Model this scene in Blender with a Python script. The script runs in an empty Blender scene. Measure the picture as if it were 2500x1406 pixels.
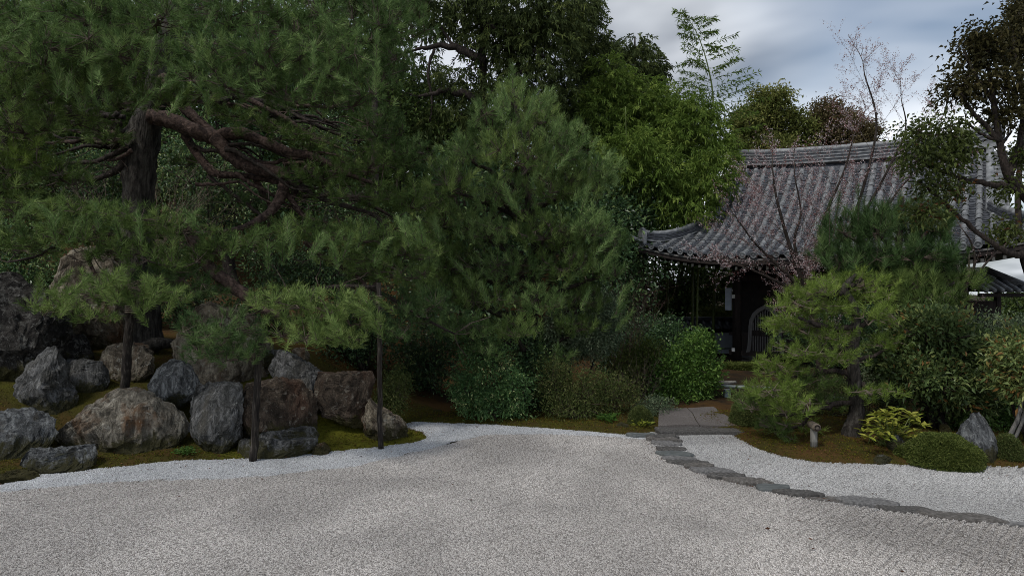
import bpy, math, random
import numpy as np
from mathutils import Vector, Matrix, noise as mnoise
from mathutils.geometry import delaunay_2d_cdt, intersect_point_line

# ------------------------------------------------------------------ camera, sky, sun, exposure
scene = bpy.context.scene
R = math.radians
CAM_H = 2.4
K = 2500 / 36 * 24.0            # focal length in photograph pixels
cam_data = bpy.data.cameras.new('camera')
cam_data.lens = 24.0
cam_data.sensor_width = 36.0
cam_data.clip_end = 1000.0
cam = bpy.data.objects.new('camera', cam_data)
scene.collection.objects.link(cam)
cam.location = (0, 0, CAM_H)
cam.rotation_euler = (R(90), 0, 0)
scene.camera = cam

SUN_EL, SUN_AZ = 54.0, 222.0     # azimuth: from +Y clockwise, light comes from behind-left
world = bpy.data.worlds.new('World')
scene.world = world
world.use_nodes = True
wn, wl = world.node_tree.nodes, world.node_tree.links
wn.clear()


def wnode(t, **kw):
    n = wn.new(t)
    for k, v in kw.items():
        setattr(n, k, v)
    return n


w_out = wnode('ShaderNodeOutputWorld')
w_bg = wnode('ShaderNodeBackground')
w_bg.inputs['Strength'].default_value = 0.092
w_sky = wnode('ShaderNodeTexSky', sky_type='NISHITA', sun_disc=False)
w_sky.sun_elevation = R(SUN_EL)
w_sky.sun_rotation = R(SUN_AZ)
w_sky.air_density = 1.2
w_sky.dust_density = 1.5
w_tc = wnode('ShaderNodeTexCoord')
w_sep = wnode('ShaderNodeSeparateXYZ')
wl.new(w_tc.outputs['Generated'], w_sep.inputs[0])
# flat cloud deck: direction divided by its height
w_add = wnode('ShaderNodeMath', operation='ADD'); w_add.inputs[1].default_value = 0.32
w_max = wnode('ShaderNodeMath', operation='MAXIMUM'); w_max.inputs[1].default_value = 0.0
wl.new(w_sep.outputs['Z'], w_max.inputs[0]); wl.new(w_max.outputs[0], w_add.inputs[0])
w_comb = wnode('ShaderNodeCombineXYZ')
for a in (0, 1):
    dv = wnode('ShaderNodeMath', operation='DIVIDE')
    wl.new(w_sep.outputs[a], dv.inputs[0]); wl.new(w_add.outputs[0], dv.inputs[1])
    wl.new(dv.outputs[0], w_comb.inputs[a])
w_map = wnode('ShaderNodeMapping')
w_map.inputs['Location'].default_value = (14.44, 4.37, 0.0)
w_map.inputs['Scale'].default_value = (1.0, 1.25, 1.0)
wl.new(w_comb.outputs[0], w_map.inputs[0])
w_n1 = wnode('ShaderNodeTexNoise')
w_n1.inputs['Scale'].default_value = 1.15
w_n1.inputs['Detail'].default_value = 4.0
w_n1.inputs['Roughness'].default_value = 0.52
w_n1.inputs['Distortion'].default_value = 0.35
wl.new(w_map.outputs[0], w_n1.inputs['Vector'])
w_cr = wnode('ShaderNodeValToRGB')                # grey underside to bright cloud
w_cr.color_ramp.elements[0].position = 0.41
w_cr.color_ramp.elements[0].color = (1.2, 1.45, 1.9, 1)
w_cr.color_ramp.elements[1].position = 0.58
w_cr.color_ramp.elements[1].color = (6.8, 7.1, 7.5, 1)
wl.new(w_n1.outputs['Fac'], w_cr.inputs[0])
w_mix = wnode('ShaderNodeMix', data_type='RGBA')
w_n2 = wnode('ShaderNodeTexNoise')
w_n2.inputs['Scale'].default_value = 0.8
w_n2.inputs['Detail'].default_value = 1.0
wl.new(w_map.outputs[0], w_n2.inputs['Vector'])
w_fr = wnode('ShaderNodeMapRange')
w_fr.inputs['From Min'].default_value = 0.44
w_fr.inputs['From Max'].default_value = 0.57
w_fr.inputs['To Min'].default_value = 0.10
w_fr.inputs['To Max'].default_value = 0.95
wl.new(w_n2.outputs['Fac'], w_fr.inputs['Value'])
wl.new(w_fr.outputs[0], w_mix.inputs['Factor'])
w_mul = wnode('ShaderNodeMix', data_type='RGBA', blend_type='MULTIPLY')
w_mul.inputs['Factor'].default_value = 1.0
w_mul.inputs[7].default_value = (0.58, 0.68, 0.76, 1)
wl.new(w_sky.outputs[0], w_mul.inputs[6])
wl.new(w_mul.outputs[2], w_mix.inputs[6])
wl.new(w_cr.outputs[0], w_mix.inputs[7])
# thin bright cloud low over the horizon, all round
w_hr = wnode('ShaderNodeMapRange', interpolation_type='SMOOTHSTEP')
w_hr.inputs['From Min'].default_value = 0.12
w_hr.inputs['From Max'].default_value = 0.47
w_hr.inputs['To Min'].default_value = 0.95
w_hr.inputs['To Max'].default_value = 0.0
wl.new(w_sep.outputs['Z'], w_hr.inputs['Value'])
w_mix2 = wnode('ShaderNodeMix', data_type='RGBA')
w_hm = wnode('ShaderNodeMapRange')
w_hm.inputs['From Min'].default_value = 0.35
w_hm.inputs['From Max'].default_value = 0.60
w_hm.inputs['To Min'].default_value = 0.15
w_hm.inputs['To Max'].default_value = 1.25
wl.new(w_n1.outputs['Fac'], w_hm.inputs['Value'])
w_hx = wnode('ShaderNodeMath', operation='MULTIPLY', use_clamp=True)
wl.new(w_hr.outputs[0], w_hx.inputs[0]); wl.new(w_hm.outputs[0], w_hx.inputs[1])
wl.new(w_hx.outputs[0], w_mix2.inputs['Factor'])
wl.new(w_mix.outputs[2], w_mix2.inputs[6])
w_mix2.inputs[7].default_value = (8.8, 9.2, 9.8, 1)
wl.new(w_mix2.outputs[2], w_bg.inputs['Color'])
wl.new(w_bg.outputs[0], w_out.inputs[0])

sun_data = bpy.data.lights.new('sun', 'SUN')
sun_data.energy = 1.5
sun_data.angle = R(10)
sun_data.color = (1.0, 0.96, 0.90)
sun = bpy.data.objects.new('sun', sun_data)
scene.collection.objects.link(sun)
_a, _e = R(SUN_AZ), R(SUN_EL)
_to_sun = Vector((math.sin(_a) * math.cos(_e), math.cos(_a) * math.cos(_e), math.sin(_e)))
sun.rotation_euler = _to_sun.to_track_quat('Z', 'Y').to_euler()

vs = scene.view_settings
vs.view_transform = 'Standard'
vs.look = 'None'
vs.exposure = 0.32
vs.gamma = 1.0
vs.use_curve_mapping = False
scene.render.engine = 'CYCLES'
scene.cycles.max_bounces = 5
scene.cycles.diffuse_bounces = 3
scene.cycles.glossy_bounces = 2
scene.cycles.transmission_bounces = 3
scene.cycles.caustics_reflective = False
scene.cycles.caustics_refractive = False
scene.cycles.use_denoising = True
scene.cycles.denoising_prefilter = 'NONE'
scene.cycles.filter_width = 0.95

COL = scene.collection
RNG = np.random.default_rng(7)


# ------------------------------------------------------------------ measuring helpers
def W(px, py, d):
    """point seen at photograph pixel (px, py), d metres in front of the camera plane"""
    return np.array(((px - 1250) / K * d, d, CAM_H - (py - 703) / K * d))


def G(px, py, z=0.0):
    """point of the level z seen at that pixel"""
    return W(px, py, (CAM_H - z) * K / (py - 703))


def nrm(a):
    return a / np.maximum(np.linalg.norm(a, axis=-1, keepdims=True), 1e-9)


# ------------------------------------------------------------------ mesh helpers
class Geo:
    def __init__(self):
        self.v, self.f3, self.f4, self.t, self.n = [], [], [], [], 0

    def add(self, v, tris=None, quads=None, tint=0.5):
        v = np.asarray(v, dtype=np.float32).reshape(-1, 3)
        if tris is not None and len(tris):
            self.f3.append(np.asarray(tris, dtype=np.int32).reshape(-1, 3) + self.n)
        if quads is not None and len(quads):
            self.f4.append(np.asarray(quads, dtype=np.int32).reshape(-1, 4) + self.n)
        t = np.asarray(tint, dtype=np.float32)
        self.t.append(np.broadcast_to(t, (len(v),)) if t.ndim == 0 else t.reshape(-1))
        self.v.append(v)
        self.n += len(v)
        return self

    def mesh(self, name, mat, smooth=False, origin=None):
        v = np.concatenate(self.v) if self.v else np.zeros((0, 3), np.float32)
        if origin is not None:
            v = v - np.asarray(origin, dtype=np.float32)
        f3 = np.concatenate(self.f3) if self.f3 else np.zeros((0, 3), np.int32)
        f4 = np.concatenate(self.f4) if self.f4 else np.zeros((0, 4), np.int32)
        m = bpy.data.meshes.new(name)
        m.vertices.add(len(v))
        m.vertices.foreach_set('co', v.astype(np.float32).ravel())
        loops = np.concatenate((f3.ravel(), f4.ravel())).astype(np.int32)
        m.loops.add(len(loops))
        m.loops.foreach_set('vertex_index', loops)
        starts = np.concatenate((np.arange(len(f3)) * 3, len(f3) * 3 + np.arange(len(f4)) * 4)).astype(np.int32)
        m.polygons.add(len(starts))
        m.polygons.foreach_set('loop_start', starts)
        m.polygons.foreach_set('use_smooth', np.full(len(starts), smooth, dtype=bool))
        m.update(calc_edges=True)
        a = m.attributes.new('tint', 'FLOAT', 'POINT')
        a.data.foreach_set('value', np.concatenate(self.t).astype(np.float32) if self.t else np.zeros(0, np.float32))
        if mat is not None:
            m.materials.append(mat)
        return m

    def part(self, name, mat, parent, smooth=False, kind=None, label=None):
        o = bpy.data.objects.new(name, self.mesh(name, mat, smooth))
        COL.objects.link(o)
        o.parent = parent
        if parent is not None and parent.parent is None:
            o.location = -parent.location
        if kind is None and parent is not None and name in ('twigs', 'foliage', 'crown', 'branches', 'buds', 'candles', 'candle_needles', 'stems'):
            kind = 'stuff'               # too small to pick apart leaf by leaf
        if kind:
            o['kind'] = kind
        if label:
            o['label'] = label
        return o

    def thing(self, name, mat, label, cat, group=None, smooth=False, kind=None, base=None):
        v = np.concatenate(self.v)
        if base is None:
            base = ((v[:, 0].min() + v[:, 0].max()) / 2, (v[:, 1].min() + v[:, 1].max()) / 2, v[:, 2].min())
        o = bpy.data.objects.new(name, self.mesh(name, mat, smooth, base))
        COL.objects.link(o)
        o.location = base
        tag(o, label, cat, group, kind)
        return o


def tag(o, label=None, cat=None, group=None, kind=None):
    if label:
        o['label'] = label
    if cat:
        o['category'] = cat
    if group:
        o['group'] = group
    if kind:
        o['kind'] = kind
    return o


def empty(name, loc, label, cat, group=None):
    o = bpy.data.objects.new(name, None)
    o.empty_display_size = 0.2
    COL.objects.link(o)
    o.location = Vector([float(x) for x in loc])
    return tag(o, label, cat, group)


def spline(pts, k=5):
    """Catmull-Rom through rows of pts (any columns)"""
    p = np.asarray(pts, dtype=float)
    if len(p) < 3:
        t = np.linspace(0, 1, k + 1)[:, None]
        return p[0] * (1 - t) + p[-1] * t
    q = np.vstack((2 * p[0] - p[1], p, 2 * p[-1] - p[-2]))
    out = []
    for i in range(1, len(q) - 2):
        for t in np.linspace(0, 1, k, endpoint=False):
            a, b, c, d = q[i - 1], q[i], q[i + 1], q[i + 2]
            out.append(0.5 * (2 * b + (c - a) * t + (2 * a - 5 * b + 4 * c - d) * t * t + (3 * b - a - 3 * c + d) * t ** 3))
    out.append(p[-1])
    return np.array(out)


def tube(geo, pts, rad, seg=8, rough=0.0, rng=RNG, tint=0.5, cap=True):
    """closed tapering tube through pts"""
    p = np.asarray(pts, dtype=float)
    r = np.broadcast_to(np.asarray(rad, dtype=float), (len(p),))
    tg = nrm(np.gradient(p, axis=0))
    ref = np.array((0.0, 0.0, 1.0)) if abs(tg[:, 2]).mean() < 0.8 else np.array((1.0, 0.0, 0.0))
    a = nrm(np.cross(tg, ref))
    b = np.cross(tg, a)
    th = np.linspace(0, 2 * np.pi, seg, endpoint=False)
    rr = r[:, None] * (1 + rough * rng.normal(size=(len(p), seg)))
    ring = p[:, None, :] + rr[..., None] * (a[:, None, :] * np.cos(th)[None, :, None] + b[:, None, :] * np.sin(th)[None, :, None])
    n = len(p)
    i, j = np.meshgrid(np.arange(n - 1), np.arange(seg), indexing='ij')
    j2 = (j + 1) % seg
    quads = np.stack((i * seg + j, i * seg + j2, (i + 1) * seg + j2, (i + 1) * seg + j), -1).reshape(-1, 4)
    v = ring.reshape(-1, 3)
    tris = None
    if cap:
        v = np.vstack((v, p[0], p[-1]))
        c0, c1 = n * seg, n * seg + 1
        k = np.arange(seg)
        k2 = (k + 1) % seg
        tris = np.vstack((np.stack((np.full(seg, c0), k2, k), -1), np.stack((np.full(seg, c1), (n - 1) * seg + k, (n - 1) * seg + k2), -1)))
    geo.add(v, tris, quads, tint)
    return geo


def twigs(geo, A, B, ra, rb, tint=0.5):
    """many thin three-sided sticks from A to B"""
    A, B = np.asarray(A, float), np.asarray(B, float)
    n = len(A)
    if n == 0:
        return geo
    d = nrm(B - A)
    ref = np.where(np.abs(d[:, 2:3]) > 0.9, np.array((1.0, 0, 0)), np.array((0, 0, 1.0)))
    a = nrm(np.cross(d, ref))
    b = np.cross(d, a)
    th = np.array((0, 2.094, 4.189))
    ra = np.broadcast_to(np.asarray(ra, float), (n,))
    rb = np.broadcast_to(np.asarray(rb, float), (n,))
    o = a[:, None] * np.cos(th)[None, :, None] + b[:, None] * np.sin(th)[None, :, None]
    v = np.concatenate((A[:, None] + o * ra[:, None, None], B[:, None] + o * rb[:, None, None]), 1)
    base = (np.arange(n) * 6)[:, None, None]
    q = np.array(((0, 1, 4, 3), (1, 2, 5, 4), (2, 0, 3, 5)))[None]
    geo.add(v.reshape(-1, 3), None, (base + q).reshape(-1, 4), tint)
    return geo


def box(geo, lo, hi, tint=0.5, frame=None):
    lo, hi = np.asarray(lo, float), np.asarray(hi, float)
    v = np.array([[(lo, hi)[i][0], (lo, hi)[j][1], (lo, hi)[k][2]] for i in (0, 1) for j in (0, 1) for k in (0, 1)])
    if frame is not None:
        v = frame(v)
    q = [(0, 1, 3, 2), (4, 6, 7, 5), (0, 4, 5, 1), (2, 3, 7, 6), (0, 2, 6, 4), (1, 5, 7, 3)]
    return geo.add(v, None, q, tint)


def needles(geo, rng, C, D, n, L, w, tint, a0=12, a1=68, droop=0.08):
    """pine tufts: C tip of the shoot, D its direction"""
    N = len(C)
    if N == 0:
        return geo
    D = nrm(D)
    ref = nrm(rng.normal(size=(N, 3)))
    t1 = nrm(np.cross(D, ref))
    t2 = np.cross(D, t1)
    u = rng.random((N, n, 1))
    ang = np.radians(a0 + (a1 - a0) * (0.25 + 0.75 * u) * rng.uniform(0.55, 1.1, (N, n, 1)))
    phi = rng.random((N, n, 1)) * 2 * np.pi
    d = D[:, None] * np.cos(ang) + (t1[:, None] * np.cos(phi) + t2[:, None] * np.sin(phi)) * np.sin(ang)
    Ls = np.broadcast_to(np.asarray(L, float), (N,))[:, None, None]
    base = C[:, None] - D[:, None] * u * Ls * 1.0
    ln = Ls * rng.uniform(0.65, 1.1, (N, n, 1))
    tip = base + d * ln
    tip[..., 2] -= (ln[..., 0] * droop)
    side = nrm(np.cross(d, rng.normal(size=(N, n, 3)))) * (w / 2)
    v = np.stack((base + side, base - side, tip), 2).reshape(-1, 3)
    f = np.arange(N * n * 3).reshape(-1, 3)
    tt = np.clip(np.asarray(tint).reshape(-1, 1) + rng.normal(0, 0.10, (N, n)), 0, 1)
    return geo.add(v, f, None, np.repeat(tt.reshape(-1), 3))


def leaves(geo, rng, P, D, l, w, tint, fold=0.25, droop=0.15):
    """folded pointed leaves, base P, direction D"""
    n = len(P)
    if n == 0:
        return geo
    D = nrm(D)
    up = nrm(np.array((0, 0, 1.0)) + rng.normal(0, 0.55, (n, 3)))
    S = nrm(np.cross(D, up))
    U = np.cross(S, D)
    l = (np.broadcast_to(np.asarray(l, float), (n,)) * rng.uniform(0.7, 1.2, n))[:, None]
    w = (np.broadcast_to(np.asarray(w, float), (n,)) * rng.uniform(0.8, 1.15, n))[:, None]
    mid = P + D * l * 0.45
    tip = P + D * l - np.array((0, 0, 1.0)) * l * droop
    v = np.stack((P, mid + S * w / 2 + U * w * fold, tip, mid - S * w / 2 + U * w * fold), 1).reshape(-1, 3)
    b = (np.arange(n) * 4)[:, None]
    f = np.concatenate((b + np.array((0, 1, 2)), b + np.array((0, 2, 3))), 1).reshape(-1, 3)
    return geo.add(v, f, None, np.repeat(np.clip(tint, 0, 1), 4))


def ball(rng, n, power=2.2, zmin=-1.0):
    p = nrm(rng.normal(size=(n * 3, 3)))
    p *= rng.random((n * 3, 1)) ** (1 / power)
    p = p[p[:, 2] > zmin][:n]
    return p


def crown(geo, rng, ells, n_clump, per, l, w, spread, droop=0.15, shell=3.0, tint0=0.5, tvar=0.22, out=0.7, zmin=-0.8, lump=0.18):
    """leaf clumps through ellipsoids ((cx,cy,cz),(rx,ry,rz)); returns clump centres"""
    vol = np.array([(e[1][0] * e[1][1] * e[1][2]) ** (2 / 3) for e in ells])
    cnt = np.maximum((n_clump * vol / vol.sum()).astype(int), 1)
    allc = []
    for (c, r), k in zip(ells, cnt):
        p = ball(rng, k, shell, zmin)
        k = len(p)
        bump = 1 + lump * np.sin(p[:, :1] * 7 + c[0] * 3) * np.cos(p[:, 2:3] * 6 + c[2] * 2) + rng.normal(0, lump * 0.4, (k, 1))
        C = np.asarray(c) + p * bump * np.asarray(r)
        O = nrm(p / np.asarray(r) + 1e-6)
        ct = tint0 + rng.normal(0, tvar, k)
        P = C[:, None] + rng.normal(0, 1, (k, per, 3)) * spread
        D = O[:, None] * out + rng.normal(0, 0.6, (k, per, 3)) + np.array((0, 0, 0.25))
        T = np.clip(ct[:, None] + rng.normal(0, 0.14, (k, per)), 0, 1)
        leaves(geo, rng, P.reshape(-1, 3), D.reshape(-1, 3), l, w, T.reshape(-1), droop=droop)
        allc.append(C)
    return np.concatenate(allc)


def pxell(cx, cy, rx, ry, d, depth=None):
    c = W(cx, cy, d)
    a, b = rx * d / K, ry * d / K
    return (c, (a, depth if depth else max(0.35, min(1.6, 0.75 * a)), b))


# ------------------------------------------------------------------ materials
def nodes_of(name):
    m = bpy.data.materials.new(name)
    m.use_nodes = True
    nt = m.node_tree
    return m, nt.nodes, nt.links, nt.nodes['Principled BSDF']


def ramp(nodes, stops):
    r = nodes.new('ShaderNodeValToRGB')
    e = r.color_ramp.elements
    while len(e) < len(stops):
        e.new(0.5)
    for x, (p, c) in zip(e, stops):
        x.position = p
        x.color = (*c, 1)
    return r


def mat_leaf(name, stops, rough=0.55, trans=0.22, spec=0.12):
    m, n, l, b = nodes_of(name)
    at = n.new('ShaderNodeAttribute'); at.attribute_name = 'tint'
    r = ramp(n, stops)
    l.new(at.outputs['Fac'], r.inputs[0])
    l.new(r.outputs[0], b.inputs['Base Color'])
    b.inputs['Roughness'].default_value = rough
    b.inputs['Specular IOR Level'].default_value = spec
    if trans:
        tr = n.new('ShaderNodeBsdfTranslucent')
        mx = n.new('ShaderNodeMixShader'); mx.inputs[0].default_value = trans
        l.new(r.outputs[0], tr.inputs['Color'])
        l.new(b.outputs[0], mx.inputs[1]); l.new(tr.outputs[0], mx.inputs[2])
        l.new(mx.outputs[0], n['Material Output'].inputs[0])
    return m


def mat_noise(name, stops, scale=6.0, detail=6.0, rough=0.85, bump=0.3, stretch=(1, 1, 1), bscale=None, spec=0.25, distort=0.3, bdist=0.02, random_shift=True):
    m, n, l, b = nodes_of(name)
    tc = n.new('ShaderNodeTexCoord')
    mp = n.new('ShaderNodeMapping'); mp.inputs['Scale'].default_value = stretch
    l.new(tc.outputs['Object'], mp.inputs[0])
    if random_shift:
        oi = n.new('ShaderNodeObjectInfo')
        ml = n.new('ShaderNodeMath'); ml.operation = 'MULTIPLY'; ml.inputs[1].default_value = 37.0
        l.new(oi.outputs['Random'], ml.inputs[0]); l.new(ml.outputs[0], mp.inputs['Location'])
    t = n.new('ShaderNodeTexNoise')
    t.inputs['Scale'].default_value = scale; t.inputs['Detail'].default_value = detail
    t.inputs['Roughness'].default_value = 0.62; t.inputs['Distortion'].default_value = distort
    l.new(mp.outputs[0], t.inputs['Vector'])
    r = ramp(n, stops)
    l.new(t.outputs['Fac'], r.inputs[0]); l.new(r.outputs[0], b.inputs['Base Color'])
    b.inputs['Roughness'].default_value = rough
    b.inputs['Specular IOR Level'].default_value = spec
    if bump:
        t2 = n.new('ShaderNodeTexNoise')
        t2.inputs['Scale'].default_value = bscale or scale * 3; t2.inputs['Detail'].default_value = 5
        l.new(mp.outputs[0], t2.inputs['Vector'])
        bp = n.new('ShaderNodeBump'); bp.inputs['Strength'].default_value = bump; bp.inputs['Distance'].default_value = bdist
        l.new(t2.outputs['Fac'], bp.inputs['Height']); l.new(bp.outputs[0], b.inputs['Normal'])
    return m


def mat_rock(name, c1, c2, stain, lichen, streak=2.0, lich=0.55, stn=0.5):
    m, n, l, b = nodes_of(name)
    tc = n.new('ShaderNodeTexCoord'); oi = n.new('ShaderNodeObjectInfo')
    ml = n.new('ShaderNodeMath'); ml.operation = 'MULTIPLY'; ml.inputs[1].default_value = 53.0
    l.new(oi.outputs['Random'], ml.inputs[0])

    def tex(scale, detail, st=(1, 1, 1), rough=0.6, dist=0.4):
        mp = n.new('ShaderNodeMapping'); mp.inputs['Scale'].default_value = st
        l.new(tc.outputs['Object'], mp.inputs[0]); l.new(ml.outputs[0], mp.inputs['Location'])
        t = n.new('ShaderNodeTexNoise'); t.inputs['Scale'].default_value = scale; t.inputs['Detail'].default_value = detail
        t.inputs['Roughness'].default_value = rough; t.inputs['Distortion'].default_value = dist
        l.new(mp.outputs[0], t.inputs['Vector'])
        return t

    def mix(a, bcol, fac):
        x = n.new('ShaderNodeMix'); x.data_type = 'RGBA'
        l.new(a, x.inputs[6])
        x.inputs[7].default_value = (*bcol, 1)
        l.new(fac, x.inputs['Factor'])
        return x.outputs[2]
    t1 = tex(3.6, 7, (streak * 1.0, streak * 1.0, 0.75), 0.72, 0.9)
    r1 = ramp(n, ((0.38, tuple(x * 0.55 for x in c1)), (0.46, c1), (0.54, tuple((x + y) / 2 for x, y in zip(c1, c2))), (0.64, tuple(min(0.5, x * 1.15) for x in c2))))
    l.new(t1.outputs['Fac'], r1.inputs[0])
    t2 = tex(1.6, 5, (1.6, 1.6, 0.7))
    f2 = n.new('ShaderNodeMapRange'); f2.inputs['From Min'].default_value = stn; f2.inputs['From Max'].default_value = stn + 0.16
    l.new(t2.outputs['Fac'], f2.inputs['Value'])
    c = mix(r1.outputs[0], stain, f2.outputs[0])
    t3 = tex(9.0, 6, rough=0.7, dist=0.8)
    f3 = n.new('ShaderNodeMapRange'); f3.inputs['From Min'].default_value = lich; f3.inputs['From Max'].default_value = lich + 0.08
    f3.inputs['To Max'].default_value = 0.85
    l.new(t3.outputs['Fac'], f3.inputs['Value'])
    c = mix(c, lichen, f3.outputs[0])
    t4 = tex(26.0, 4, rough=0.7)
    f4 = n.new('ShaderNodeMapRange'); f4.inputs['From Min'].default_value = 0.56; f4.inputs['From Max'].default_value = 0.66; f4.inputs['To Max'].default_value = 0.7
    l.new(t4.outputs['Fac'], f4.inputs['Value'])
    c = mix(c, tuple(x * 0.25 for x in c1), f4.outputs[0])
    # moss creeping up from the soil
    sz = n.new('ShaderNodeSeparateXYZ'); l.new(tc.outputs['Object'], sz.inputs[0])
    t6 = tex(5.0, 5, rough=0.7, dist=0.8)
    ma = n.new('ShaderNodeMath'); ma.operation = 'MULTIPLY_ADD'; ma.inputs[1].default_value = 0.75
    ng_ = n.new('ShaderNodeMath'); ng_.operation = 'MULTIPLY'; ng_.inputs[1].default_value = -1.0
    l.new(sz.outputs['Z'], ng_.inputs[0]); l.new(t6.outputs['Fac'], ma.inputs[0]); l.new(ng_.outputs[0], ma.inputs[2])
    f6 = n.new('ShaderNodeMapRange'); f6.inputs['From Min'].default_value = 0.10; f6.inputs['From Max'].default_value = 0.22; f6.inputs['To Max'].default_value = 0.9
    l.new(ma.outputs[0], f6.inputs['Value'])
    c = mix(c, (0.050, 0.046, 0.012), f6.outputs[0])
    l.new(c, b.inputs['Base Color'])
    b.inputs['Roughness'].default_value = 0.85
    b.inputs['Specular IOR Level'].default_value = 0.25
    t5 = tex(15.0, 6, (streak * 0.7, streak * 0.7, 0.6), 0.75)
    bp = n.new('ShaderNodeBump'); bp.inputs['Strength'].default_value = 1.0; bp.inputs['Distance'].default_value = 0.09
    l.new(t5.outputs['Fac'], bp.inputs['Height']); l.new(bp.outputs[0], b.inputs['Normal'])
    return m


M = {}
M['pine'] = mat_leaf('pine_needles', ((0.0, (0.046, 0.074, 0.020)), (0.5, (0.124, 0.192, 0.050)), (1.0, (0.295, 0.380, 0.118))), 0.5, 0.15)
M['pine_blue'] = mat_leaf('blue_pine_needles', ((0.0, (0.046, 0.080, 0.024)), (0.5, (0.122, 0.203, 0.062)), (1.0, (0.290, 0.392, 0.140))), 0.5, 0.15)
M['pine_yellow'] = mat_leaf('young_pine_needles', ((0.0, (0.066, 0.100, 0.018)), (0.5, (0.170, 0.245, 0.048)), (1.0, (0.340, 0.440, 0.100))), 0.5, 0.2)
M['pine_dark'] = mat_leaf('dark_pine_needles', ((0.0, (0.028, 0.054, 0.018)), (0.5, (0.070, 0.128, 0.042)), (1.0, (0.160, 0.235, 0.080))), 0.5, 0.12)
M['camellia'] = mat_leaf('camellia_leaves', ((0.0, (0.030, 0.060, 0.025)), (0.55, (0.075, 0.143, 0.053)), (0.9, (0.189, 0.266, 0.088)), (1.0, (0.299, 0.346, 0.124))), 0.36, 0.12, 0.32)
M['forest'] = mat_leaf('forest_leaves', ((0.0, (0.032, 0.054, 0.017)), (0.6, (0.088, 0.135, 0.036)), (1.0, (0.222, 0.280, 0.066))), 0.5, 0.2)
M['cedar'] = mat_leaf('cedar_sprays', ((0.0, (0.031, 0.045, 0.016)), (0.6, (0.091, 0.120, 0.038)), (1.0, (0.215, 0.253, 0.070))), 0.6, 0.15)
M['bamboo'] = mat_leaf('bamboo_leaves', ((0.0, (0.064, 0.106, 0.020)), (0.5, (0.153, 0.231, 0.043)), (1.0, (0.307, 0.385, 0.087))), 0.5, 0.3)
M['shrub'] = mat_leaf('shrub_leaves', ((0.0, (0.036, 0.074, 0.015)), (0.5, (0.087, 0.176, 0.034)), (1.0, (0.209, 0.323, 0.067))), 0.45, 0.2, 0.25)
M['azalea'] = mat_leaf('azalea_leaves', ((0.0, (0.037, 0.055, 0.012)), (0.5, (0.108, 0.140, 0.032)), (1.0, (0.209, 0.230, 0.065))), 0.5, 0.2)
M['azalea_dark'] = mat_leaf('dark_azalea_leaves', ((0.0, (0.041, 0.060, 0.019)), (0.5, (0.091, 0.121, 0.034)), (1.0, (0.194, 0.193, 0.072))), 0.5, 0.2)
M['pieris'] = mat_leaf('pieris_leaves', ((0.0, (0.036, 0.079, 0.028)), (0.6, (0.097, 0.196, 0.062)), (0.88, (0.209, 0.313, 0.103)), (1.0, (0.698, 0.739, 0.343))), 0.42, 0.2, 0.25)
M['silver'] = mat_leaf('silvery_leaves', ((0.0, (0.050, 0.075, 0.043)), (0.5, (0.125, 0.174, 0.094)), (1.0, (0.362, 0.413, 0.259))), 0.5, 0.2)
M['yellow'] = mat_leaf('yellow_green_leaves', ((0.0, (0.120, 0.161, 0.020)), (0.5, (0.288, 0.322, 0.045)), (1.0, (0.456, 0.437, 0.090))), 0.42, 0.3, 0.25)
M['olive'] = mat_leaf('olive_leaves', ((0.0, (0.028, 0.041, 0.011)), (0.5, (0.076, 0.101, 0.024)), (0.93, (0.142, 0.172, 0.050)), (1.0, (0.123, 0.057, 0.022))), 0.42, 0.25, 0.22)
M['broadleaf'] = mat_leaf('garden_shrub_leaves', ((0.0, (0.041, 0.062, 0.022)), (0.5, (0.108, 0.163, 0.054)), (0.8, (0.203, 0.254, 0.084)), (0.95, (0.311, 0.325, 0.102)), (1.0, (0.270, 0.143, 0.048))), 0.42, 0.25, 0.25)
M['brown_leaf'] = mat_leaf('brownish_leaves', ((0.0, (0.020, 0.021, 0.009)), (0.5, (0.056, 0.052, 0.019)), (1.0, (0.119, 0.098, 0.039))), 0.5, 0.2)
M['camphor'] = mat_leaf('camphor_leaves', ((0.0, (0.070, 0.084, 0.022)), (0.5, (0.170, 0.200, 0.053)), (1.0, (0.310, 0.299, 0.092))), 0.5, 0.25)
M['camphor_red'] = mat_leaf('russet_leaves', ((0.0, (0.062, 0.047, 0.022)), (0.5, (0.147, 0.116, 0.054)), (1.0, (0.233, 0.194, 0.092))), 0.5, 0.25)
M['blossom'] = mat_leaf('cherry_buds', ((0.0, (0.14, 0.035, 0.030)), (0.3, (0.28, 0.11, 0.10)), (0.5, (0.50, 0.36, 0.36)), (1.0, (0.74, 0.66, 0.66))), 0.6, 0.25)
M['red_shoot'] = mat_leaf('red_shoots', ((0.0, (0.12, 0.03, 0.015)), (1.0, (0.26, 0.10, 0.04))), 0.5, 0.2)
M['moss'] = mat_leaf('moss_cushions', ((0.0, (0.024, 0.027, 0.006)), (0.5, (0.105, 0.104, 0.014)), (0.70, (0.17, 0.155, 0.020)), (0.80, (0.105, 0.060, 0.018)), (1.0, (0.155, 0.078, 0.028))), 0.9, 0.1, 0.1)
M['litter'] = mat_leaf('fallen_leaves', ((0.0, (0.05, 0.022, 0.012)), (0.6, (0.13, 0.055, 0.025)), (1.0, (0.24, 0.13, 0.06))), 0.7, 0.1)

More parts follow.
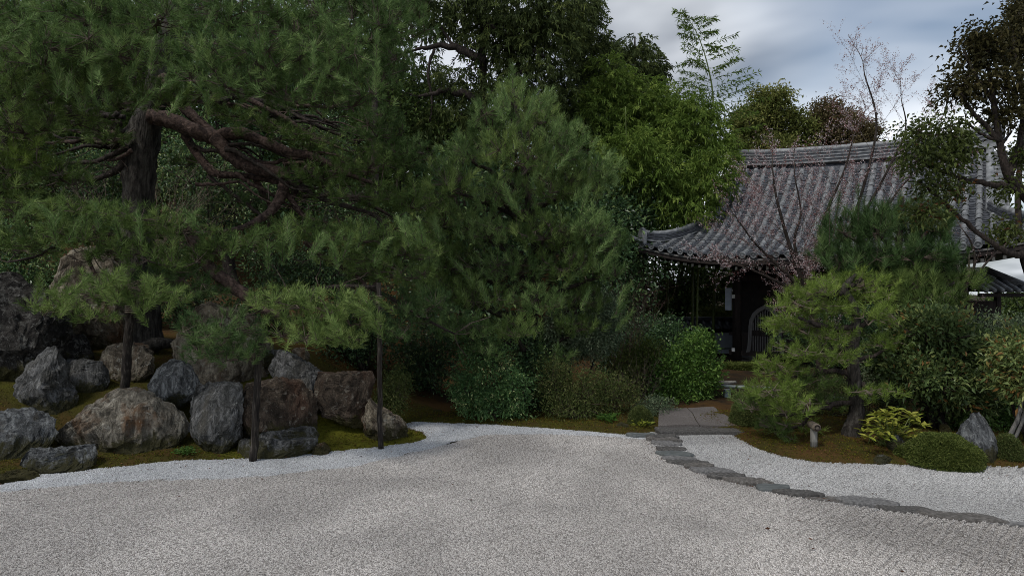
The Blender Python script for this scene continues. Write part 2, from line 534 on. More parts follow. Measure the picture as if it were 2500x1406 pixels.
M['bark_grey'] = mat_noise('grey_pine_bark', ((0.35, (0.010, 0.008, 0.007)), (0.5, (0.042, 0.036, 0.030)), (0.68, (0.090, 0.082, 0.070))), 7, 8, 0.9, 1.0, (2.2, 2.2, 0.55), 12, bdist=0.05)
M['bark_red'] = mat_noise('red_pine_bark', ((0.35, (0.018, 0.012, 0.010)), (0.5, (0.058, 0.037, 0.030)), (0.68, (0.120, 0.084, 0.068))), 16, 7, 0.9, 0.8, (1, 1, 1), 30, bdist=0.025)
M['bark_dark'] = mat_noise('dark_bark', ((0.35, (0.014, 0.011, 0.009)), (0.65, (0.060, 0.046, 0.038))), 14, 6, 0.9, 0.7, (2, 2, 0.6), bdist=0.03)
M['bark_pale'] = mat_noise('pale_grey_bark', ((0.35, (0.07, 0.065, 0.06)), (0.65, (0.20, 0.19, 0.175))), 12, 6, 0.9, 0.6, (2, 2, 0.5), bdist=0.03)
M['twig'] = mat_noise('twig_bark', ((0.3, (0.040, 0.028, 0.022)), (0.7, (0.13, 0.10, 0.08))), 10, 2, 0.9, 0, random_shift=False)
M['twig_pale'] = mat_noise('pale_twig_bark', ((0.3, (0.10, 0.075, 0.055)), (0.7, (0.22, 0.18, 0.14))), 10, 2, 0.9, 0, random_shift=False)
M['twig_red'] = mat_noise('reddish_twig_bark', ((0.3, (0.07, 0.035, 0.03)), (0.7, (0.16, 0.09, 0.075))), 10, 2, 0.9, 0, random_shift=False)
M['pole'] = mat_noise('weathered_pole_wood', ((0.35, (0.010, 0.008, 0.007)), (0.55, (0.040, 0.033, 0.027)), (0.72, (0.135, 0.118, 0.100))), 8, 8, 0.9, 0.6, (5, 5, 0.5), 20, bdist=0.015)
M['bamboo_pole'] = mat_noise('weathered_bamboo', ((0.3, (0.15, 0.14, 0.12)), (0.7, (0.32, 0.305, 0.27))), 6, 5, 0.6, 0.2, (6, 6, 0.6))
M['bamboo_blue'] = mat_noise('grey_bamboo_rail', ((0.3, (0.15, 0.18, 0.18)), (0.7, (0.33, 0.37, 0.37))), 6, 5, 0.5, 0.15, (1, 6, 6))
M['culm'] = mat_noise('bamboo_culm', ((0.3, (0.06, 0.09, 0.02)), (0.7, (0.14, 0.17, 0.05))), 4, 3, 0.45, 0, (1, 1, 0.5))
M['cut_wood'] = mat_noise('cut_end_wood', ((0.3, (0.11, 0.085, 0.062)), (0.7, (0.22, 0.18, 0.14))), 12, 4, 0.8, 0.2)

M['rock_dark'] = mat_rock('dark_lichened_rock', (0.017, 0.015, 0.013), (0.066, 0.060, 0.052), (0.027, 0.023, 0.019), (0.172, 0.166, 0.149), 1.2, 0.53, 0.55)
M['rock_grey'] = mat_rock('grey_rock', (0.089, 0.089, 0.084), (0.263, 0.259, 0.253), (0.119, 0.109, 0.090), (0.429, 0.424, 0.391), 2.4, 0.60, 0.56)
M['rock_blue'] = mat_rock('blue_grey_rock', (0.101, 0.105, 0.107), (0.297, 0.307, 0.307), (0.144, 0.124, 0.095), (0.500, 0.506, 0.480), 3.0, 0.61, 0.60)
M['rock_tan'] = mat_rock('tan_rock', (0.143, 0.115, 0.083), (0.400, 0.347, 0.260), (0.192, 0.109, 0.061), (0.515, 0.493, 0.415), 1.5, 0.58, 0.54)
M['rock_brown'] = mat_rock('brown_stained_rock', (0.154, 0.136, 0.106), (0.393, 0.354, 0.285), (0.179, 0.095, 0.045), (0.500, 0.471, 0.403), 2.2, 0.58, 0.52)
M['rock_umber'] = mat_rock('umber_rock', (0.046, 0.034, 0.024), (0.138, 0.105, 0.077), (0.077, 0.044, 0.029), (0.263, 0.241, 0.201), 1.3, 0.58, 0.5)
M['path_stone'] = mat_noise('path_slab_stone', ((0.3, (0.040, 0.037, 0.034)), (0.5, (0.085, 0.080, 0.075)), (0.7, (0.165, 0.155, 0.145))), 30, 6, 0.8, 0.6, bdist=0.012)
M['path_stone_b'] = mat_noise('brown_slab_stone', ((0.3, (0.060, 0.054, 0.048)), (0.5, (0.120, 0.110, 0.100)), (0.7, (0.215, 0.200, 0.185))), 30, 6, 0.8, 0.6, bdist=0.012)
M['path_stone_c'] = mat_noise('grey_slab_stone', ((0.3, (0.075, 0.073, 0.071)), (0.5, (0.155, 0.150, 0.146)), (0.7, (0.26, 0.25, 0.245))), 30, 6, 0.8, 0.6, bdist=0.012)
M['path_blue'] = mat_noise('blue_grey_slab_stone', ((0.3, (0.060, 0.066, 0.065)), (0.7, (0.165, 0.175, 0.172))), 16, 6, 0.7, 0.5, (0.5, 3, 1), bdist=0.012)
M['granite'] = mat_noise('pinkish_granite', ((0.3, (0.075, 0.064, 0.058)), (0.5, (0.125, 0.110, 0.102)), (0.7, (0.19, 0.172, 0.162))), 45, 5, 0.8, 0.35, bdist=0.006)
M['tile'] = mat_noise('roof_tile_clay', ((0.28, (0.085, 0.088, 0.090)), (0.5, (0.200, 0.206, 0.211)), (0.72, (0.38, 0.388, 0.395))), 5.5, 8, 0.5, 0.25, bdist=0.01, spec=0.4)
M['tile_pan'] = mat_noise('pan_tile_clay', ((0.25, (0.022, 0.024, 0.029)), (0.5, (0.062, 0.066, 0.076)), (0.75, (0.165, 0.172, 0.19))), 6, 7, 0.55, 0.2, bdist=0.01, spec=0.35)
M['wood_dark'] = mat_noise('dark_temple_wood', ((0.3, (0.012, 0.009, 0.008)), (0.7, (0.040, 0.030, 0.026))), 6, 6, 0.8, 0.2, (4, 4, 0.4))
M['wood_grey'] = mat_noise('grey_weathered_wood', ((0.3, (0.10, 0.095, 0.088)), (0.7, (0.22, 0.21, 0.20))), 8, 6, 0.85, 0.3, (4, 4, 0.5))
M['white_paint'] = mat_noise('white_lime_paint', ((0.3, (0.58, 0.58, 0.56)), (0.7, (0.78, 0.78, 0.76))), 9, 4, 0.8, 0)
M['blue_paint'] = mat_noise('pale_blue_board', ((0.3, (0.36, 0.41, 0.48)), (0.7, (0.46, 0.51, 0.58))), 5, 3, 0.6, 0)
M['plaster'] = mat_noise('grey_blue_plaster', ((0.3, (0.42, 0.45, 0.50)), (0.7, (0.55, 0.58, 0.63))), 3, 5, 0.9, 0.1)
M['black'] = mat_noise('near_black_wall_wood', ((0.3, (0.008, 0.007, 0.007)), (0.7, (0.02, 0.017, 0.015))), 4, 3, 0.9, 0)  # near-black wood of the hall walls and the garden wall
M['soil'] = mat_noise('shaded_soil', ((0.3, (0.020, 0.016, 0.010)), (0.7, (0.050, 0.040, 0.026))), 4, 6, 0.95, 0.4)


def mat_ground():
    m, n, l, b = nodes_of('moss_and_soil')
    tc = n.new('ShaderNodeTexCoord')
    at = n.new('ShaderNodeAttribute'); at.attribute_name = 'tint'
    t = n.new('ShaderNodeTexNoise'); t.inputs['Scale'].default_value = 1.7; t.inputs['Detail'].default_value = 9; t.inputs['Roughness'].default_value = 0.7
    l.new(tc.outputs['Object'], t.inputs['Vector'])
    ad = n.new('ShaderNodeMath'); ad.operation = 'ADD'
    mu = n.new('ShaderNodeMath'); mu.operation = 'MULTIPLY'; mu.inputs[1].default_value = 1.1
    su = n.new('ShaderNodeMath'); su.operation = 'SUBTRACT'; su.inputs[1].default_value = 0.5
    l.new(t.outputs['Fac'], su.inputs[0]); l.new(su.outputs[0], mu.inputs[0])
    l.new(mu.outputs[0], ad.inputs[0]); l.new(at.outputs['Fac'], ad.inputs[1])
    r = ramp(n, ((0.0, (0.110, 0.108, 0.012)), (0.3, (0.066, 0.066, 0.010)), (0.5, (0.050, 0.042, 0.011)), (0.72, (0.085, 0.046, 0.016)), (1.0, (0.030, 0.021, 0.013))))
    l.new(ad.outputs[0], r.inputs[0]); l.new(r.outputs[0], b.inputs['Base Color'])
    b.inputs['Roughness'].default_value = 0.95
    b.inputs['Specular IOR Level'].default_value = 0.1
    t2 = n.new('ShaderNodeTexNoise'); t2.inputs['Scale'].default_value = 38; t2.inputs['Detail'].default_value = 6
    l.new(tc.outputs['Object'], t2.inputs['Vector'])
    bp = n.new('ShaderNodeBump'); bp.inputs['Strength'].default_value = 0.7; bp.inputs['Distance'].default_value = 0.03
    l.new(t2.outputs['Fac'], bp.inputs['Height']); l.new(bp.outputs[0], b.inputs['Normal'])
    return m


def mat_gravel(name, dark, light, sheet):
    """sheet: bed between the grains; otherwise the grains themselves"""
    m, n, l, b = nodes_of(name)
    if sheet:
        tc = n.new('ShaderNodeTexCoord')
        v = n.new('ShaderNodeTexVoronoi'); v.inputs['Scale'].default_value = 75
        l.new(tc.outputs['Object'], v.inputs['Vector'])
        sp = n.new('ShaderNodeSeparateColor'); l.new(v.outputs['Color'], sp.inputs[0])
        r = ramp(n, ((0.0, tuple(x * 0.55 for x in dark)), (0.5, dark), (1.0, light)))
        l.new(sp.outputs[0], r.inputs[0]); l.new(r.outputs[0], b.inputs['Base Color'])
        bp = n.new('ShaderNodeBump'); bp.inputs['Strength'].default_value = 1.0; bp.inputs['Distance'].default_value = 0.012; bp.invert = True
        l.new(v.outputs['Distance'], bp.inputs['Height']); l.new(bp.outputs[0], b.inputs['Normal'])
    else:
        oi = n.new('ShaderNodeAttribute'); oi.attribute_name = 'shade'
        r = ramp(n, ((0.0, tuple(x * 0.42 for x in dark)), (0.08, tuple(x * 0.75 for x in dark)), (0.25, tuple(x * 0.95 for x in dark)), (0.6, tuple((x + y) / 2 for x, y in zip(dark, light))), (0.85, light), (1.0, tuple(min(0.86, x * 1.18) for x in light))))
        l.new(oi.outputs['Fac'], r.inputs[0])
        # broad random patches of darker and lighter grain tone
        ge = n.new('ShaderNodeNewGeometry')
        pt = n.new('ShaderNodeTexNoise'); pt.inputs['Scale'].default_value = 0.55; pt.inputs['Detail'].default_value = 3; pt.inputs['Distortion'].default_value = 0.6
        l.new(ge.outputs['Position'], pt.inputs['Vector'])
        pm = n.new('ShaderNodeMapRange'); pm.inputs['From Min'].default_value = 0.32; pm.inputs['From Max'].default_value = 0.66; pm.inputs['To Min'].default_value = 0.72; pm.inputs['To Max'].default_value = 1.12
        l.new(pt.outputs['Fac'], pm.inputs['Value'])
        mx = n.new('ShaderNodeMix'); mx.data_type = 'RGBA'; mx.blend_type = 'MULTIPLY'; mx.inputs['Factor'].default_value = 1.0
        l.new(r.outputs[0], mx.inputs[6]); l.new(pm.outputs[0], mx.inputs[7])
        l.new(mx.outputs[2], b.inputs['Base Color'])
    b.inputs['Roughness'].default_value = 0.85
    b.inputs['Specular IOR Level'].default_value = 0.25
    return m


# ------------------------------------------------------------------ the setting: ground
EDGE_L = [(-420, 1262), (-150, 1225), (0, 1188), (80, 1163), (220, 1148), (430, 1128), (600, 1121), (760, 1108), (800, 1104), (930, 1093), (1010, 1082), (1042, 1069),
          (1034, 1058), (992, 1046), (975, 1037), (1010, 1031), (1160, 1036), (1300, 1045), (1450, 1054), (1530, 1061), (1590, 1056)]
EDGE_R = [(1700, 1054), (1785, 1060), (1806, 1075), (1850, 1098), (1920, 1118), (2000, 1130), (2200, 1136), (2500, 1144), (2850, 1152)]
BEIGE = [(-420, 1290), (-150, 1240), (0, 1208), (300, 1178), (640, 1167), (860, 1142), (1050, 1100), (1130, 1075), (1200, 1066), (1350, 1063), (1500, 1068), (1585, 1076)]
PATH = [(1600, 1092), (1622, 1120), (1680, 1148), (1760, 1172), (1840, 1194), (1920, 1211), (2060, 1238), (2200, 1258), (2350, 1279), (2500, 1292), (2800, 1320)]


def gxy(seq):
    return [tuple(G(x, y)[:2]) for x, y in seq]


POLY_ALL = gxy(EDGE_L) + gxy(EDGE_R) + [(13.5, 8.9), (13.5, 2.5), (-13.0, 2.5), (-13.0, 6.2)]
POLY_WHITE = gxy(EDGE_L) + gxy([(1600, 1080)]) + gxy(BEIGE)[::-1]
POLY_BEIGE = gxy(BEIGE) + gxy(PATH) + [(13.5, 6.0), (13.5, 2.5), (-13.0, 2.5), (-13.0, 6.2)]
POLY_RIGHT = gxy([(1600, 1056)]) + gxy(EDGE_R) + [(13.5, 8.9), (13.5, 6.0)] + gxy(PATH)[::-1]


def seg_dist(P, poly):
    best = np.full(len(P), 1e9)
    n = len(poly)
    for i in range(n):
        a = np.array(poly[i]); b = np.array(poly[(i + 1) % n])
        ab = b - a
        t = np.clip(((P - a) @ ab) / max(ab @ ab, 1e-9), 0, 1)
        best = np.minimum(best, np.linalg.norm(P - (a + t[:, None] * ab), axis=1))
    return best


def inside(P, poly):
    x, y = P[:, 0], P[:, 1]
    c = np.zeros(len(P), bool)
    n = len(poly)
    for i in range(n):
        x0, y0 = poly[i]; x1, y1 = poly[(i + 1) % n]
        if y0 == y1:
            continue
        k = ((y0 > y) != (y1 > y)) & (x < (x1 - x0) * (y - y0) / (y1 - y0) + x0)
        c ^= k
    return c


def sstep(a, b, x):
    t = np.clip((x - a) / (b - a), 0, 1)
    return t * t * (3 - 2 * t)


def height(P):
    P = np.atleast_2d(np.asarray(P, float))[:, :2]
    s = seg_dist(P, POLY_ALL)
    s = np.where(inside(P, POLY_ALL), -s, s)
    x, y = P[:, 0], P[:, 1]
    so = np.maximum(s, 0)
    z = np.where(s > 0, 0.012 + 0.05 * sstep(0, 0.18, s), -0.05 * sstep(0, 0.15, -s))
    mound = (1 - sstep(-4.3, -1.2, x))
    off = 0.35 + 0.65 * (1 - sstep(-6.5, -3.0, x))
    z += 1.45 * (1 - np.exp(-np.maximum(so - off, 0) / 1.5)) * mound + 0.10 * sstep(0.1, 1.0, so) * mound
    z += 0.10 * (1 - np.exp(-so / 0.8)) * sstep(0.5, 3.0, x) * (s > 0) * (1 - sstep(11, 14, y))
    wob = 0.05 * np.sin(x * 2.3 + y) * np.sin(y * 1.9 - x * 0.7) + 0.025 * np.sin(x * 6.1) * np.sin(y * 5.3 + 1)
    z += wob * sstep(0.1, 1.0, s)
    hill = sstep(16.5, 40, y) * (1 - sstep(-1.0, 6.0, x - (y - 20) * 0.15)) * 7.0
    z += hill
    return z


def gz(x, y):
    return float(height([(x, y)])[0])


def build_ground():
    xs = np.concatenate((np.linspace(-160, -13.5, 24), np.arange(-13, 13.6, 0.1), np.linspace(14, 160, 24)))
    ys = np.concatenate((np.linspace(-40, 3.5, 8), np.arange(4, 15.6, 0.1), np.linspace(16, 45, 40), np.linspace(50, 260, 10)))
    X, Y = np.meshgrid(xs, ys)
    P = np.stack((X.ravel(), Y.ravel()), 1)
    z = height(P)
    nx, ny = len(xs), len(ys)
    i, j = np.meshgrid(np.arange(nx - 1), np.arange(ny - 1))
    a = (j * nx + i).ravel()
    q = np.stack((a, a + 1, a + nx + 1, a + nx), 1)
    brown = 0.42 + 0.16 * sstep(1.0, 4.0, P[:, 0]) + 0.06 * (1 - sstep(-5.0, -4.0, P[:, 0])) - 0.32 * sstep(-4.6, -3.6, P[:, 0]) * (1 - sstep(-1.4, -0.6, P[:, 0])) * (1 - sstep(10.8, 12.5, P[:, 1])) + 0.4 * sstep(12.2, 14.5, P[:, 1])
    g = Geo().add(np.column_stack((P, z)), None, q, brown)
    o = g.part('ground', mat_ground(), None, smooth=True)
    tag(o, 'moss and bare earth ground around the gravel court', None, None, 'structure')


build_ground()


def gravel(poly, label, dark, light, z0, density, size, rake=None):
    """a bed sheet with real grains scattered on it"""
    pts = list(poly)
    arr = np.array(pts)
    # densify the outline with a little wander
    ol = []
    for k in range(len(pts)):
        a, b = arr[k], arr[(k + 1) % len(pts)]
        m_ = max(1, int(np.linalg.norm(b - a) / 0.12))
        for t in range(m_):
            q = a + (b - a) * t / m_
            near = 4.0 < q[1] < 13
            ol.append(q + (RNG.normal(0, 0.026, 2) if near else 0))
    ol = np.array(ol)
    gx, gy = np.meshgrid(np.arange(arr[:, 0].min(), arr[:, 0].max(), 0.14), np.arange(arr[:, 1].min(), arr[:, 1].max(), 0.14))
    P = np.stack((gx.ravel(), gy.ravel()), 1)
    keep = inside(P, ol) & (seg_dist(P, pts) > 0.08)
    P = P[keep] + RNG.normal(0, 0.01, (keep.sum(), 2))
    allp = np.vstack((ol, P))
    edges = [(k, (k + 1) % len(ol)) for k in range(len(ol))]
    res = delaunay_2d_cdt([Vector((float(a), float(b))) for a, b in allp], edges, [], 1, 1e-5)
    v2 = np.array([(a.x, a.y) for a in res[0]])
    z = z0 + 0.012 * np.sin(v2[:, 0] * 1.7 + v2[:, 1]) * np.sin(v2[:, 1] * 2.1)
    sd = seg_dist(v2, pts)
    z += 0.010 * sstep(0, 0.1, sd)
    g = Geo().add(np.column_stack((v2, z)), np.array([f for f in res[2] if len(f) == 3]), None, 0.5)
    o = g.part('gravel', mat_gravel('gravel_bed', dark, light, True), None, smooth=True)
    tag(o, label, None, None, 'stuff')
    ng = bpy.data.node_groups.new('scatter_grains', 'GeometryNodeTree')
    ng.interface.new_socket('Geometry', in_out='INPUT', socket_type='NodeSocketGeometry')
    ng.interface.new_socket('Geometry', in_out='OUTPUT', socket_type='NodeSocketGeometry')
    N, L = ng.nodes, ng.links
    gi = N.new('NodeGroupInput'); go = N.new('NodeGroupOutput')
    # keep grains to what stands in front of the camera
    pos = N.new('GeometryNodeInputPosition'); sp = N.new('ShaderNodeSeparateXYZ'); L.new(pos.outputs[0], sp.inputs[0])
    ds = N.new('GeometryNodeDistributePointsOnFaces'); ds.inputs['Density'].default_value = density
    L.new(gi.outputs[0], ds.inputs['Mesh'])
    ab = N.new('ShaderNodeMath'); ab.operation = 'ABSOLUTE'; L.new(sp.outputs['X'], ab.inputs[0])
    m1 = N.new('ShaderNodeMath'); m1.operation = 'MULTIPLY_ADD'; m1.inputs[1].default_value = 0.85; m1.inputs[2].default_value = 0.6
    L.new(sp.outputs['Y'], m1.inputs[0])
    c1 = N.new('ShaderNodeMath'); c1.operation = 'LESS_THAN'; L.new(ab.outputs[0], c1.inputs[0]); L.new(m1.outputs[0], c1.inputs[1])
    c2 = N.new('ShaderNodeMath'); c2.operation = 'GREATER_THAN'; c2.inputs[1].default_value = 5.0; L.new(sp.outputs['Y'], c2.inputs[0])
    c3 = N.new('ShaderNodeMath'); c3.operation = 'MULTIPLY'; L.new(c1.outputs[0], c3.inputs[0]); L.new(c2.outputs[0], c3.inputs[1])
    L.new(c3.outputs[0], ds.inputs['Selection'])
    pts_out = ds.outputs['Points']
    if rake:
        # raked ridges in the near right corner
        p2 = N.new('GeometryNodeInputPosition'); s2 = N.new('ShaderNodeSeparateXYZ'); L.new(p2.outputs[0], s2.inputs[0])
        dx = N.new('ShaderNodeMath'); dx.operation = 'MULTIPLY'; dx.inputs[1].default_value = 0.73 * 78; L.new(s2.outputs['X'], dx.inputs[0])
        dy = N.new('ShaderNodeMath'); dy.operation = 'MULTIPLY_ADD'; dy.inputs[1].default_value = -0.68 * 78; L.new(s2.outputs['Y'], dy.inputs[0]); L.new(dx.outputs[0], dy.inputs[2])
        sn = N.new('ShaderNodeMath'); sn.operation = 'SINE'; L.new(dy.outputs[0], sn.inputs[0])
        mr = N.new('ShaderNodeMapRange'); mr.inputs['From Min'].default_value = rake[0]; mr.inputs['From Max'].default_value = rake[1]
        mr.inputs['To Min'].default_value = 0.0; mr.inputs['To Max'].default_value = 0.010
        L.new(s2.outputs['X'], mr.inputs['Value'])
        s1 = N.new('ShaderNodeMath'); s1.operation = 'ADD'; s1.inputs[1].default_value = 1.0; L.new(sn.outputs[0], s1.inputs[0])
        mm = N.new('ShaderNodeMath'); mm.operation = 'MULTIPLY'; L.new(s1.outputs[0], mm.inputs[0]); L.new(mr.outputs[0], mm.inputs[1])
        cx = N.new('ShaderNodeCombineXYZ'); L.new(mm.outputs[0], cx.inputs['Z'])
        so = N.new('GeometryNodeSetPosition'); L.new(ds.outputs['Points'], so.inputs['Geometry']); L.new(cx.outputs[0], so.inputs['Offset'])
        pts_out = so.outputs[0]
    sm_mat = mat_gravel('gravel_grain', dark, light, False)
    vj = N.new('GeometryNodeJoinGeometry')
    for vk in range(4):
        # a small handful of grains, each with its own shade
        pn = N.new('GeometryNodePoints'); pn.inputs['Count'].default_value = 22
        rp = N.new('FunctionNodeRandomValue'); rp.data_type = 'FLOAT_VECTOR'; rp.inputs['Seed'].default_value = 10 + vk
        ext = (0.085, 0.011) if rake else (0.032, 0.032)
        rp.inputs['Min'].default_value = (-ext[0], -ext[1], -0.002); rp.inputs['Max'].default_value = (ext[0], ext[1], 0.004)
        L.new(rp.outputs[0], pn.inputs['Position'])
        ico = N.new('GeometryNodeMeshIcoSphere'); ico.inputs['Radius'].default_value = size; ico.inputs['Subdivisions'].default_value = 1
        sm = N.new('GeometryNodeSetMaterial'); sm.inputs['Material'].default_value = sm_mat
        L.new(ico.outputs[0], sm.inputs[0])
        i1 = N.new('GeometryNodeInstanceOnPoints'); L.new(pn.outputs[0], i1.inputs['Points']); L.new(sm.outputs[0], i1.inputs['Instance'])
        rr = N.new('FunctionNodeRandomValue'); rr.data_type = 'FLOAT_VECTOR'; rr.inputs['Max'].default_value = (6.28, 6.28, 6.28); rr.inputs['Seed'].default_value = vk
        L.new(rr.outputs[0], i1.inputs['Rotation'])
        rs = N.new('FunctionNodeRandomValue'); rs.data_type = 'FLOAT_VECTOR'; rs.inputs['Min'].default_value = (0.5, 0.5, 0.4); rs.inputs['Max'].default_value = (1.5, 1.2, 0.9); rs.inputs['Seed'].default_value = 30 + vk
        L.new(rs.outputs[0], i1.inputs['Scale'])
        st_ = N.new('GeometryNodeStoreNamedAttribute'); st_.data_type = 'FLOAT'; st_.domain = 'INSTANCE'; st_.inputs['Name'].default_value = 'shade'
        rf = N.new('FunctionNodeRandomValue'); rf.data_type = 'FLOAT'; rf.inputs['Seed'].default_value = 50 + vk
        L.new(rf.outputs[1], st_.inputs['Value']); L.new(i1.outputs[0], st_.inputs['Geometry'])
        rz = N.new('GeometryNodeRealizeInstances'); L.new(st_.outputs[0], rz.inputs[0])
        gti = N.new('GeometryNodeGeometryToInstance'); L.new(rz.outputs[0], gti.inputs[0])
        L.new(gti.outputs[0], vj.inputs[0])
    ip = N.new('GeometryNodeInstanceOnPoints')
    L.new(pts_out, ip.inputs['Points']); L.new(vj.outputs[0], ip.inputs['Instance']); ip.inputs['Pick Instance'].default_value = True
    rr = N.new('FunctionNodeRandomValue'); rr.data_type = 'FLOAT_VECTOR'; rr.inputs['Min'].default_value = (0.0, 0.0, 0.72 if rake else 0.0); rr.inputs['Max'].default_value = (0.0, 0.0, 0.92 if rake else 6.28)
    L.new(rr.outputs[0], ip.inputs['Rotation'])
    rs = N.new('FunctionNodeRandomValue'); rs.data_type = 'FLOAT'; rs.inputs[2].default_value = 0.8; rs.inputs[3].default_value = 1.2; rs.inputs['Seed'].default_value = 3
    L.new(rs.outputs[1], ip.inputs['Scale'])
    jn = N.new('GeometryNodeJoinGeometry')
    L.new(gi.outputs[0], jn.inputs[0]); L.new(ip.outputs[0], jn.inputs[0])
    L.new(jn.outputs[0], go.inputs[0])
    md = o.modifiers.new('grains', 'NODES'); md.node_group = ng
    return o


gravel(POLY_BEIGE, 'warm grey gravel of the wide court left of the stepping stones', (0.385, 0.356, 0.328), (0.64, 0.604, 0.570), 0.014, 620, 0.0057, rake=(2.4, 4.4))
gravel(POLY_WHITE, 'white gravel band along the foot of the rocks', (0.455, 0.457, 0.462), (0.68, 0.685, 0.692), 0.010, 620, 0.0056)
gravel(POLY_RIGHT, 'pale grey gravel right of the stepping stones', (0.385, 0.375, 0.365), (0.61, 0.598, 0.582), 0.010, 620, 0.0057, rake=(5.4, 7.2))


# ------------------------------------------------------------------ rocks
def ico_unit(sub):
    import bmesh
    bm = bmesh.new()
    bmesh.ops.create_icosphere(bm, subdivisions=sub, radius=1.0)
    v = np.array([x.co[:] for x in bm.verts])
    f = np.array([[w.index for w in x.verts] for x in bm.faces])
    bm.free()
    return v, f


ICO5, ICO4 = ico_unit(5), ico_unit(4)


def rock(outline, d, thick, mat, label, seed, jag=0.06, flat=0.55, group=None, sub=5, lean=0.0, strata=0.0):
    """a boulder with the measured outline as its widest section"""
    rng = np.random.default_rng(seed)
    v, f = (ICO5 if sub == 5 else ICO4)
    oo = np.array(outline, float)
    oo = oo.mean(0) + (oo - oo.mean(0)) * 1.06
    oo = np.concatenate([oo[i] + (oo[(i + 1) % len(oo)] - oo[i]) * np.linspace(0, 1, 12, endpoint=False)[:, None] for i in range(len(oo))])
    P = np.array([W(x, y, d) for x, y in oo])
    c = np.array(((P[:, 0].min() + P[:, 0].max()) / 2, d, (P[:, 2].min() + P[:, 2].max()) / 2))
    rel = P - c
    ang = np.arctan2(rel[:, 2], rel[:, 0])
    rad = np.hypot(rel[:, 0], rel[:, 2])
    o = np.argsort(ang)
    ang, rad = ang[o], rad[o]
    A = np.concatenate((ang - 2 * np.pi, ang, ang + 2 * np.pi)); Rr = np.tile(rad, 3)
    th = np.arctan2(v[:, 2], v[:, 0])
    rho = np.hypot(v[:, 0], v[:, 2])
    rt = np.interp(th, A, Rr)
    fr = np.maximum(rho, 1e-6) ** flat
    q = np.empty_like(v)
    q[:, 0] = np.cos(th) * rt * fr
    q[:, 2] = np.sin(th) * rt * fr
    q[:, 1] = np.sign(v[:, 1]) * np.abs(v[:, 1]) ** 0.8 * thick
    # chipped planes
    size = max(np.ptp(P[:, 0]), np.ptp(P[:, 2]))
    for _ in range(14):
        n = nrm(np.array((rng.normal(0, 0.75), -1.0 if _ % 4 else 1.0, rng.normal(0.10, 0.60))))
        proj = q @ n
        lim = proj.max() * rng.uniform(0.58, 0.90)
        over = np.maximum(proj - lim, 0)
        q[:, 1] -= over / n[1] * np.clip(abs(n[1]) * 1.3, 0, 1) * 0.9
        q -= over[:, None] * n * np.array((0.12, 0, 0.12))
    off = Vector(rng.uniform(-50, 50, 3))
    amp = size * jag * 1.2
    disp = np.empty(len(q))
    for k in range(len(q)):
        p = Vector(q[k]) * (2.2 / size * 1.5) + off
        a = mnoise.fractal(p, 0.9, 2.1, 4)
        rd = 1.0 - abs(mnoise.noise(Vector((p.x * 2.6, p.y * 2.6, p.z * 1.1)) + off)) * 2.0
        vv = mnoise.noise(p * 5.0)
        cr = abs(mnoise.noise(Vector((p.x * 5.5, p.y * 5.5, p.z * 1.7)) - off))
        vo = mnoise.voronoi(p * 2.4)[0]
        disp[k] = a * 0.55 + 0.40 * (rd - 0.5) + 0.20 * vv - 0.55 * max(0.0, 0.16 - cr) / 0.16 * 0.5 + 0.5 * (vo[1] - vo[0] - 0.25)
    nd = nrm(q / np.array((1, max(thick / (size * 0.5), 0.3), 1)))
    q += nd * (disp * amp)[:, None]
    q += rng.normal(0, 0.0035, q.shape)
    if strata:
        q[:, 2] += strata * np.sin(q[:, 2] * 26 + q[:, 0] * 3) * 0.5
    q[:, 1] += lean * q[:, 2]
    g = Geo().add(q + c, f, None, 0.5)
    base = (c[0], c[1], max(c[2] + q[:, 2].min(), gz(c[0], c[1] - thick)))
    return g.thing('rock', mat, label, 'rock', group, smooth=False, base=base)


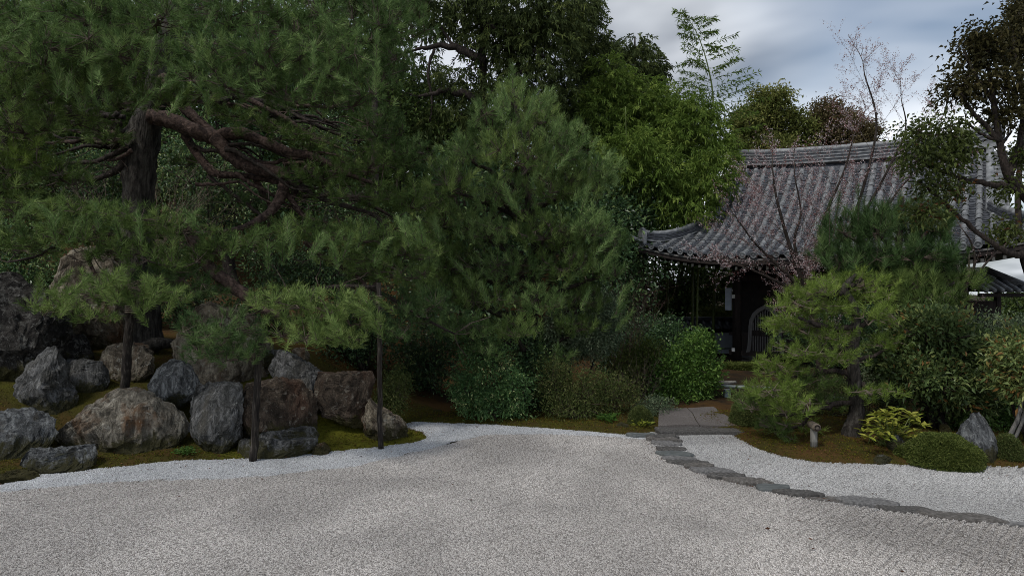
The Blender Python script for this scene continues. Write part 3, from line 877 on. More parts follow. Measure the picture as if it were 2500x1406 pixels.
LG = 'rocks of the stone arrangement under the big pine'
ROCKS = [
    ([(-90, 700), (0, 675), (40, 680), (90, 700), (132, 760), (138, 840), (130, 900), (100, 960), (60, 1010), (-60, 1020), (-110, 850)], 10.7, 0.75, 'rock_dark', 'tall near-black lichened rock at the left edge', 0.05, 0.5),
    ([(200, 612), (240, 618), (272, 650), (300, 700), (310, 780), (306, 860), (270, 890), (215, 880), (180, 860), (140, 840), (137, 760), (150, 700), (175, 640)], 11.9, 0.6, 'rock_tan', 'tall pale tan leaning rock rising behind the pine pad', 0.06, 0.6),
    ([(135, 818), (200, 820), (220, 870), (210, 905), (150, 905), (132, 870)], 11.2, 0.4, 'rock_dark', 'small dark block wedged between the black rock and the tan rock', 0.04, 0.4),
    ([(122, 848), (138, 862), (150, 905), (150, 938), (180, 965), (180, 1000), (168, 1022), (120, 1035), (60, 1020), (44, 975), (50, 940), (65, 900), (68, 885), (90, 880), (105, 855)], 10.2, 0.42, 'rock_grey', 'pointed grey rock with a narrow peak near the black rock', 0.06, 0.55),
    ([(158, 881), (205, 880), (256, 882), (263, 935), (248, 958), (205, 975), (178, 955), (150, 900)], 10.75, 0.42, 'rock_grey', 'squared grey block with a level top', 0.03, 0.38),
    ([(256, 850), (300, 840), (350, 848), (380, 870), (380, 905), (350, 935), (290, 938), (258, 910), (246, 890)], 11.2, 0.5, 'rock_tan', 'low pale rock behind the thick black prop', 0.06, 0.5),
    ([(300, 952), (345, 958), (388, 975), (422, 1010), (436, 1045), (425, 1085), (390, 1118), (300, 1140), (235, 1142), (212, 1108), (175, 1082), (154, 1060), (168, 1040), (215, 1003), (260, 968)], 9.75, 0.62, 'rock_brown', 'large rounded boulder with rusty brown streaks at the gravel edge', 0.05, 0.55),
    ([(408, 880), (440, 888), (492, 938), (475, 968), (440, 992), (418, 1002), (385, 968), (371, 940), (380, 903)], 10.3, 0.4, 'rock_blue', 'smooth blue-grey egg-shaped rock above the streaked boulder', 0.035, 0.6),
    ([(480, 945), (540, 939), (586, 948), (600, 975), (600, 1030), (582, 1072), (558, 1105), (520, 1118), (488, 1100), (457, 1050), (461, 985)], 9.9, 0.42, 'rock_grey', 'upright fluted grey boulder right of the streaked boulder', 0.055, 0.45),
    ([(490, 745), (540, 758), (600, 780), (642, 830), (645, 950), (560, 960), (480, 945), (430, 890), (424, 870), (455, 800)], 11.3, 0.8, 'rock_tan', 'broad tan rock mostly hidden behind the hanging pine branches', 0.05, 0.5),
    ([(-60, 1025), (0, 1008), (55, 1010), (110, 1023), (124, 1060), (112, 1095), (80, 1140), (10, 1165), (-70, 1160)], 9.3, 0.5, 'rock_blue', 'flat-topped blue-grey rock in the lower left corner of the pile', 0.05, 0.5),
    ([(85, 1095), (150, 1099), (207, 1090), (218, 1110), (217, 1140), (160, 1160), (100, 1170), (50, 1160), (60, 1113)], 8.95, 0.32, 'rock_blue', 'low two-toned grey rock in front of the streaked boulder', 0.06, 0.45),
    ([(-40, 1165), (10, 1158), (70, 1156), (84, 1170), (40, 1188), (-40, 1200)], 8.5, 0.35, 'rock_umber', 'flat dark stone lying on the white gravel at the left edge', 0.05, 0.5),
    ([(612, 940), (680, 928), (732, 934), (762, 965), (766, 1020), (762, 1062), (620, 1062), (596, 1000)], 10.25, 0.5, 'rock_umber', 'dark umber boulder sitting on the two flat slabs', 0.045, 0.45),
    ([(592, 1055), (640, 1048), (757, 1046), (771, 1062), (762, 1085), (700, 1092), (596, 1090)], 9.95, 0.38, 'rock_grey', 'upper flat slab below the umber boulder', 0.03, 0.35),
    ([(583, 1074), (640, 1070), (760, 1078), (757, 1098), (722, 1117), (640, 1128), (583, 1125), (578, 1092)], 9.68, 0.36, 'rock_grey', 'lower mottled slab touching the white gravel', 0.035, 0.4),
    ([(678, 860), (702, 861), (742, 888), (780, 913), (788, 960), (784, 1010), (740, 1010), (700, 950), (668, 905)], 10.8, 0.4, 'rock_grey', 'grey ridged rock slanting down behind the umber boulder', 0.07, 0.5),
    ([(778, 914), (850, 910), (903, 911), (912, 930), (903, 980), (892, 1042), (850, 1030), (800, 1010), (778, 965)], 10.75, 0.42, 'rock_umber', 'level-topped dark rock left of the slim pine prop', 0.04, 0.4),
    ([(905, 972), (920, 998), (946, 1000), (988, 1042), (990, 1078), (930, 1078), (890, 1065), (882, 1030)], 10.6, 0.35, 'rock_tan', 'craggy brown rock at the tip of the moss island', 0.08, 0.6),
    ([(765, 1090), (785, 1083), (802, 1098), (800, 1112), (766, 1115)], 9.85, 0.2, 'rock_tan', 'small pale stone beside the slabs on the gravel edge', 0.07, 0.6),
    ([(640, 862), (668, 855), (690, 868), (692, 892), (645, 895)], 11.4, 0.3, 'rock_grey', 'small grey stone showing behind the leaning prop', 0.07, 0.6),
    ([(718, 852), (742, 850), (750, 875), (745, 900), (715, 895)], 11.8, 0.3, 'rock_tan', 'small tan stone behind the ridged rock', 0.07, 0.6),
]
for k, (ol, d, t, mt, lb, jg, fl) in enumerate(ROCKS):
    rock(ol, d, t, M[mt], lb, 100 + k, jg, fl, LG)
RG = 'rocks beside the right shrubs'
rock([(1500, 1060), (1502, 1042), (1516, 1032), (1532, 1036), (1538, 1052), (1536, 1064)], 11.5, 0.15, M['rock_grey'], 'small round grey stone left of the little clipped ball shrub', 140, 0.05, 0.6, None, 4)
rock([(2342, 1060), (2352, 1028), (2374, 1009), (2400, 1011), (2416, 1030), (2426, 1080), (2432, 1125), (2430, 1160), (2372, 1160), (2358, 1095)], 9.35, 0.24, M['rock_blue'], 'tall standing grey stone behind the clipped azalea dome', 141, 0.028, 0.5, RG)
rock([(2170, 1085), (2178, 1067), (2196, 1064), (2208, 1080), (2226, 1095), (2224, 1120), (2180, 1122)], 9.7, 0.18, M['rock_blue'], 'small pale grey rock left of the clipped azalea dome', 142, 0.07, 0.55, RG)
rock([(2130, 1128), (2142, 1114), (2166, 1112), (2186, 1122), (2184, 1136), (2134, 1138)], 9.35, 0.15, M['rock_blue'], 'low dark-blue stone half sunk in the moss', 143, 0.07, 0.6, RG, 4)
rock([(2074, 1126), (2084, 1114), (2098, 1113), (2106, 1124), (2100, 1132), (2078, 1132)], 9.5, 0.1, M['rock_tan'], 'tiny brown stone in the right moss', 144, 0.07, 0.6, RG, 4)
rock([(2294, 1070), (2296, 1040), (2306, 1034), (2318, 1042), (2320, 1070)], 10.6, 0.12, M['rock_umber'], 'small dark upright stone by the broad shrub trunk', 145, 0.05, 0.5, RG, 4)
rock([(975, 1034), (995, 1020), (1040, 1018), (1080, 1030), (1082, 1044), (980, 1044)], 12.6, 0.35, M['rock_dark'], 'low dark stone in the shade behind the moss island', 146, 0.07, 0.5, None, 4)
rock([(1048, 1030), (1052, 1004), (1072, 1000), (1084, 1012), (1084, 1036)], 12.9, 0.2, M['rock_dark'], 'dim upright stone in the shade under the trees', 147, 0.07, 0.5, None, 4)


# ------------------------------------------------------------------ stepping stones and the stone bridge
def slab(outline_xy, z_top, thick, mat, label, name, cat, group, seed, smooth=False):
    rng = np.random.default_rng(seed)
    P = np.asarray(outline_xy, float)
    n = len(P)
    c = P.mean(0)
    zt = z_top + rng.normal(0, 0.006, n)
    rings = [np.column_stack((P, np.full(n, z_top - thick))),
             np.column_stack((c + (P - c) * 1.0, zt - 0.016)),
             np.column_stack((c + (P - c) * 0.955, zt)),
             np.column_stack((c + (P - c) * 0.5, np.full(n, z_top) + rng.normal(0, 0.003, n)))]
    v = np.vstack(rings + [np.array([[c[0], c[1], z_top]])])
    q = []
    for r in range(3):
        for k in range(n):
            k2 = (k + 1) % n
            q.append((r * n + k, r * n + k2, (r + 1) * n + k2, (r + 1) * n + k))
    t = [(3 * n + k, 3 * n + (k + 1) % n, 4 * n) for k in range(n)]
    return Geo().add(v, t, q).thing(name, mat, label, cat, group, smooth=smooth)


STEPS = [(240, 585, 267, 17, 'broad slab right in front of the stone bridge'), (70, 250, 292, 9, 'thin bluish slab reaching left into the gravel'),
         (580, 757, 257, 17, 'slab by the dark azalea at the right foot of the bridge'), (195, 395, 305, 10, 'first narrow slab in front of the broad bridge slab'),
         (215, 392, 324, 10, 'second narrow slab in front of the broad bridge slab'), (240, 395, 346, 13, 'third slab from the bridge, narrow and level'),
         (250, 435, 379, 13, 'fourth slab where the path starts to turn'), (256, 470, 413, 17, 'dark bluish slab at the left bulge of the path'),
         (290, 502, 441, 13, 'slab just after the dark bluish one'), (322, 575, 463, 12, 'long thin slab at the start of the diagonal run'),
         (420, 612, 487, 13, 'short slab between two long slabs of the diagonal run'), (470, 732, 518, 18, 'broad brownish slab near the moss bay'),
         (560, 800, 549, 16, 'slab next after the broad brownish slab'), (690, 950, 580, 20, 'thick slab before the smooth grey one'),
         (862, 1074, 617, 23, 'smooth blue-grey slab, palest of the path'), (985, 1266, 654, 17, 'slab right after the palest slab'),
         (1180, 1432, 683, 16, 'half-buried slab in the middle of the diagonal run'), (1372, 1722, 712, 25, 'wide pointed slab third from the near end'),
         (1612, 1948, 756, 27, 'wide slab second from the near end'), (1912, 2350, 806, 31, 'largest slab with a pointed right tip'),
         (2290, 2560, 842, 12, 'slab sunk under gravel at the right frame edge')]
for k, (x0, x1, yc, hh, lb) in enumerate(STEPS):
    rng = np.random.default_rng(300 + k)
    a, b, c, dd = 1500 + x0 * 0.4, 1500 + x1 * 0.4, 950 + yc * 0.4, hh * 0.4
    cen = G((a + b) / 2, c)
    hw = (b - a) / 2 / K * cen[1] * 0.92
    hd = max((G(1250, c - dd)[1] - G(1250, c + dd)[1]) / 2 * 0.86, 0.055)
    n = 16
    th = np.linspace(0, 2 * np.pi, n, endpoint=False) + rng.normal(0, 0.08, n)
    ex = 0.62
    X = np.sign(np.cos(th)) * np.abs(np.cos(th)) ** ex * hw * (1 + rng.normal(0, 0.05, n))
    Y = np.sign(np.sin(th)) * np.abs(np.sin(th)) ** ex * hd * (1 + rng.normal(0, 0.09, n))
    X += Y * rng.normal(-0.5, 0.35)
    tilt = (-0.10 if k < 9 else -0.16) + rng.normal(0, 0.03)
    ol = np.column_stack((cen[0] + X, cen[1] + Y + (X * tilt if k > 8 else 0)))
    slab(ol, 0.055 + rng.uniform(0, 0.012) + (0.02 if k == 0 else 0) - (0.022 if k in (16, 20) else 0), 0.07, M['path_blue'] if k in (1, 7, 14) else M[('path_stone', 'path_stone_b', 'path_stone_c')[k % 3]], lb, 'stepping_stone', 'stepping stone', 'slabs of the stepping stone path', 320 + k)


def bridge():
    """low arched crossing made of two granite slabs side by side"""
    e = empty('stone_bridge', (3.25, 12.9, 0.0), 'low arched bridge of two pinkish granite slabs leading to the bamboo rail', 'bridge')
    A, B = G(1607, 1043, 0.08), G(1800, 1041, 0.08)
    far = 1.45
    ax = np.array((0.10, 1.0)); ax /= np.linalg.norm(ax)
    split = 0.52
    for (t0, t1) in ((0.0, split - 0.006), (split + 0.006, 1.0)):
        g = Geo()
        ns, nt = 14, 4
        V = []
        for i in range(ns + 1):
            s = i / ns
            for j in range(nt + 1):
                t = t0 + (t1 - t0) * j / nt
                p = A[:2] * (1 - t) + B[:2] * t + ax * (s * far) + np.array((0.30 * s * (0.6 - t), 0))
                V.append((p[0], p[1], 0.10 + 0.06 * math.sin(math.pi * min(1, s * 0.6 + 0.04)) + 0.012 * math.sin(9 * s + 5 * t)))
        V = np.array(V)
        low = V.copy(); low[:, 2] -= 0.17
        n1 = len(V)
        q = []
        for i in range(ns):
            for j in range(nt):
                a = i * (nt + 1) + j
                q.append((a, a + 1, a + nt + 2, a + nt + 1)); q.append((n1 + a, n1 + a + nt + 1, n1 + a + nt + 2, n1 + a + 1))
        for i in range(ns):
            for j in (0, nt):
                a = i * (nt + 1) + j; b = a + nt + 1
                q.append((a, b, n1 + b, n1 + a))
        for j in range(nt):
            for i in (0, ns):
                a = i * (nt + 1) + j
                q.append((a, a + 1, n1 + a + 1, n1 + a))
        g.add(np.vstack((V, low)), None, q)
        g.part('slab', M['granite'], e)
    # the step stone under its near end
    g = Geo()
    box(g, (A[0] - 0.05, A[1] - 0.34, -0.05), (B[0] + 0.1, A[1] - 0.02, 0.075))
    g.part('step', M['path_stone'], e)


bridge()


# ------------------------------------------------------------------ props under the pine, bamboo stake, bamboo rail
def prop(p0, p1, r0, r1, label, seed):
    rng = np.random.default_rng(seed)
    e = empty('pine_prop', p0, label, 'prop', 'wooden props under the pine')
    n = 16
    t = np.linspace(0, 1, n)[:, None]
    pts = np.asarray(p0) * (1 - t) + np.asarray(p1) * t
    pts[:, :2] += rng.normal(0, 0.006, (n, 2))
    g = tube(Geo(), pts, np.linspace(r0, r1, n), 10, 0.05, rng)
    g.part('pole', M['pole'], e, True)
    # straw rope binding under the limb
    g = Geo()
    for k in range(4):
        a = np.linspace(0, 2 * np.pi, 13)
        zc = pts[-2] - np.array((0, 0, 0.03 * k + 0.05))
        ring = zc + np.stack((np.cos(a) * r1 * 1.25, np.sin(a) * r1 * 1.25, a * 0.002), 1)
        tube(g, ring, 0.009, 5, cap=False)
    g.part('rope', M['twig_pale'], e, True)


prop(W(304, 955, 10.45), W(320, 725, 10.2), 0.070, 0.060, 'thick black prop planted behind the streaked boulder', 1)
prop(G(618, 1128), W(634, 825, 9.35), 0.052, 0.044, 'leaning dark prop standing in the gravel before the slabs', 2)
prop(G(929, 1099), W(925, 690, 10.2), 0.040, 0.034, 'slim straight prop at the moss island edge', 3)


def stake():
    b = G(1987, 1098, 0.06)
    e = empty('bamboo_stake', b, 'short cut bamboo stake with a cross-piece standing in the right moss', 'stake')
    g = Geo()
    h = 0.30
    zs = np.array((0, 0.14, 0.15, 0.16, h)); rs = np.array((0.050, 0.048, 0.053, 0.048, 0.047))
    tube(g, np.column_stack((np.full(5, b[0]), np.full(5, b[1]), b[2] - 0.06 + zs * 1.25)), rs, 16)
    g.part('post', M['bamboo_pole'], e, True)
    g = Geo()
    top = b + np.array((-0.006, 0, 0.345))
    tube(g, [top + np.array((0.0, -0.12, 0)), top + np.array((0.0, 0.10, 0.01))], 0.056, 16)
    g.part('cross_piece', M['cut_wood'], e, True)
    g = Geo()
    a = np.linspace(0, 2 * np.pi, 17)
    tube(g, top + np.stack((np.cos(a) * 0.035, np.full(17, -0.124), np.sin(a) * 0.035), 1), 0.010, 6, cap=False)
    g.part('hollow_rim', M['bark_dark'], e, True)


stake()


def rail_fence():
    base = G(1770, 1000, 0.1)
    e = empty('bamboo_rail', base, 'low bamboo rail barrier with a short white post beyond the bridge', 'rail')

    def pole(a, b, r, mat='bamboo_blue'):
        p = np.array((a, b), float)
        t = np.linspace(0, 1, 13)[:, None]
        pts = p[0] * (1 - t) + p[1] * t
        rr = np.full(13, r); rr[[3, 6, 9]] *= 1.12
        tube(Geo(), pts, rr, 12).part('rail', M[mat], e, True)
    d = 14.6
    pole(W(1742, 942, d), W(1888, 948, d - 0.2), 0.036)
    pole(W(1742, 977, d), W(1842, 980, d - 0.1), 0.034)
    pole(W(1752, 934, d + 0.7), W(1795, 932, d + 0.8), 0.03, 'bamboo_pole')
    pole(W(1764, 938, d + 0.3), W(1796, 933, d + 0.8), 0.03, 'bamboo_pole')
    pole(W(2030, 970, 12.6), W(2185, 975, 12.4), 0.026)
    p = W(1775, 965, d + 0.05)
    g = Geo(); box(g, p + np.array((-0.062, -0.05, -0.13)), p + np.array((0.062, 0.05, 0.13)))
    g.part('white_sleeve', M['blue_paint'], e)
    for px in (1775, 1815, 2110):
        q = W(px, 965, d + 0.1 if px < 2000 else 12.6)
        tube(Geo(), [(q[0], q[1], 0.0), (q[0], q[1], q[2] + 0.12)], 0.04, 10).part('post', M['pole'], e, True)


rail_fence()


# ------------------------------------------------------------------ the temple hall
AL = R(35)
U2 = np.array((math.cos(AL), -math.sin(AL))); V2 = np.array((-math.sin(AL), -math.cos(AL)))
O2 = np.array((7.81, 23.81))             # below the left end of the ridge
RL = 7.28                                # ridge length
RUN = 4.70                               # ridge to front eave, in plan
RH = 2.43                                # where the gable ends and the hip starts
HIPX = 1.51
Z_RIDGE, Z_EAVE = 6.52, 3.30
WALL_R, WALL_S0, WALL_S1 = 2.42, 0.77, RL - 0.77


def F(s, r, z):
    s, r, z = np.broadcast_arrays(np.asarray(s, float), np.asarray(r, float), np.asarray(z, float))
    p = O2 + s[..., None] * U2 + r[..., None] * V2
    return np.concatenate((p, z[..., None]), -1)


def frame(v):
    return F(v[:, 0], v[:, 1], v[:, 2])


def roof_z(s, r):
    s, r = np.asarray(s, float), np.abs(np.asarray(r, float))
    t = r / RUN
    z = Z_RIDGE - (Z_RIDGE - Z_EAVE) * (0.45 * t + 0.55 * (1 - (1 - np.minimum(t, 1)) ** 2))
    e = np.minimum(s + HIPX, RL + HIPX - s)
    z += 0.46 * np.maximum(0, 1 - e / 3.2) ** 2 * np.clip((r - 1.2) / (RUN - 1.2), 0, 1) ** 1.5
    z += -0.20 * (s / RL) * (1 - t) + 0.10 * (2 * s / RL - 1) ** 2 * np.maximum(0, 1 - t * 1.5)
    return z


def hip_r(s):
    """plan run at which the column at s starts"""
    if s < 0:
        return RH + (RUN - RH) * (-s / HIPX)
    if s > RL:
        return RH + (RUN - RH) * ((s - RL) / HIPX)
    return 0.16


temple = empty('temple_hall', (8.0, 20.5, 0.0), 'dark wooden temple hall with a sweeping grey tiled roof', 'building')


def temple_roof():
    # the roof deck, front and back slopes, left and right skirts
    g = Geo()
    ns, nr = 60, 24
    for sgn in (1, -1):
        S = np.linspace(-HIPX, RL + HIPX, ns + 1)
        V = []
        for s in S:
            r0 = hip_r(s) if (s < 0 or s > RL) else 0.0
            rr = np.linspace(r0, RUN, nr + 1)
            V.append(F(np.full(nr + 1, s), rr * sgn, roof_z(np.full(nr + 1, s), rr) - 0.02))
        V = np.array(V)
        low = V.copy(); low[..., 2] -= 0.10
        i, j = np.meshgrid(np.arange(ns), np.arange(nr), indexing='ij')
        a = (i * (nr + 1) + j).ravel()
        q = np.stack((a, a + 1, a + nr + 2, a + nr + 1), 1)
        g.add(V.reshape(-1, 3), None, q)
        g.add(low.reshape(-1, 3), None, q[:, ::-1])
    for end in (0, 1):
        V = []
        for k in range(13):
            t = k / 12
            s = -HIPX * t if end == 0 else RL + HIPX * t
            rr = np.linspace(-1, 1, 17) * (RH + (RUN - RH) * t)
            V.append(F(np.full(17, s), rr, roof_z(np.full(17, s), np.full(17, RH + (RUN - RH) * t)) - 0.02 - 0.0 * rr))
        V = np.array(V)
        i, j = np.meshgrid(np.arange(12), np.arange(16), indexing='ij')
        a = (i * 17 + j).ravel()
        g.add(V.reshape(-1, 3), None, np.stack((a, a + 1, a + 18, a + 17), 1))
        low = V.copy(); low[..., 2] -= 0.1
        g.add(low.reshape(-1, 3), None, np.stack((a, a + 1, a + 18, a + 17), 1))
    roof = g.part('roof', M['tile_pan'], temple, True)

    def unit_round(r, ln, seg=8, lip=0.006):
        a = np.linspace(0, np.pi, seg + 1)
        v = []
        for y, rr in ((0.0, r - lip), (-ln * 0.86, r - lip * 0.3), (-ln * 0.86, r + lip), (-ln, r + lip)):
            v += [(math.cos(x) * rr, y, math.sin(x) * rr) for x in a]
        n = seg + 1
        q = [(k * n + j, k * n + j + 1, (k + 1) * n + j + 1, (k + 1) * n + j) for k in range(3) for j in range(seg)]
        return np.array(v), np.array(q)

    def unit_pan(w, ln, seg=5):
        x = np.linspace(-w / 2, w / 2, seg + 1)
        zc = 0.030 * (2 * x / w) ** 2
        v = []
        for y, dz in ((0.0, -0.010), (-ln, 0.014), (-ln, -0.010)):
            v += [(a, y, b + dz) for a, b in zip(x, zc)]
        n = seg + 1
        q = [(k * n + j, k * n + j + 1, (k + 1) * n + j + 1, (k + 1) * n + j) for k in range(2) for j in range(seg)]
        return np.array(v), np.array(q)

    SP = 0.30
    cols = np.arange(-HIPX + 0.14, RL + HIPX - 0.05, SP)
    RT_L, PT_L = 0.285, 0.135
    rv, rq = unit_round(0.084, RT_L + 0.01, lip=0.009)
    pv, pq = unit_pan(SP - 0.10, PT_L + 0.03)
    me_round = Geo().add(rv, None, rq).mesh('round_tile', M['tile'], True)
    me_pan = Geo().add(pv, None, pq).mesh('pan_tile', M['tile_pan'], False)

    def mats(s, r, lift):
        """frame of the slope at (s, r): x along the eave, -y down the slope"""
        p = F(s, r, roof_z(s, r) + lift)
        p2 = F(s, r + 0.05, roof_z(s, r + 0.05) + lift)
        dn = nrm(p2 - p)
        e = F(s + 0.05, r, roof_z(s + 0.05, r) + lift) - F(s - 0.05, r, roof_z(s - 0.05, r) + lift)
        ex = nrm(e)
        ez = nrm(np.cross(ex, -dn))
        ex = np.cross(-dn, ez)
        return p, ex, -dn, ez

    rounds, pans = [], []
    for s in cols:
        r = RUN + 0.06
        rs = []
        r0 = hip_r(s) + (0.10 if (s < 0 or s > RL) else 0.0)
        # walk up the slope by true length
        while r > r0 + 0.10:
            dz = float(roof_z(s, r - 0.1) - roof_z(s, r)) / 0.1
            step = RT_L / math.hypot(1, dz)
            rs.append(max(r - step, r0))
            r -= step
        rounds += [(s, x) for x in rs]
        sp = s + SP / 2
        if sp > RL + HIPX - 0.1:
            continue
        r = RUN + 0.02
        r0 = hip_r(sp) + (0.05 if (sp < 0 or sp > RL) else 0.0)
        while r > r0 + 0.08:
            dz = float(roof_z(sp, r - 0.1) - roof_z(sp, r)) / 0.1
            step = PT_L / math.hypot(1, dz)
            pans.append((sp, r - step))
            r -= step

    rng = np.random.default_rng(5)

    def scatter(items, mesh, base_v, base_q, mat, name, limit, lift, rank, jit):
        items = sorted(items, key=rank)
        rest = Geo()
        for k, (s, r) in enumerate(items):
            p, ex, ey, ez = mats(s, r, lift)
            yaw = rng.normal(0, jit); roll = rng.normal(0, jit * 0.8)
            Mx = Matrix(((ex[0], ey[0], ez[0], p[0]), (ex[1], ey[1], ez[1], p[1]), (ex[2], ey[2], ez[2], p[2]), (0, 0, 0, 1)))
            Mx = Mx @ Matrix.Rotation(yaw, 4, 'Z') @ Matrix.Rotation(roll, 4, 'X') @ Matrix.Translation((0, 0, rng.normal(0, 0.003)))
            if k < limit:
                o = bpy.data.objects.new(name, mesh)
                COL.objects.link(o)
                o.parent = roof
                o.matrix_basis = Mx
            else:
                A = np.array(Mx)
                rest.add(base_v @ A[:3, :3].T + A[:3, 3], None, base_q)
        if rest.n:
            rest.part('far_' + name + 's', mat, roof, name == 'round_tile', kind='stuff')
    # the open left half of the roof and its right end show largest
    rank = lambda it: (0 if it[0] < 1.5 else 1 if it[0] > RL - 1.2 else 2, -it[1])
    scatter(rounds, me_round, rv, rq, M['tile'], 'round_tile', 300, 0.030, rank, 0.02)
    scatter(pans, me_pan, pv, pq, M['tile_pan'], 'pan_tile', 300, 0.018, rank, 0.02)
    # round end tiles with a rim and a boss
    g = Geo()
    a = np.linspace(0, 2 * np.pi, 17)[:-1]
    prof = ((0.0, 0.03), (0.088, 0.03), (0.088, -0.03), (0.072, -0.03), (0.066, -0.012), (0.034, -0.012), (0.026, -0.026), (0.0, -0.028))
    v = np.array([(math.cos(x) * r, y, math.sin(x) * r) for r, y in prof for x in a])
    q = [(k * 16 + j, k * 16 + (j + 1) % 16, (k + 1) * 16 + (j + 1) % 16, (k + 1) * 16 + j) for k in range(len(prof) - 1) for j in range(16)]
    me_end = Geo().add(v, None, q).mesh('eave_end_tile', M['tile'], False)
    for s in cols:
        p, ex, ey, ez = mats(s, RUN + 0.085, 0.034)
        Mx = Matrix(((ex[0], ey[0], ez[0], p[0]), (ex[1], ey[1], ez[1], p[1]), (ex[2], ey[2], ez[2], p[2]), (0, 0, 0, 1)))
        o = bpy.data.objects.new('eave_end_tile', me_end); COL.objects.link(o); o.parent = roof; o.matrix_basis = Mx
    # main ridge: stacked courses and a rounded cap
    S = np.linspace(-0.18, RL + 0.18, 40)

    def ridge_base(S):
        return roof_z(np.clip(S, 0, RL), 0 * S) + 0.10 + 0.16 * np.clip((S - RL + 1.6) / 1.7, 0, 1) ** 2 + 0.05 * np.clip((1.2 - S) / 1.3, 0, 1) ** 2

    def strip(S, zlo, zhi, half):
        lo, hi = zlo, zhi
        V = np.concatenate((F(S, half, lo), F(S, half, hi), F(S, -half, hi), F(S, -half, lo)))
        n = len(S)
        q = [(b * n + k, b * n + k + 1, ((b + 1) % 4) * n + k + 1, ((b + 1) % 4) * n + k) for b in range(4) for k in range(n - 1)]
        q += [(0, n, 2 * n, 3 * n), (n - 1, 4 * n - 1, 3 * n - 1, 2 * n - 1)]
        return V, q
    zb = ridge_base(S)
    for k in range(8):
        h = 0.19 - 0.006 * k - (0.025 if k % 2 else 0)
        V, q = strip(S, (zb if k else roof_z(np.clip(S, 0, RL), 0 * S) + 0.09) + k * 0.052 - 0.08, zb + k * 0.052 + 0.040 - 0.08 + (0.012 if k % 2 else 0), h)
        Geo().add(V, None, q).part('ridge_course', M['tile'] if k % 2 == 0 else M['tile_pan'], roof)
    g = Geo()
    tube(g, F(S, 0 * S, zb + 0.37), 0.095, 12)
    g.part('ridge_cap', M['tile'], roof, True)
    # the ornamental end tiles of the ridge
    for s0, sg in ((-0.2, -1), (RL + 0.2, 1)):
        ol = [(-0.30, -0.05), (-0.26, 0.28), (-0.16, 0.42), (-0.08, 0.60), (0, 0.66), (0.08, 0.60), (0.16, 0.42), (0.26, 0.28), (0.30, -0.05)]
        zz = float(ridge_base(np.array([s0]))[0])
        n = len(ol)
        V = np.concatenate([F(np.full(n, s0 + sg * dd), np.array([p[0] * sc for p in ol]), zz + np.array([p[1] * sc for p in ol]) - 0.05) for dd, sc in ((0, 1.0), (0.09, 1.0), (0.13, 0.8))])
        q = [(b * n + k, b * n + (k + 1) % n, (b + 1) * n + (k + 1) % n, (b + 1) * n + k) for b in (0, 1) for k in range(n)]
        t = [(0, k + 1, k) for k in range(1, n - 1)] + [(2 * n, 2 * n + k, 2 * n + k + 1) for k in range(1, n - 1)]
        Geo().add(V, t, q).part('ridge_end_tile', M['tile_pan'], roof)
    # gable verges: a descending roll and short rolls laid sideways under it
    me_side = Geo()
    sv, sq = unit_round(0.075, 0.36, 8)
    me_side.add(sv, None, sq)
    me_side = me_side.mesh('verge_tile', M['tile'], True)
    for s0, sg in ((0.02, -1), (RL - 0.02, 1)):
        rr = np.linspace(0.12, RH + 0.05, 16)
        g = Geo()
        tube(g, F(np.full(16, s0), rr, roof_z(np.full(16, s0), rr) + 0.10), 0.10, 12, 0.01)
        g.part('verge_roll', M['tile'], roof, True)
        r = 0.2
        while r < RH + 0.1:
            p = F(s0 + sg * 0.06, r, roof_z(s0, r) + 0.015)
            dn = nrm(F(s0, r + 0.05, roof_z(s0, r + 0.05)) - F(s0, r, roof_z(s0, r)))
            out = np.array((U2[0] * sg, U2[1] * sg, -0.10)); out = nrm(out)
            ey = -out
            ex = nrm(dn - ey * (dn @ ey)) * sg
            ez = np.cross(ex, ey)
            if ez[2] < 0:
                ex, ez = -ex, -ez
            Mx = Matrix(((ex[0], ey[0], ez[0], p[0]), (ex[1], ey[1], ez[1], p[1]), (ex[2], ey[2], ez[2], p[2]), (0, 0, 0, 1)))
            o = bpy.data.objects.new('verge_tile', me_side); COL.objects.link(o); o.parent = roof; o.matrix_basis = Mx
            r += 0.165 / math.hypot(1, 0.8)
    # hip ridges with stacked courses, turned-up corner tiles
    for sg in (0, 1):
        t = np.linspace(0, 1, 18)
        s = -HIPX * 1.0 * t if sg == 0 else RL + HIPX * t
        r = RH + (RUN - RH) * t * 1.0
        base = roof_z(s, r) + 0.02 + 0.10 * t ** 4
        dirp = nrm(np.array((-HIPX if sg == 0 else HIPX, RUN - RH)))
        side = np.array((-dirp[1], dirp[0]))
        for k in range(5):
            hw = 0.115 - 0.008 * (k % 2)
            lo, hi = base + k * 0.048, base + k * 0.048 + 0.036
            m_ = slice(0, 18 - 1)
            L_ = lambda w, z: F(s[m_] + side[0] * w, r[m_] + side[1] * w, z[m_])
            V = np.concatenate((L_(hw, lo), L_(hw, hi), L_(-hw, hi), L_(-hw, lo)))
            n = 17
            q = [(b * n + kk, b * n + kk + 1, ((b + 1) % 4) * n + kk + 1, ((b + 1) % 4) * n + kk) for b in range(4) for kk in range(n - 1)]
            q += [(0, n, 2 * n, 3 * n), (n - 1, 4 * n - 1, 3 * n - 1, 2 * n - 1)]
            Geo().add(V, None, q).part('hip_course', M['tile_pan'] if k else M['tile'], roof)
        g = Geo(); tube(g, F(s[:17], r[:17], base[:17] + 0.26), 0.075, 10)
        g.part('hip_cap', M['tile'], roof, True)
        # corner end tile and upturned tip
        e0 = np.array((s[16], r[16])); 
        n = 7
        ol = [(-0.17, -0.08), (-0.19, 0.20), (-0.10, 0.34), (0, 0.40), (0.10, 0.34), (0.19, 0.20), (0.17, -0.08)]
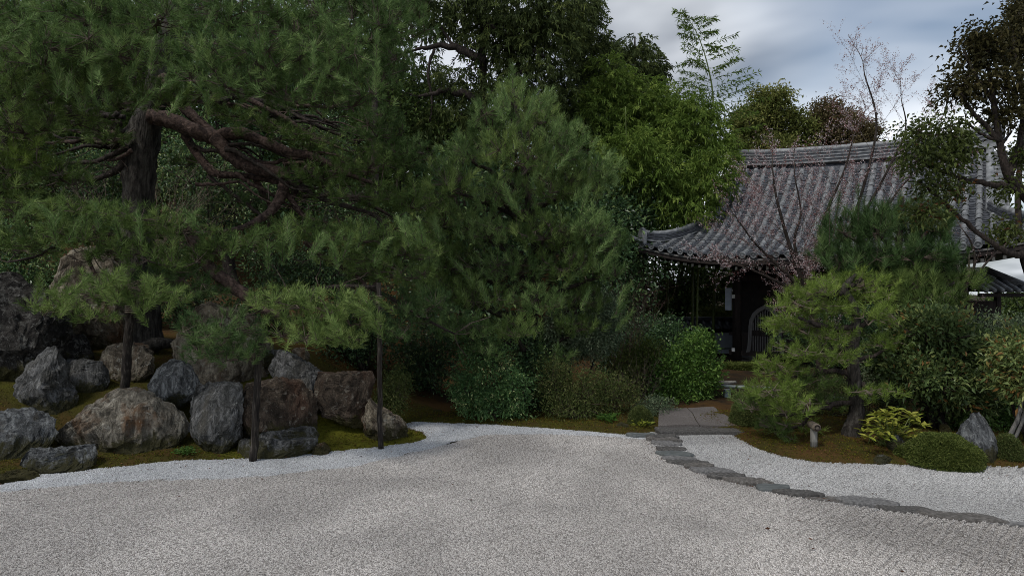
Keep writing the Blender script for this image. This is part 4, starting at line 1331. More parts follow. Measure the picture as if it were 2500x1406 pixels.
        V = np.concatenate([F(e0[0] + dirp[0] * dd + side[0] * np.array([p[0] for p in ol]), e0[1] + dirp[1] * dd + side[1] * np.array([p[0] for p in ol]), base[16] + np.array([p[1] for p in ol])) for dd in (0.0, 0.09)])
        q = [(kk, (kk + 1) % n, n + (kk + 1) % n, n + kk) for kk in range(n)]
        tr = [(0, kk + 1, kk) for kk in range(1, n - 1)] + [(n, n + kk, n + kk + 1) for kk in range(1, n - 1)]
        Geo().add(V, tr, q).part('hip_end_tile', M['tile'], roof)
        tt = np.linspace(0, 1, 8)
        cs = e0[0] + dirp[0] * (0.05 + tt * 0.42); cr = e0[1] + dirp[1] * (0.05 + tt * 0.42)
        g = Geo(); tube(g, F(cs, cr, base[16] - 0.02 + 0.16 * tt ** 2), np.linspace(0.085, 0.05, 8), 10)
        g.part('corner_roll', M['tile'], roof, True)
    # gable walls
    for s0 in (0.25, RL - 0.25):
        rr = np.linspace(-RH, RH, 15)
        top = F(np.full(15, s0), rr, roof_z(np.full(15, s0), rr) - 0.05)
        bot = F(np.full(15, s0), rr, np.full(15, float(roof_z(0, RH)) - 0.2))
        n = 15
        Geo().add(np.concatenate((top, bot)), None, [(k, k + 1, n + k + 1, n + k) for k in range(n - 1)]).part('gable_board', M['wood_dark'], roof)
    # fascia under the tiles: a pale batten over a dark board
    S = np.linspace(-HIPX - 0.02, RL + HIPX + 0.02, 60)
    zz = roof_z(S, np.full(60, RUN))
    for (r0, r1, lo, hi, mt, nm) in ((RUN - 0.05, RUN + 0.03, -0.145, -0.10, 'wood_grey', 'eave_batten'), (RUN - 0.10, RUN + 0.00, -0.26, -0.148, 'wood_dark', 'fascia_board')):
        V = np.concatenate((F(S, r1, zz + lo), F(S, r1, zz + hi), F(S, r0, zz + hi), F(S, r0, zz + lo)))
        n = 60
        q = [(b * n + k, b * n + k + 1, ((b + 1) % 4) * n + k + 1, ((b + 1) % 4) * n + k) for b in range(4) for k in range(n - 1)]
        Geo().add(V, None, q).part(nm, M[mt], roof)


temple_roof()


def temple_body():
    # rafters with lime-white ends
    for k, s in enumerate(np.arange(-HIPX + 0.45, RL + HIPX - 0.4, 0.215)):
        r0, r1 = WALL_R - 0.1, RUN - 0.42
        n = 6
        rr = np.linspace(r0, r1, n)
        zc = np.array([min(float(roof_z(s, RUN)) - 0.37 + (RUN - x) * 0.16, 4.4) for x in rr])
        V = np.concatenate((F(s - 0.035, rr, zc - 0.09), F(s + 0.035, rr, zc - 0.09), F(s + 0.035, rr, zc), F(s - 0.035, rr, zc)))
        q = [(b * n + j, b * n + j + 1, ((b + 1) % 4) * n + j + 1, ((b + 1) % 4) * n + j) for b in range(4) for j in range(n - 1)] + [(0, n, 2 * n, 3 * n)]
        raf = Geo().add(V, None, q).part('rafter', M['wood_dark'], temple)
        g = Geo(); box(g, (s - 0.034, r1 - 0.002, zc[-1] - 0.088), (s + 0.034, r1 + 0.012, zc[-1] - 0.002), frame=frame)
        g.part('rafter_end', M['white_paint'], raf)
    # soffit boards over the rafters
    for k in range(10):
        ra, rb = WALL_R - 0.3 + k * (RUN - WALL_R + 0.2) / 10, WALL_R - 0.3 + (k + 1) * (RUN - WALL_R + 0.2) / 10 - 0.006
        S = np.linspace(-HIPX + 0.1, RL + HIPX - 0.1, 40)
        ze = roof_z(S, np.full(40, RUN))
        za, zb = ze - 0.285 + (RUN - ra) * 0.2, ze - 0.285 + (RUN - rb) * 0.2
        V = np.concatenate((F(S, ra, za), F(S, rb, zb), F(S, rb, zb + 0.02), F(S, ra, za + 0.02)))
        n = 40
        q = [(b * n + j, b * n + j + 1, ((b + 1) % 4) * n + j + 1, ((b + 1) % 4) * n + j) for b in range(4) for j in range(n - 1)]
        Geo().add(V, None, q).part('soffit_board', M['wood_dark'], temple)
    D = 2 * WALL_R
    # walls
    def wall(lo, hi, mat='black', name='wall'):
        g = Geo(); box(g, lo, hi, frame=frame); return g.part(name, M[mat], temple)
    zt = 3.55
    front = wall((WALL_S0, WALL_R - 0.08, 0.30), (WALL_S1, WALL_R, zt))
    wall((WALL_S0, -WALL_R, 0.30), (WALL_S0 + 0.08, WALL_R - 0.09, zt))
    wall((WALL_S1 - 0.08, -WALL_R, 0.30), (WALL_S1, WALL_R - 0.09, zt))
    wall((WALL_S0 + 0.09, -WALL_R, 0.30), (WALL_S1 - 0.09, -WALL_R + 0.08, zt))
    # pillars on foundation stones
    nb = 4
    for k in range(nb):
        s = WALL_S0 + (WALL_S1 - WALL_S0) * k / (nb - 1)
        for r in (WALL_R, -WALL_R):
            p = F(s, r + 0.02, 0)
            tube(Geo(), [p + np.array((0, 0, 0.06)), p + np.array((0, 0, 3.4))], 0.135, 16).part('pillar', M['wood_dark'], temple, True)
            tube(Geo(), [p + np.array((0, 0, -0.05)), p + np.array((0, 0, 0.06))], 0.24, 14).part('pillar_stone', M['granite'], temple)
    # beams
    for (z0, z1, proud) in ((0.30, 0.46, 0.05), (0.92, 1.02, 0.04), (2.62, 2.78, 0.05), (3.15, 3.36, 0.10)):
        g = Geo(); box(g, (WALL_S0 - 0.25, WALL_R + 0.002, z0), (WALL_S1 + 0.25, WALL_R + proud, z1), frame=frame)
        g.part('beam', M['wood_dark'], temple)
    # wainscot boards
    for k in range(22):
        s = WALL_S0 + 0.15 + k * 0.25
        if s + 0.24 > WALL_S1:
            break
        g = Geo(); box(g, (s, WALL_R + 0.002, 0.464), (s + 0.235, WALL_R + 0.018 + 0.004 * (k % 3), 0.916), frame=frame)
        g.part('wainscot_board', M['wood_dark'], temple)
    # bell-shaped window in the first bay
    sc = WALL_S0 + 0.86
    half = [(0.56, 1.04 - 0.70), (0.52, 0.55), (0.495, 0.9), (0.49, 1.15), (0.46, 1.36), (0.37, 1.55), (0.24, 1.68), (0.12, 1.75), (0.05, 1.79), (0.0, 1.83)]
    half = [(a, b + 0.05) for a, b in half]
    ol = half + [(-a, b) for a, b in half[-2::-1]]
    inn = [(a * 0.80, (b - 0.39) * 0.90 + 0.41) for a, b in ol]
    n = len(ol)
    a_, b_ = np.array(ol), np.array(inn)
    V = np.concatenate((F(sc + a_[:, 0], WALL_R + 0.004, a_[:, 1] + 0.02), F(sc + a_[:, 0], WALL_R + 0.07, a_[:, 1] + 0.02), F(sc + b_[:, 0], WALL_R + 0.07, b_[:, 1] + 0.02), F(sc + b_[:, 0], WALL_R + 0.004, b_[:, 1] + 0.02)))
    q = [(b * n + k, b * n + k + 1, ((b + 1) % 4) * n + k + 1, ((b + 1) % 4) * n + k) for b in range(4) for k in range(n - 1)]
    win = Geo().add(V, None, q).part('bell_window', M['wood_grey'], temple, label='grey bell-shaped lattice window frame')
    for k in range(11):
        x = -0.36 + 0.072 * k
        top = float(np.interp(abs(x), b_[:n // 2 + 1, 0][::-1], b_[:n // 2 + 1, 1][::-1]))
        g = Geo(); box(g, (sc + x - 0.014, WALL_R + 0.012, 0.46), (sc + x + 0.014, WALL_R + 0.04, top), frame=frame)
        g.part('window_bar', M['wood_grey'], win)
    g = Geo(); box(g, (sc - 0.42, WALL_R + 0.041, 0.93), (sc + 0.42, WALL_R + 0.06, 1.10), frame=frame)
    g.part('cross_bar', M['wood_dark'], win)
    # pale board on the corner post and two small plates
    g = Geo(); box(g, (WALL_S0 - 0.36, WALL_R + 0.02, 1.70), (WALL_S0 - 0.16, WALL_R + 0.05, 2.40), frame=frame)
    g.part('hanging_board', M['blue_paint'], temple, label='narrow pale blue board hung beside the corner pillar')
    for z in (2.08, 0.42):
        g = Geo(); box(g, (WALL_S0 - 0.115, WALL_R + 0.15, z), (WALL_S0 - 0.02, WALL_R + 0.172, z + 0.11), frame=frame)
        g.part('name_plate', M['white_paint'], temple)
    g = Geo(); box(g, (WALL_S0 - 0.6, -WALL_R - 0.4, -0.06), (WALL_S1 + 0.6, WALL_R + 0.5, 0.045), frame=frame)
    g.part('plinth', M['granite'], temple)


temple_body()


def roofed_wall():
    """low tile-capped garden wall seen under the eave, left of the hall"""
    e = empty('garden_wall', W(1740, 890, 24.5) * np.array((1, 1, 0)), 'low dark garden wall with a tiled cap and a grey plaster panel', 'wall')
    d = 24.4
    z0 = 0.0
    a, b = W(1640, 700, d), W(1830, 700, d)
    zc = W(0, 800, d)[2]
    g = Geo(); box(g, (a[0], d, 0.0), (b[0], d + 0.22, zc)); g.part('wall', M['black'], e)
    p0, p1 = W(1733, 812, d), W(1795, 890, d)
    g = Geo(); box(g, (p0[0], d - 0.03, 0.05), (p1[0], d - 0.004, p0[2])); g.part('plaster_panel', M['plaster'], e)
    g = Geo(); box(g, (p0[0] - 0.1, d - 0.06, 0.22), (p1[0], d - 0.032, 0.27)); g.part('skirting_rail', M['wood_grey'], e)
    g = Geo()
    V = np.array([(a[0] - 0.2, d - 0.4, zc - 0.02), (b[0], d - 0.4, zc - 0.02), (b[0], d + 0.11, zc + 0.22), (a[0] - 0.2, d + 0.11, zc + 0.22), (b[0], d + 0.62, zc - 0.02), (a[0] - 0.2, d + 0.62, zc - 0.02)])
    g.add(V, None, [(0, 1, 2, 3), (3, 2, 4, 5), (0, 5, 4, 1)])
    cap = g.part('cap', M['tile_pan'], e)
    x = a[0]
    while x < b[0]:
        tube(Geo(), [(x, d - 0.42, zc), (x, d + 0.11, zc + 0.25)], 0.06, 8).part('cap_tile', M['tile_pan'], cap, True)
        x += 0.28
    tube(Geo(), [(a[0] - 0.2, d + 0.11, zc + 0.30), (b[0], d + 0.11, zc + 0.30)], 0.08, 8).part('cap_ridge', M['tile_pan'], cap, True)


roofed_wall()


def small_gate():
    """small tile-roofed gate right of the hall"""
    d = 22.0
    c = W(2412, 700, d)
    e = empty('gate_house', (c[0], c[1], 0), 'small tile-roofed gate under the right eave of the hall', 'building')
    zt, zb = W(0, 668, d)[2], W(0, 712, d)[2]
    hw = 0.75
    V = np.array([(c[0] - hw, d - 0.8, zb), (c[0] + hw * 0.95, d - 0.8, zb), (c[0] + hw * 0.3, d + 0.4, zt), (c[0] - hw * 0.9, d + 0.4, zt + 0.1), (c[0] - hw, d + 1.6, zb), (c[0] + hw, d + 1.6, zb)])
    roof = Geo().add(V, [(1, 5, 2)], [(0, 1, 2, 3), (3, 2, 5, 4), (0, 4, 5, 1)]).part('roof', M['tile_pan'], e)
    for k in range(6):
        x0 = c[0] - hw + 0.12 + k * 0.25
        t1 = 1.0 if x0 < c[0] + 0.2 else max(0.2, 1 - (x0 - c[0] - 0.2) / 0.55)
        p0 = np.array((x0, d - 0.85, zb + 0.03)); p1 = np.array((x0 - 0.05, d + 0.4, zt + 0.03))
        tube(Geo(), [p0, p0 * (1 - t1) + p1 * t1], 0.075, 10).part('round_tile', M['tile'], roof, True)
    for k in range(3):
        p0 = np.array((c[0] + hw * 1.0, d - 0.85, zb + 0.05 + k * 0.06)); p1 = np.array((c[0] + hw * 0.25, d + 0.4, zt + 0.08 + k * 0.06))
        tube(Geo(), [p0, p1], 0.06, 8).part('hip_course', M['tile'], roof, True)
    tube(Geo(), [(c[0] - hw, d + 0.4, zt + 0.16), (c[0] + hw * 0.3, d + 0.4, zt + 0.12)], 0.09, 10).part('ridge_cap', M['tile'], roof, True)
    g = Geo(); box(g, (c[0] - hw, d - 0.7, zb - 0.16), (c[0] + hw * 0.9, d - 0.6, zb - 0.05)); g.part('fascia_board', M['wood_dark'], e)
    for x in (-0.55, 0.5):
        g = Geo(); box(g, (c[0] + x - 0.07, d + 0.2, 0), (c[0] + x + 0.07, d + 0.34, zb + 0.1)); g.part('post', M['wood_dark'], e)
    g = Geo(); box(g, (c[0] - 0.48, d + 0.22, 0), (c[0] + 0.43, d + 0.28, zb - 0.3)); g.part('door_panel', M['wood_dark'], e)


small_gate()


# ------------------------------------------------------------------ trees and plants
def wpts(seq, d):
    """[(px, py, width_px, extra depth)] at depth d -> points and radii"""
    P, Rd = [], []
    for q in seq:
        dd = d + (q[3] if len(q) > 3 else 0)
        P.append(W(q[0], q[1], dd)); Rd.append(q[2] * dd / K / 2)
    a = spline(np.column_stack((np.array(P), Rd)), 6)
    return a[:, :3], np.maximum(a[:, 3], 0.004)


def limb(parent, seq, d, mat, name='branch', rough=0.03, seg=9, seed=0, crook=0.0):
    rng = np.random.default_rng(seed + int(seq[0][0]))
    P, r = wpts(seq, d)
    if crook:
        P[1:-1] += rng.normal(0, 1, (len(P) - 2, 3)) * (r[1:-1, None] * crook)
    g = tube(Geo(), P, r, seg, rough, rng)
    return g.part(name, mat, parent, True)


def pine_pad(parent, cx, cy, rx, ry, d, rng, mat, dens=60, n=44, L=0.105, w=0.0042, tint=0.5, up=0.75, depth=None, twig_mat=None, zmin=-0.55, tvar=0.22, a1=68, stem=0.45):
    c, r = pxell(cx, cy, rx, ry, d, depth)
    r = np.asarray(r)
    N = max(12, int(1.6 * dens * r[0] * r[2] * math.pi * (0.6 + 0.8 * r[1])))
    w = w * 1.5
    L = L * 1.2
    n = int(n * 1.1)
    p = ball(rng, N, 2.4, zmin)
    N = len(p)
    bump = 1 + 0.16 * np.sin(p[:, :1] * 6 + cx) * np.cos(p[:, 1:2] * 5 + cy)
    C = c + p * r * bump
    D = nrm(p * np.array((0.75, 0.75, 0.35)) + np.array((0, 0, up)) + rng.normal(0, 0.33, (N, 3)))
    t = tint + rng.normal(0, tvar, N) + 0.10 * np.sin(C[:, 0] * 3 + cy) * np.sin(C[:, 2] * 4 + cx)
    g = Geo()
    Ls = L * rng.uniform(0.8, 1.2, N)
    needles(g, rng, C, D, n, Ls, w, np.clip(t, 0, 1), a1=a1)
    pad = g.part('foliage', mat, parent)
    # twigs: shoots back to knots, knots back to the pad's heart
    tw = Geo()
    nk = max(4, N // 9)
    kn = c + ball(rng, nk, 3.0, -0.9) * r * np.array((0.72, 0.72, 0.55)) - np.array((0, 0, r[2] * 0.25))
    nk = len(kn)
    dist = np.linalg.norm(C[:, None] - kn[None], axis=2)
    near = kn[np.argmin(dist, 1)]
    twigs(tw, near, C - D * Ls[:, None] * 0.3, 0.0055, 0.003)
    heart = c + np.array((0, 0, -r[2] * 0.45))
    mid = (kn + heart) / 2 + rng.normal(0, 0.05, (nk, 3))
    twigs(tw, np.broadcast_to(heart, mid.shape), mid, 0.014, 0.010)
    twigs(tw, mid, kn, 0.010, 0.0055)
    tw.part('twigs', twig_mat or M['twig'], pad)
    return pad


def big_pine():
    rng = np.random.default_rng(11)
    base = W(345, 850, 12.4)
    e = empty('pine_tree', base, 'huge old red pine with a thick dark trunk spreading over the rock pile', 'tree')
    d = 12.3
    limb(e, [(352, 890, 120), (346, 850, 98), (340, 700, 84), (337, 560, 76), (338, 480, 72), (342, 400, 76), (352, 320, 74), (372, 260, 58), (388, 190, 50), (398, 120, 44), (420, 50, 34), (430, -40, 20)], d, M['bark_grey'], 'trunk', 0.05, 16)
    for a, b in (((345, 850, 40), (440, 840, 16)), ((335, 850, 36), (270, 850, 14))):
        limb(e, [a, ((a[0] + b[0]) / 2, 838, 30), b], d - 0.2, M['bark_grey'], 'root')
    red = M['bark_red']; gr = M['bark_dark']
    B = [
        (red, [(365, 285, 44), (400, 290, 46), (470, 318, 44), (520, 334, 42), (580, 325, 36), (640, 345, 30), (700, 370, 26, -0.2), (770, 385, 22, -0.2), (850, 425, 16, -0.2), (930, 455, 8)], -0.25),
        (red, [(525, 334, 42), (570, 385, 40), (620, 410, 38), (690, 428, 36), (692, 462, 32), (665, 512, 26, -0.2), (600, 552, 16, -0.4), (520, 570, 10, -0.5)], -0.3),
        (red, [(398, 190, 36), (440, 250, 32), (480, 292, 28), (525, 330, 24), (565, 365, 18)], -0.1),
        (red, [(450, 330, 24), (500, 400, 24), (530, 425, 22), (600, 430, 18), (690, 447, 14)], -0.1),
        (gr, [(400, 178, 38), (450, 180, 34), (520, 215, 26), (600, 240, 22), (690, 262, 18), (760, 300, 14), (840, 335, 8)], 0.1),
        (gr, [(520, 260, 26), (560, 235, 24), (590, 225, 18), (650, 270, 16), (720, 310, 14), (800, 340, 10)], 0.3),
        (red, [(600, 240, 16), (690, 285, 14), (740, 320, 14), (790, 345, 10), (850, 370, 6)], -0.1),
        (gr, [(322, 325, 18), (290, 320, 15), (250, 310, 12), (212, 295, 9), (150, 300, 6)], -0.1),
        (gr, [(318, 310, 18), (290, 335, 15), (262, 352, 13), (230, 348, 11), (190, 345, 7)], 0.1),
        (gr, [(312, 360, 18), (270, 380, 15), (230, 395, 12), (160, 402, 10), (100, 440, 6)], -0.3),
        (gr, [(308, 390, 22), (285, 415, 20), (260, 428, 16), (215, 440, 12), (160, 435, 8)], -0.2),
        (red, [(692, 460, 18), (720, 500, 16), (745, 528, 13), (800, 545, 8)], -0.25),
        (red, [(620, 425, 20), (640, 470, 18), (660, 505, 12), (655, 560, 8)], 0.1),
        (gr, [(696, 440, 16), (760, 470, 14), (810, 495, 13), (900, 520, 10), (960, 565, 6)], -0.3),
        (red, [(735, 440, 14), (722, 470, 12), (712, 495, 8)], -0.1),
        (red, [(455, 560, 24), (480, 600, 34), (505, 645, 36), (555, 688, 36), (600, 722, 36), (640, 755, 26), (700, 775, 16)], -1.8),
        (red, [(745, 590, 15), (785, 625, 15), (830, 650, 16), (870, 675, 14), (900, 705, 8)], -1.2),
        (gr, [(860, 690, 12), (930, 715, 11), (1000, 755, 10), (1060, 790, 8), (1110, 815, 5)], -1.0),
        (gr, [(740, 480, 12), (830, 480, 12), (900, 500, 11), (960, 530, 8)], 0.4),
        (gr, [(330, 595, 16), (250, 570, 15), (160, 590, 12), (90, 625, 8), (20, 640, 6)], -1.6),
        (red, [(262, 600, 12), (225, 620, 12), (218, 640, 10), (250, 690, 10), (300, 715, 8)], -1.9),
        (gr, [(640, 745, 14), (720, 720, 12), (820, 700, 12), (920, 700, 10)], -1.7),
    ]
    for k, (mt, seq, dd) in enumerate(B):
        seq = [(q[0], q[1], q[2] * 0.85) + tuple(q[3:]) for q in seq]
        limb(e, seq, d + dd, mt, 'branch', 0.025, 12, k, 0.07)
    # thinner crooked boughs fanning out under the canopy
    for k in range(34):
        left = k % 3 == 0
        x, y = (rng.uniform(290, 330), rng.uniform(230, 410)) if left else (rng.uniform(430, 720), rng.uniform(220, 450))
        dx = -rng.uniform(38, 60) if left else rng.uniform(40, 70)
        dy = rng.uniform(-8, 14) if left else rng.uniform(4, 24)
        wd = rng.uniform(9, 15); dep = rng.uniform(-0.5, 0.5); sq = []
        for q in range(6):
            sq.append((x, y, max(wd * (1 - q / 6.5), 2.5), dep))
            x += dx * rng.uniform(0.7, 1.2); y += dy + rng.normal(0, 13); dep += rng.normal(0, 0.12)
        limb(e, sq, d, gr if k % 2 else red, 'branch', 0.05, 7, 60 + k, 0.25)
    # free shoots standing out of the upper tiers and the hanging pads
    sp = [(rng.uniform(10, 950), rng.uniform(10, 230), rng.normal(0, 0.5), 0.8, 0.4) for _ in range(60)] + [(rng.uniform(20, 520), rng.uniform(478, 540), rng.normal(0, 0.5), 0.8, 0.35) for _ in range(24)] + [(rng.uniform(560, 1050), rng.uniform(520, 600), rng.normal(0, 0.5), 0.8, 0.35) for _ in range(20)]
    pine_shoots(e, sp, 9.9, rng, M['pine_blue'], 0.13)
    sp = [(rng.uniform(90, 450), rng.uniform(660, 745), rng.normal(0, 0.7), 0.7, 0.3) for _ in range(16)] + [(rng.uniform(630, 920), rng.uniform(690, 800), rng.normal(0, 0.7), 0.6, 0.3) for _ in range(22)]
    pine_shoots(e, sp, 9.0, rng, M['pine'], 0.13)
    # fine crooked side twigs off the big limbs
    tw = Geo()
    for k in range(260):
        mt, seq, dd = B[rng.integers(len(B))]
        q = seq[rng.integers(1, len(seq))]
        p = W(q[0], q[1], d + dd)
        dr = nrm(np.array((rng.normal(0.2, 0.8), rng.normal(0, 0.6), rng.normal(0.05, 0.35))))
        ln = rng.uniform(0.25, 0.8)
        for _ in range(4):
            p2 = p + dr * ln / 4
            twigs(tw, [p], [p2], 0.010, 0.007)
            dr = nrm(dr + rng.normal(0, 0.35, 3)); p = p2
    tw.part('twigs', M['twig'], e)
    blue, grn = M['pine_blue'], M['pine']
    pads = [
        # crown, upper tiers
        (60, 50, 130, 80, 10.2, blue, .55), (210, 20, 140, 70, 10.0, blue, .55), (380, 30, 140, 70, 10.0, blue, .55), (560, 30, 140, 80, 9.9, blue, .5), (720, 40, 130, 90, 10.2, blue, .5),
        (110, 130, 140, 70, 9.8, blue, .6), (290, 110, 140, 60, 9.8, blue, .62), (520, 120, 110, 60, 9.6, blue, .6), (650, 140, 130, 80, 9.7, blue, .55), (800, 140, 120, 90, 10.0, blue, .5),
        (40, 200, 110, 70, 10.0, grn, .55), (180, 200, 120, 60, 10.2, grn, .45), (300, 190, 90, 40, 10.6, grn, .4), (560, 190, 120, 60, 9.7, blue, .5), (720, 225, 130, 60, 9.9, blue, .5), (860, 230, 110, 70, 10.4, blue, .42),
        (900, 60, 120, 100, 11.3, blue, .38), (1000, 40, 80, 90, 11.8, blue, .32), (940, 160, 90, 80, 11.4, blue, .36),
        (60, 290, 110, 80, 10.2, grn, .5), (190, 280, 90, 50, 10.8, grn, .4), (60, 380, 110, 70, 10.4, M['pine_yellow'], .3), (150, 420, 90, 45, 10.6, grn, .45), (20, 440, 70, 50, 10.2, grn, .5),
        (400, 230, 80, 40, 11.0, grn, .38), (470, 235, 80, 34, 11.4, grn, .36), (560, 275, 80, 26, 11.6, grn, .34), (640, 300, 90, 26, 11.5, grn, .36), (300, 250, 70, 34, 11.3, grn, .38), (250, 330, 80, 30, 11.5, grn, .36), (470, 390, 60, 22, 12.6, grn, .3), (720, 330, 80, 24, 11.6, grn, .36), (610, 490, 70, 22, 12.4, M['pine_dark'], .4), (470, 160, 80, 50, 10.4, blue, .42),
        # middle right tiers
        (920, 310, 90, 60, 12.2, blue, .36), (990, 380, 100, 60, 12.4, blue, .40), (900, 400, 100, 45, 12.0, grn, .34), (790, 420, 110, 40, 11.8, grn, .34), (880, 470, 120, 40, 11.8, grn, .36), (1000, 480, 100, 60, 12.2, grn, .36), (760, 350, 80, 30, 12.0, grn, .3),
        # lower wide tier
        (60, 510, 120, 45, 10.3, grn, .62), (190, 505, 120, 40, 10.1, grn, .62), (320, 530, 110, 40, 10.2, grn, .52), (430, 555, 110, 38, 10.3, grn, .46), (60, 590, 110, 50, 10.2, grn, .45), (190, 570, 110, 45, 9.9, grn, .55), (300, 610, 110, 40, 10.1, grn, .42), (420, 630, 110, 45, 10.2, grn, .4), (520, 600, 80, 45, 10.4, grn, .4),
        (640, 585, 110, 38, 10.8, grn, .4), (760, 560, 120, 36, 10.8, grn, .45), (880, 575, 120, 45, 10.8, grn, .46), (990, 600, 110, 50, 11.0, grn, .45), (850, 625, 110, 32, 10.9, grn, .45), (960, 660, 120, 40, 11.0, grn, .44), (480, 690, 100, 45, 10.4, M['pine_dark'], .5), (380, 680, 90, 40, 10.5, M['pine_dark'], .5),
        # hanging pads held by the props
        (290, 690, 110, 38, 9.5, grn, .66), (210, 722, 120, 32, 9.4, grn, .62), (380, 715, 90, 36, 9.5, grn, .6), (120, 745, 60, 22, 9.4, grn, .58), (240, 765, 80, 22, 9.35, grn, .55),
        (700, 730, 110, 42, 9.0, grn, .66), (800, 745, 110, 50, 9.1, grn, .62), (880, 770, 70, 50, 9.2, grn, .55), (740, 810, 120, 45, 8.9, grn, .6), (840, 815, 80, 40, 9.0, grn, .55), (560, 800, 90, 55, 9.1, M['pine_dark'], .75), (520, 845, 80, 45, 9.2, M['pine_dark'], .65), (600, 860, 70, 35, 9.2, M['pine_dark'], .6), (480, 800, 60, 45, 9.3, M['pine_dark'], .6),
        (1040, 740, 110, 50, 11.2, M['pine_dark'], .6), (980, 800, 80, 40, 11.0, M['pine_dark'], .5),
    ]
    for (cx, cy, rx, ry, dd, mt, t) in pads:
        pine_pad(e, cx, cy, rx, ry, dd, rng, mt, 62, 46, 0.115, 0.0045, t, depth=max(0.45, min(1.1, rx * dd / K * 0.9)))


def mid_pine():
    rng = np.random.default_rng(12)
    d = 14.0
    e = empty('pine_tree', (W(1290, 1000, d)[0], d, gz(W(1290, 1000, d)[0], d)), 'bushy blue-green pine with upright shoots in the centre', 'tree')
    limb(e, [(1300, 1030, 40), (1295, 900, 34), (1300, 760, 30), (1310, 620, 26), (1290, 480, 22), (1270, 340, 16), (1255, 230, 9), (1252, 180, 5)], d, M['bark_dark'], 'trunk', 0.06, 10)
    rows = [(1250, 225, 45, 55, .62), (1200, 290, 80, 60, .6), (1310, 280, 80, 60, .6), (1150, 370, 90, 60, .55), (1260, 370, 110, 70, .58), (1380, 350, 90, 70, .58), (1100, 440, 90, 60, .5), (1230, 470, 120, 60, .55), (1370, 450, 110, 70, .55), (1460, 430, 70, 80, .52),
            (1080, 530, 90, 60, .45), (1190, 560, 110, 60, .5), (1330, 560, 120, 60, .5), (1450, 550, 80, 60, .5), (1100, 630, 110, 60, .45), (1240, 650, 120, 55, .48), (1380, 640, 110, 60, .48), (1480, 650, 60, 50, .45), (1160, 720, 120, 50, .45), (1300, 730, 110, 50, .45), (1420, 720, 80, 50, .46), (1120, 790, 90, 35, .4), (1260, 800, 90, 40, .4), (1360, 860, 60, 30, .4), (1060, 690, 110, 40, .42), (1150, 800, 110, 30, .42), (1400, 790, 90, 34, .42), (1500, 590, 60, 34, .44), (1040, 590, 90, 40, .42), (1190, 850, 60, 24, .4)]
    for k, (cx, cy, rx, ry, t) in enumerate(rows):
        dd = 13.0 + rng.uniform(-0.9, 0.9) + (0.6 if cy < 300 else 0)
        pine_pad(e, cx, cy, rx * 0.9, ry * 0.92, dd, rng, M['pine_blue'] if k % 2 else M['pine'], 48, 46, 0.14, 0.005, t + rng.normal(0.06, 0.08), up=1.1, a1=56, depth=0.8)
        bx = 1290 + (1250 - 1290) * (700 - cy) / 500 if cy < 700 else 1298
        limb(e, [(bx, min(cy + 90, 820), 14), ((bx + cx) / 2, cy + 55, 11, (dd - d) * 0.4), (cx, cy + ry * 0.4, 7, dd - d)], d, M['bark_dark'], 'branch', 0.06, 6, k, 0.3)
    spots = [(1252, 158, 0.0, 1, 0.5), (1225, 205, -0.25, 1, 0.45), (1282, 190, 0.2, 1, 0.45), (1310, 222, 0.3, 1, 0.45)]
    for k in range(64):
        y = rng.uniform(215, 760)
        f = (y - 170) / 500
        hw = 60 + 200 * min(f, 1.1) + rng.normal(0, 14)
        sgn = -1 if k % 2 else 1
        x = 1262 + sgn * hw * (1 if k % 3 else rng.uniform(0.1, 0.9))
        spots.append((x, y, sgn * rng.uniform(0.15, 0.8), rng.uniform(0.5, 1.0), rng.uniform(0.3, 0.55)))
    pine_shoots(e, spots, 12.7, rng, M['pine_blue'])



def pine_shoots(parent, spots, d, rng, mat, L=0.16):
    """long free shoots that break the outline"""
    g = Geo(); tw = Geo()
    for (px, py, ax, ay, ln) in spots:
        B_ = W(px, py, d + rng.uniform(-0.7, 0.5))
        dr = nrm(np.array((ax, rng.normal(0, 0.3), ay)))
        A = B_ - dr * ln
        twigs(tw, [A], [B_], 0.011, 0.005)
        t = np.linspace(0.2, 1, 7)[:, None]
        C = A * (1 - t) + B_ * t
        needles(g, rng, C, np.broadcast_to(dr, C.shape), 34, L, 0.0066, np.clip(rng.normal(0.62, 0.14, 7), 0, 1), a0=12, a1=58)
    g.part('candle_needles', mat, parent); tw.part('candles', M['twig'], parent)


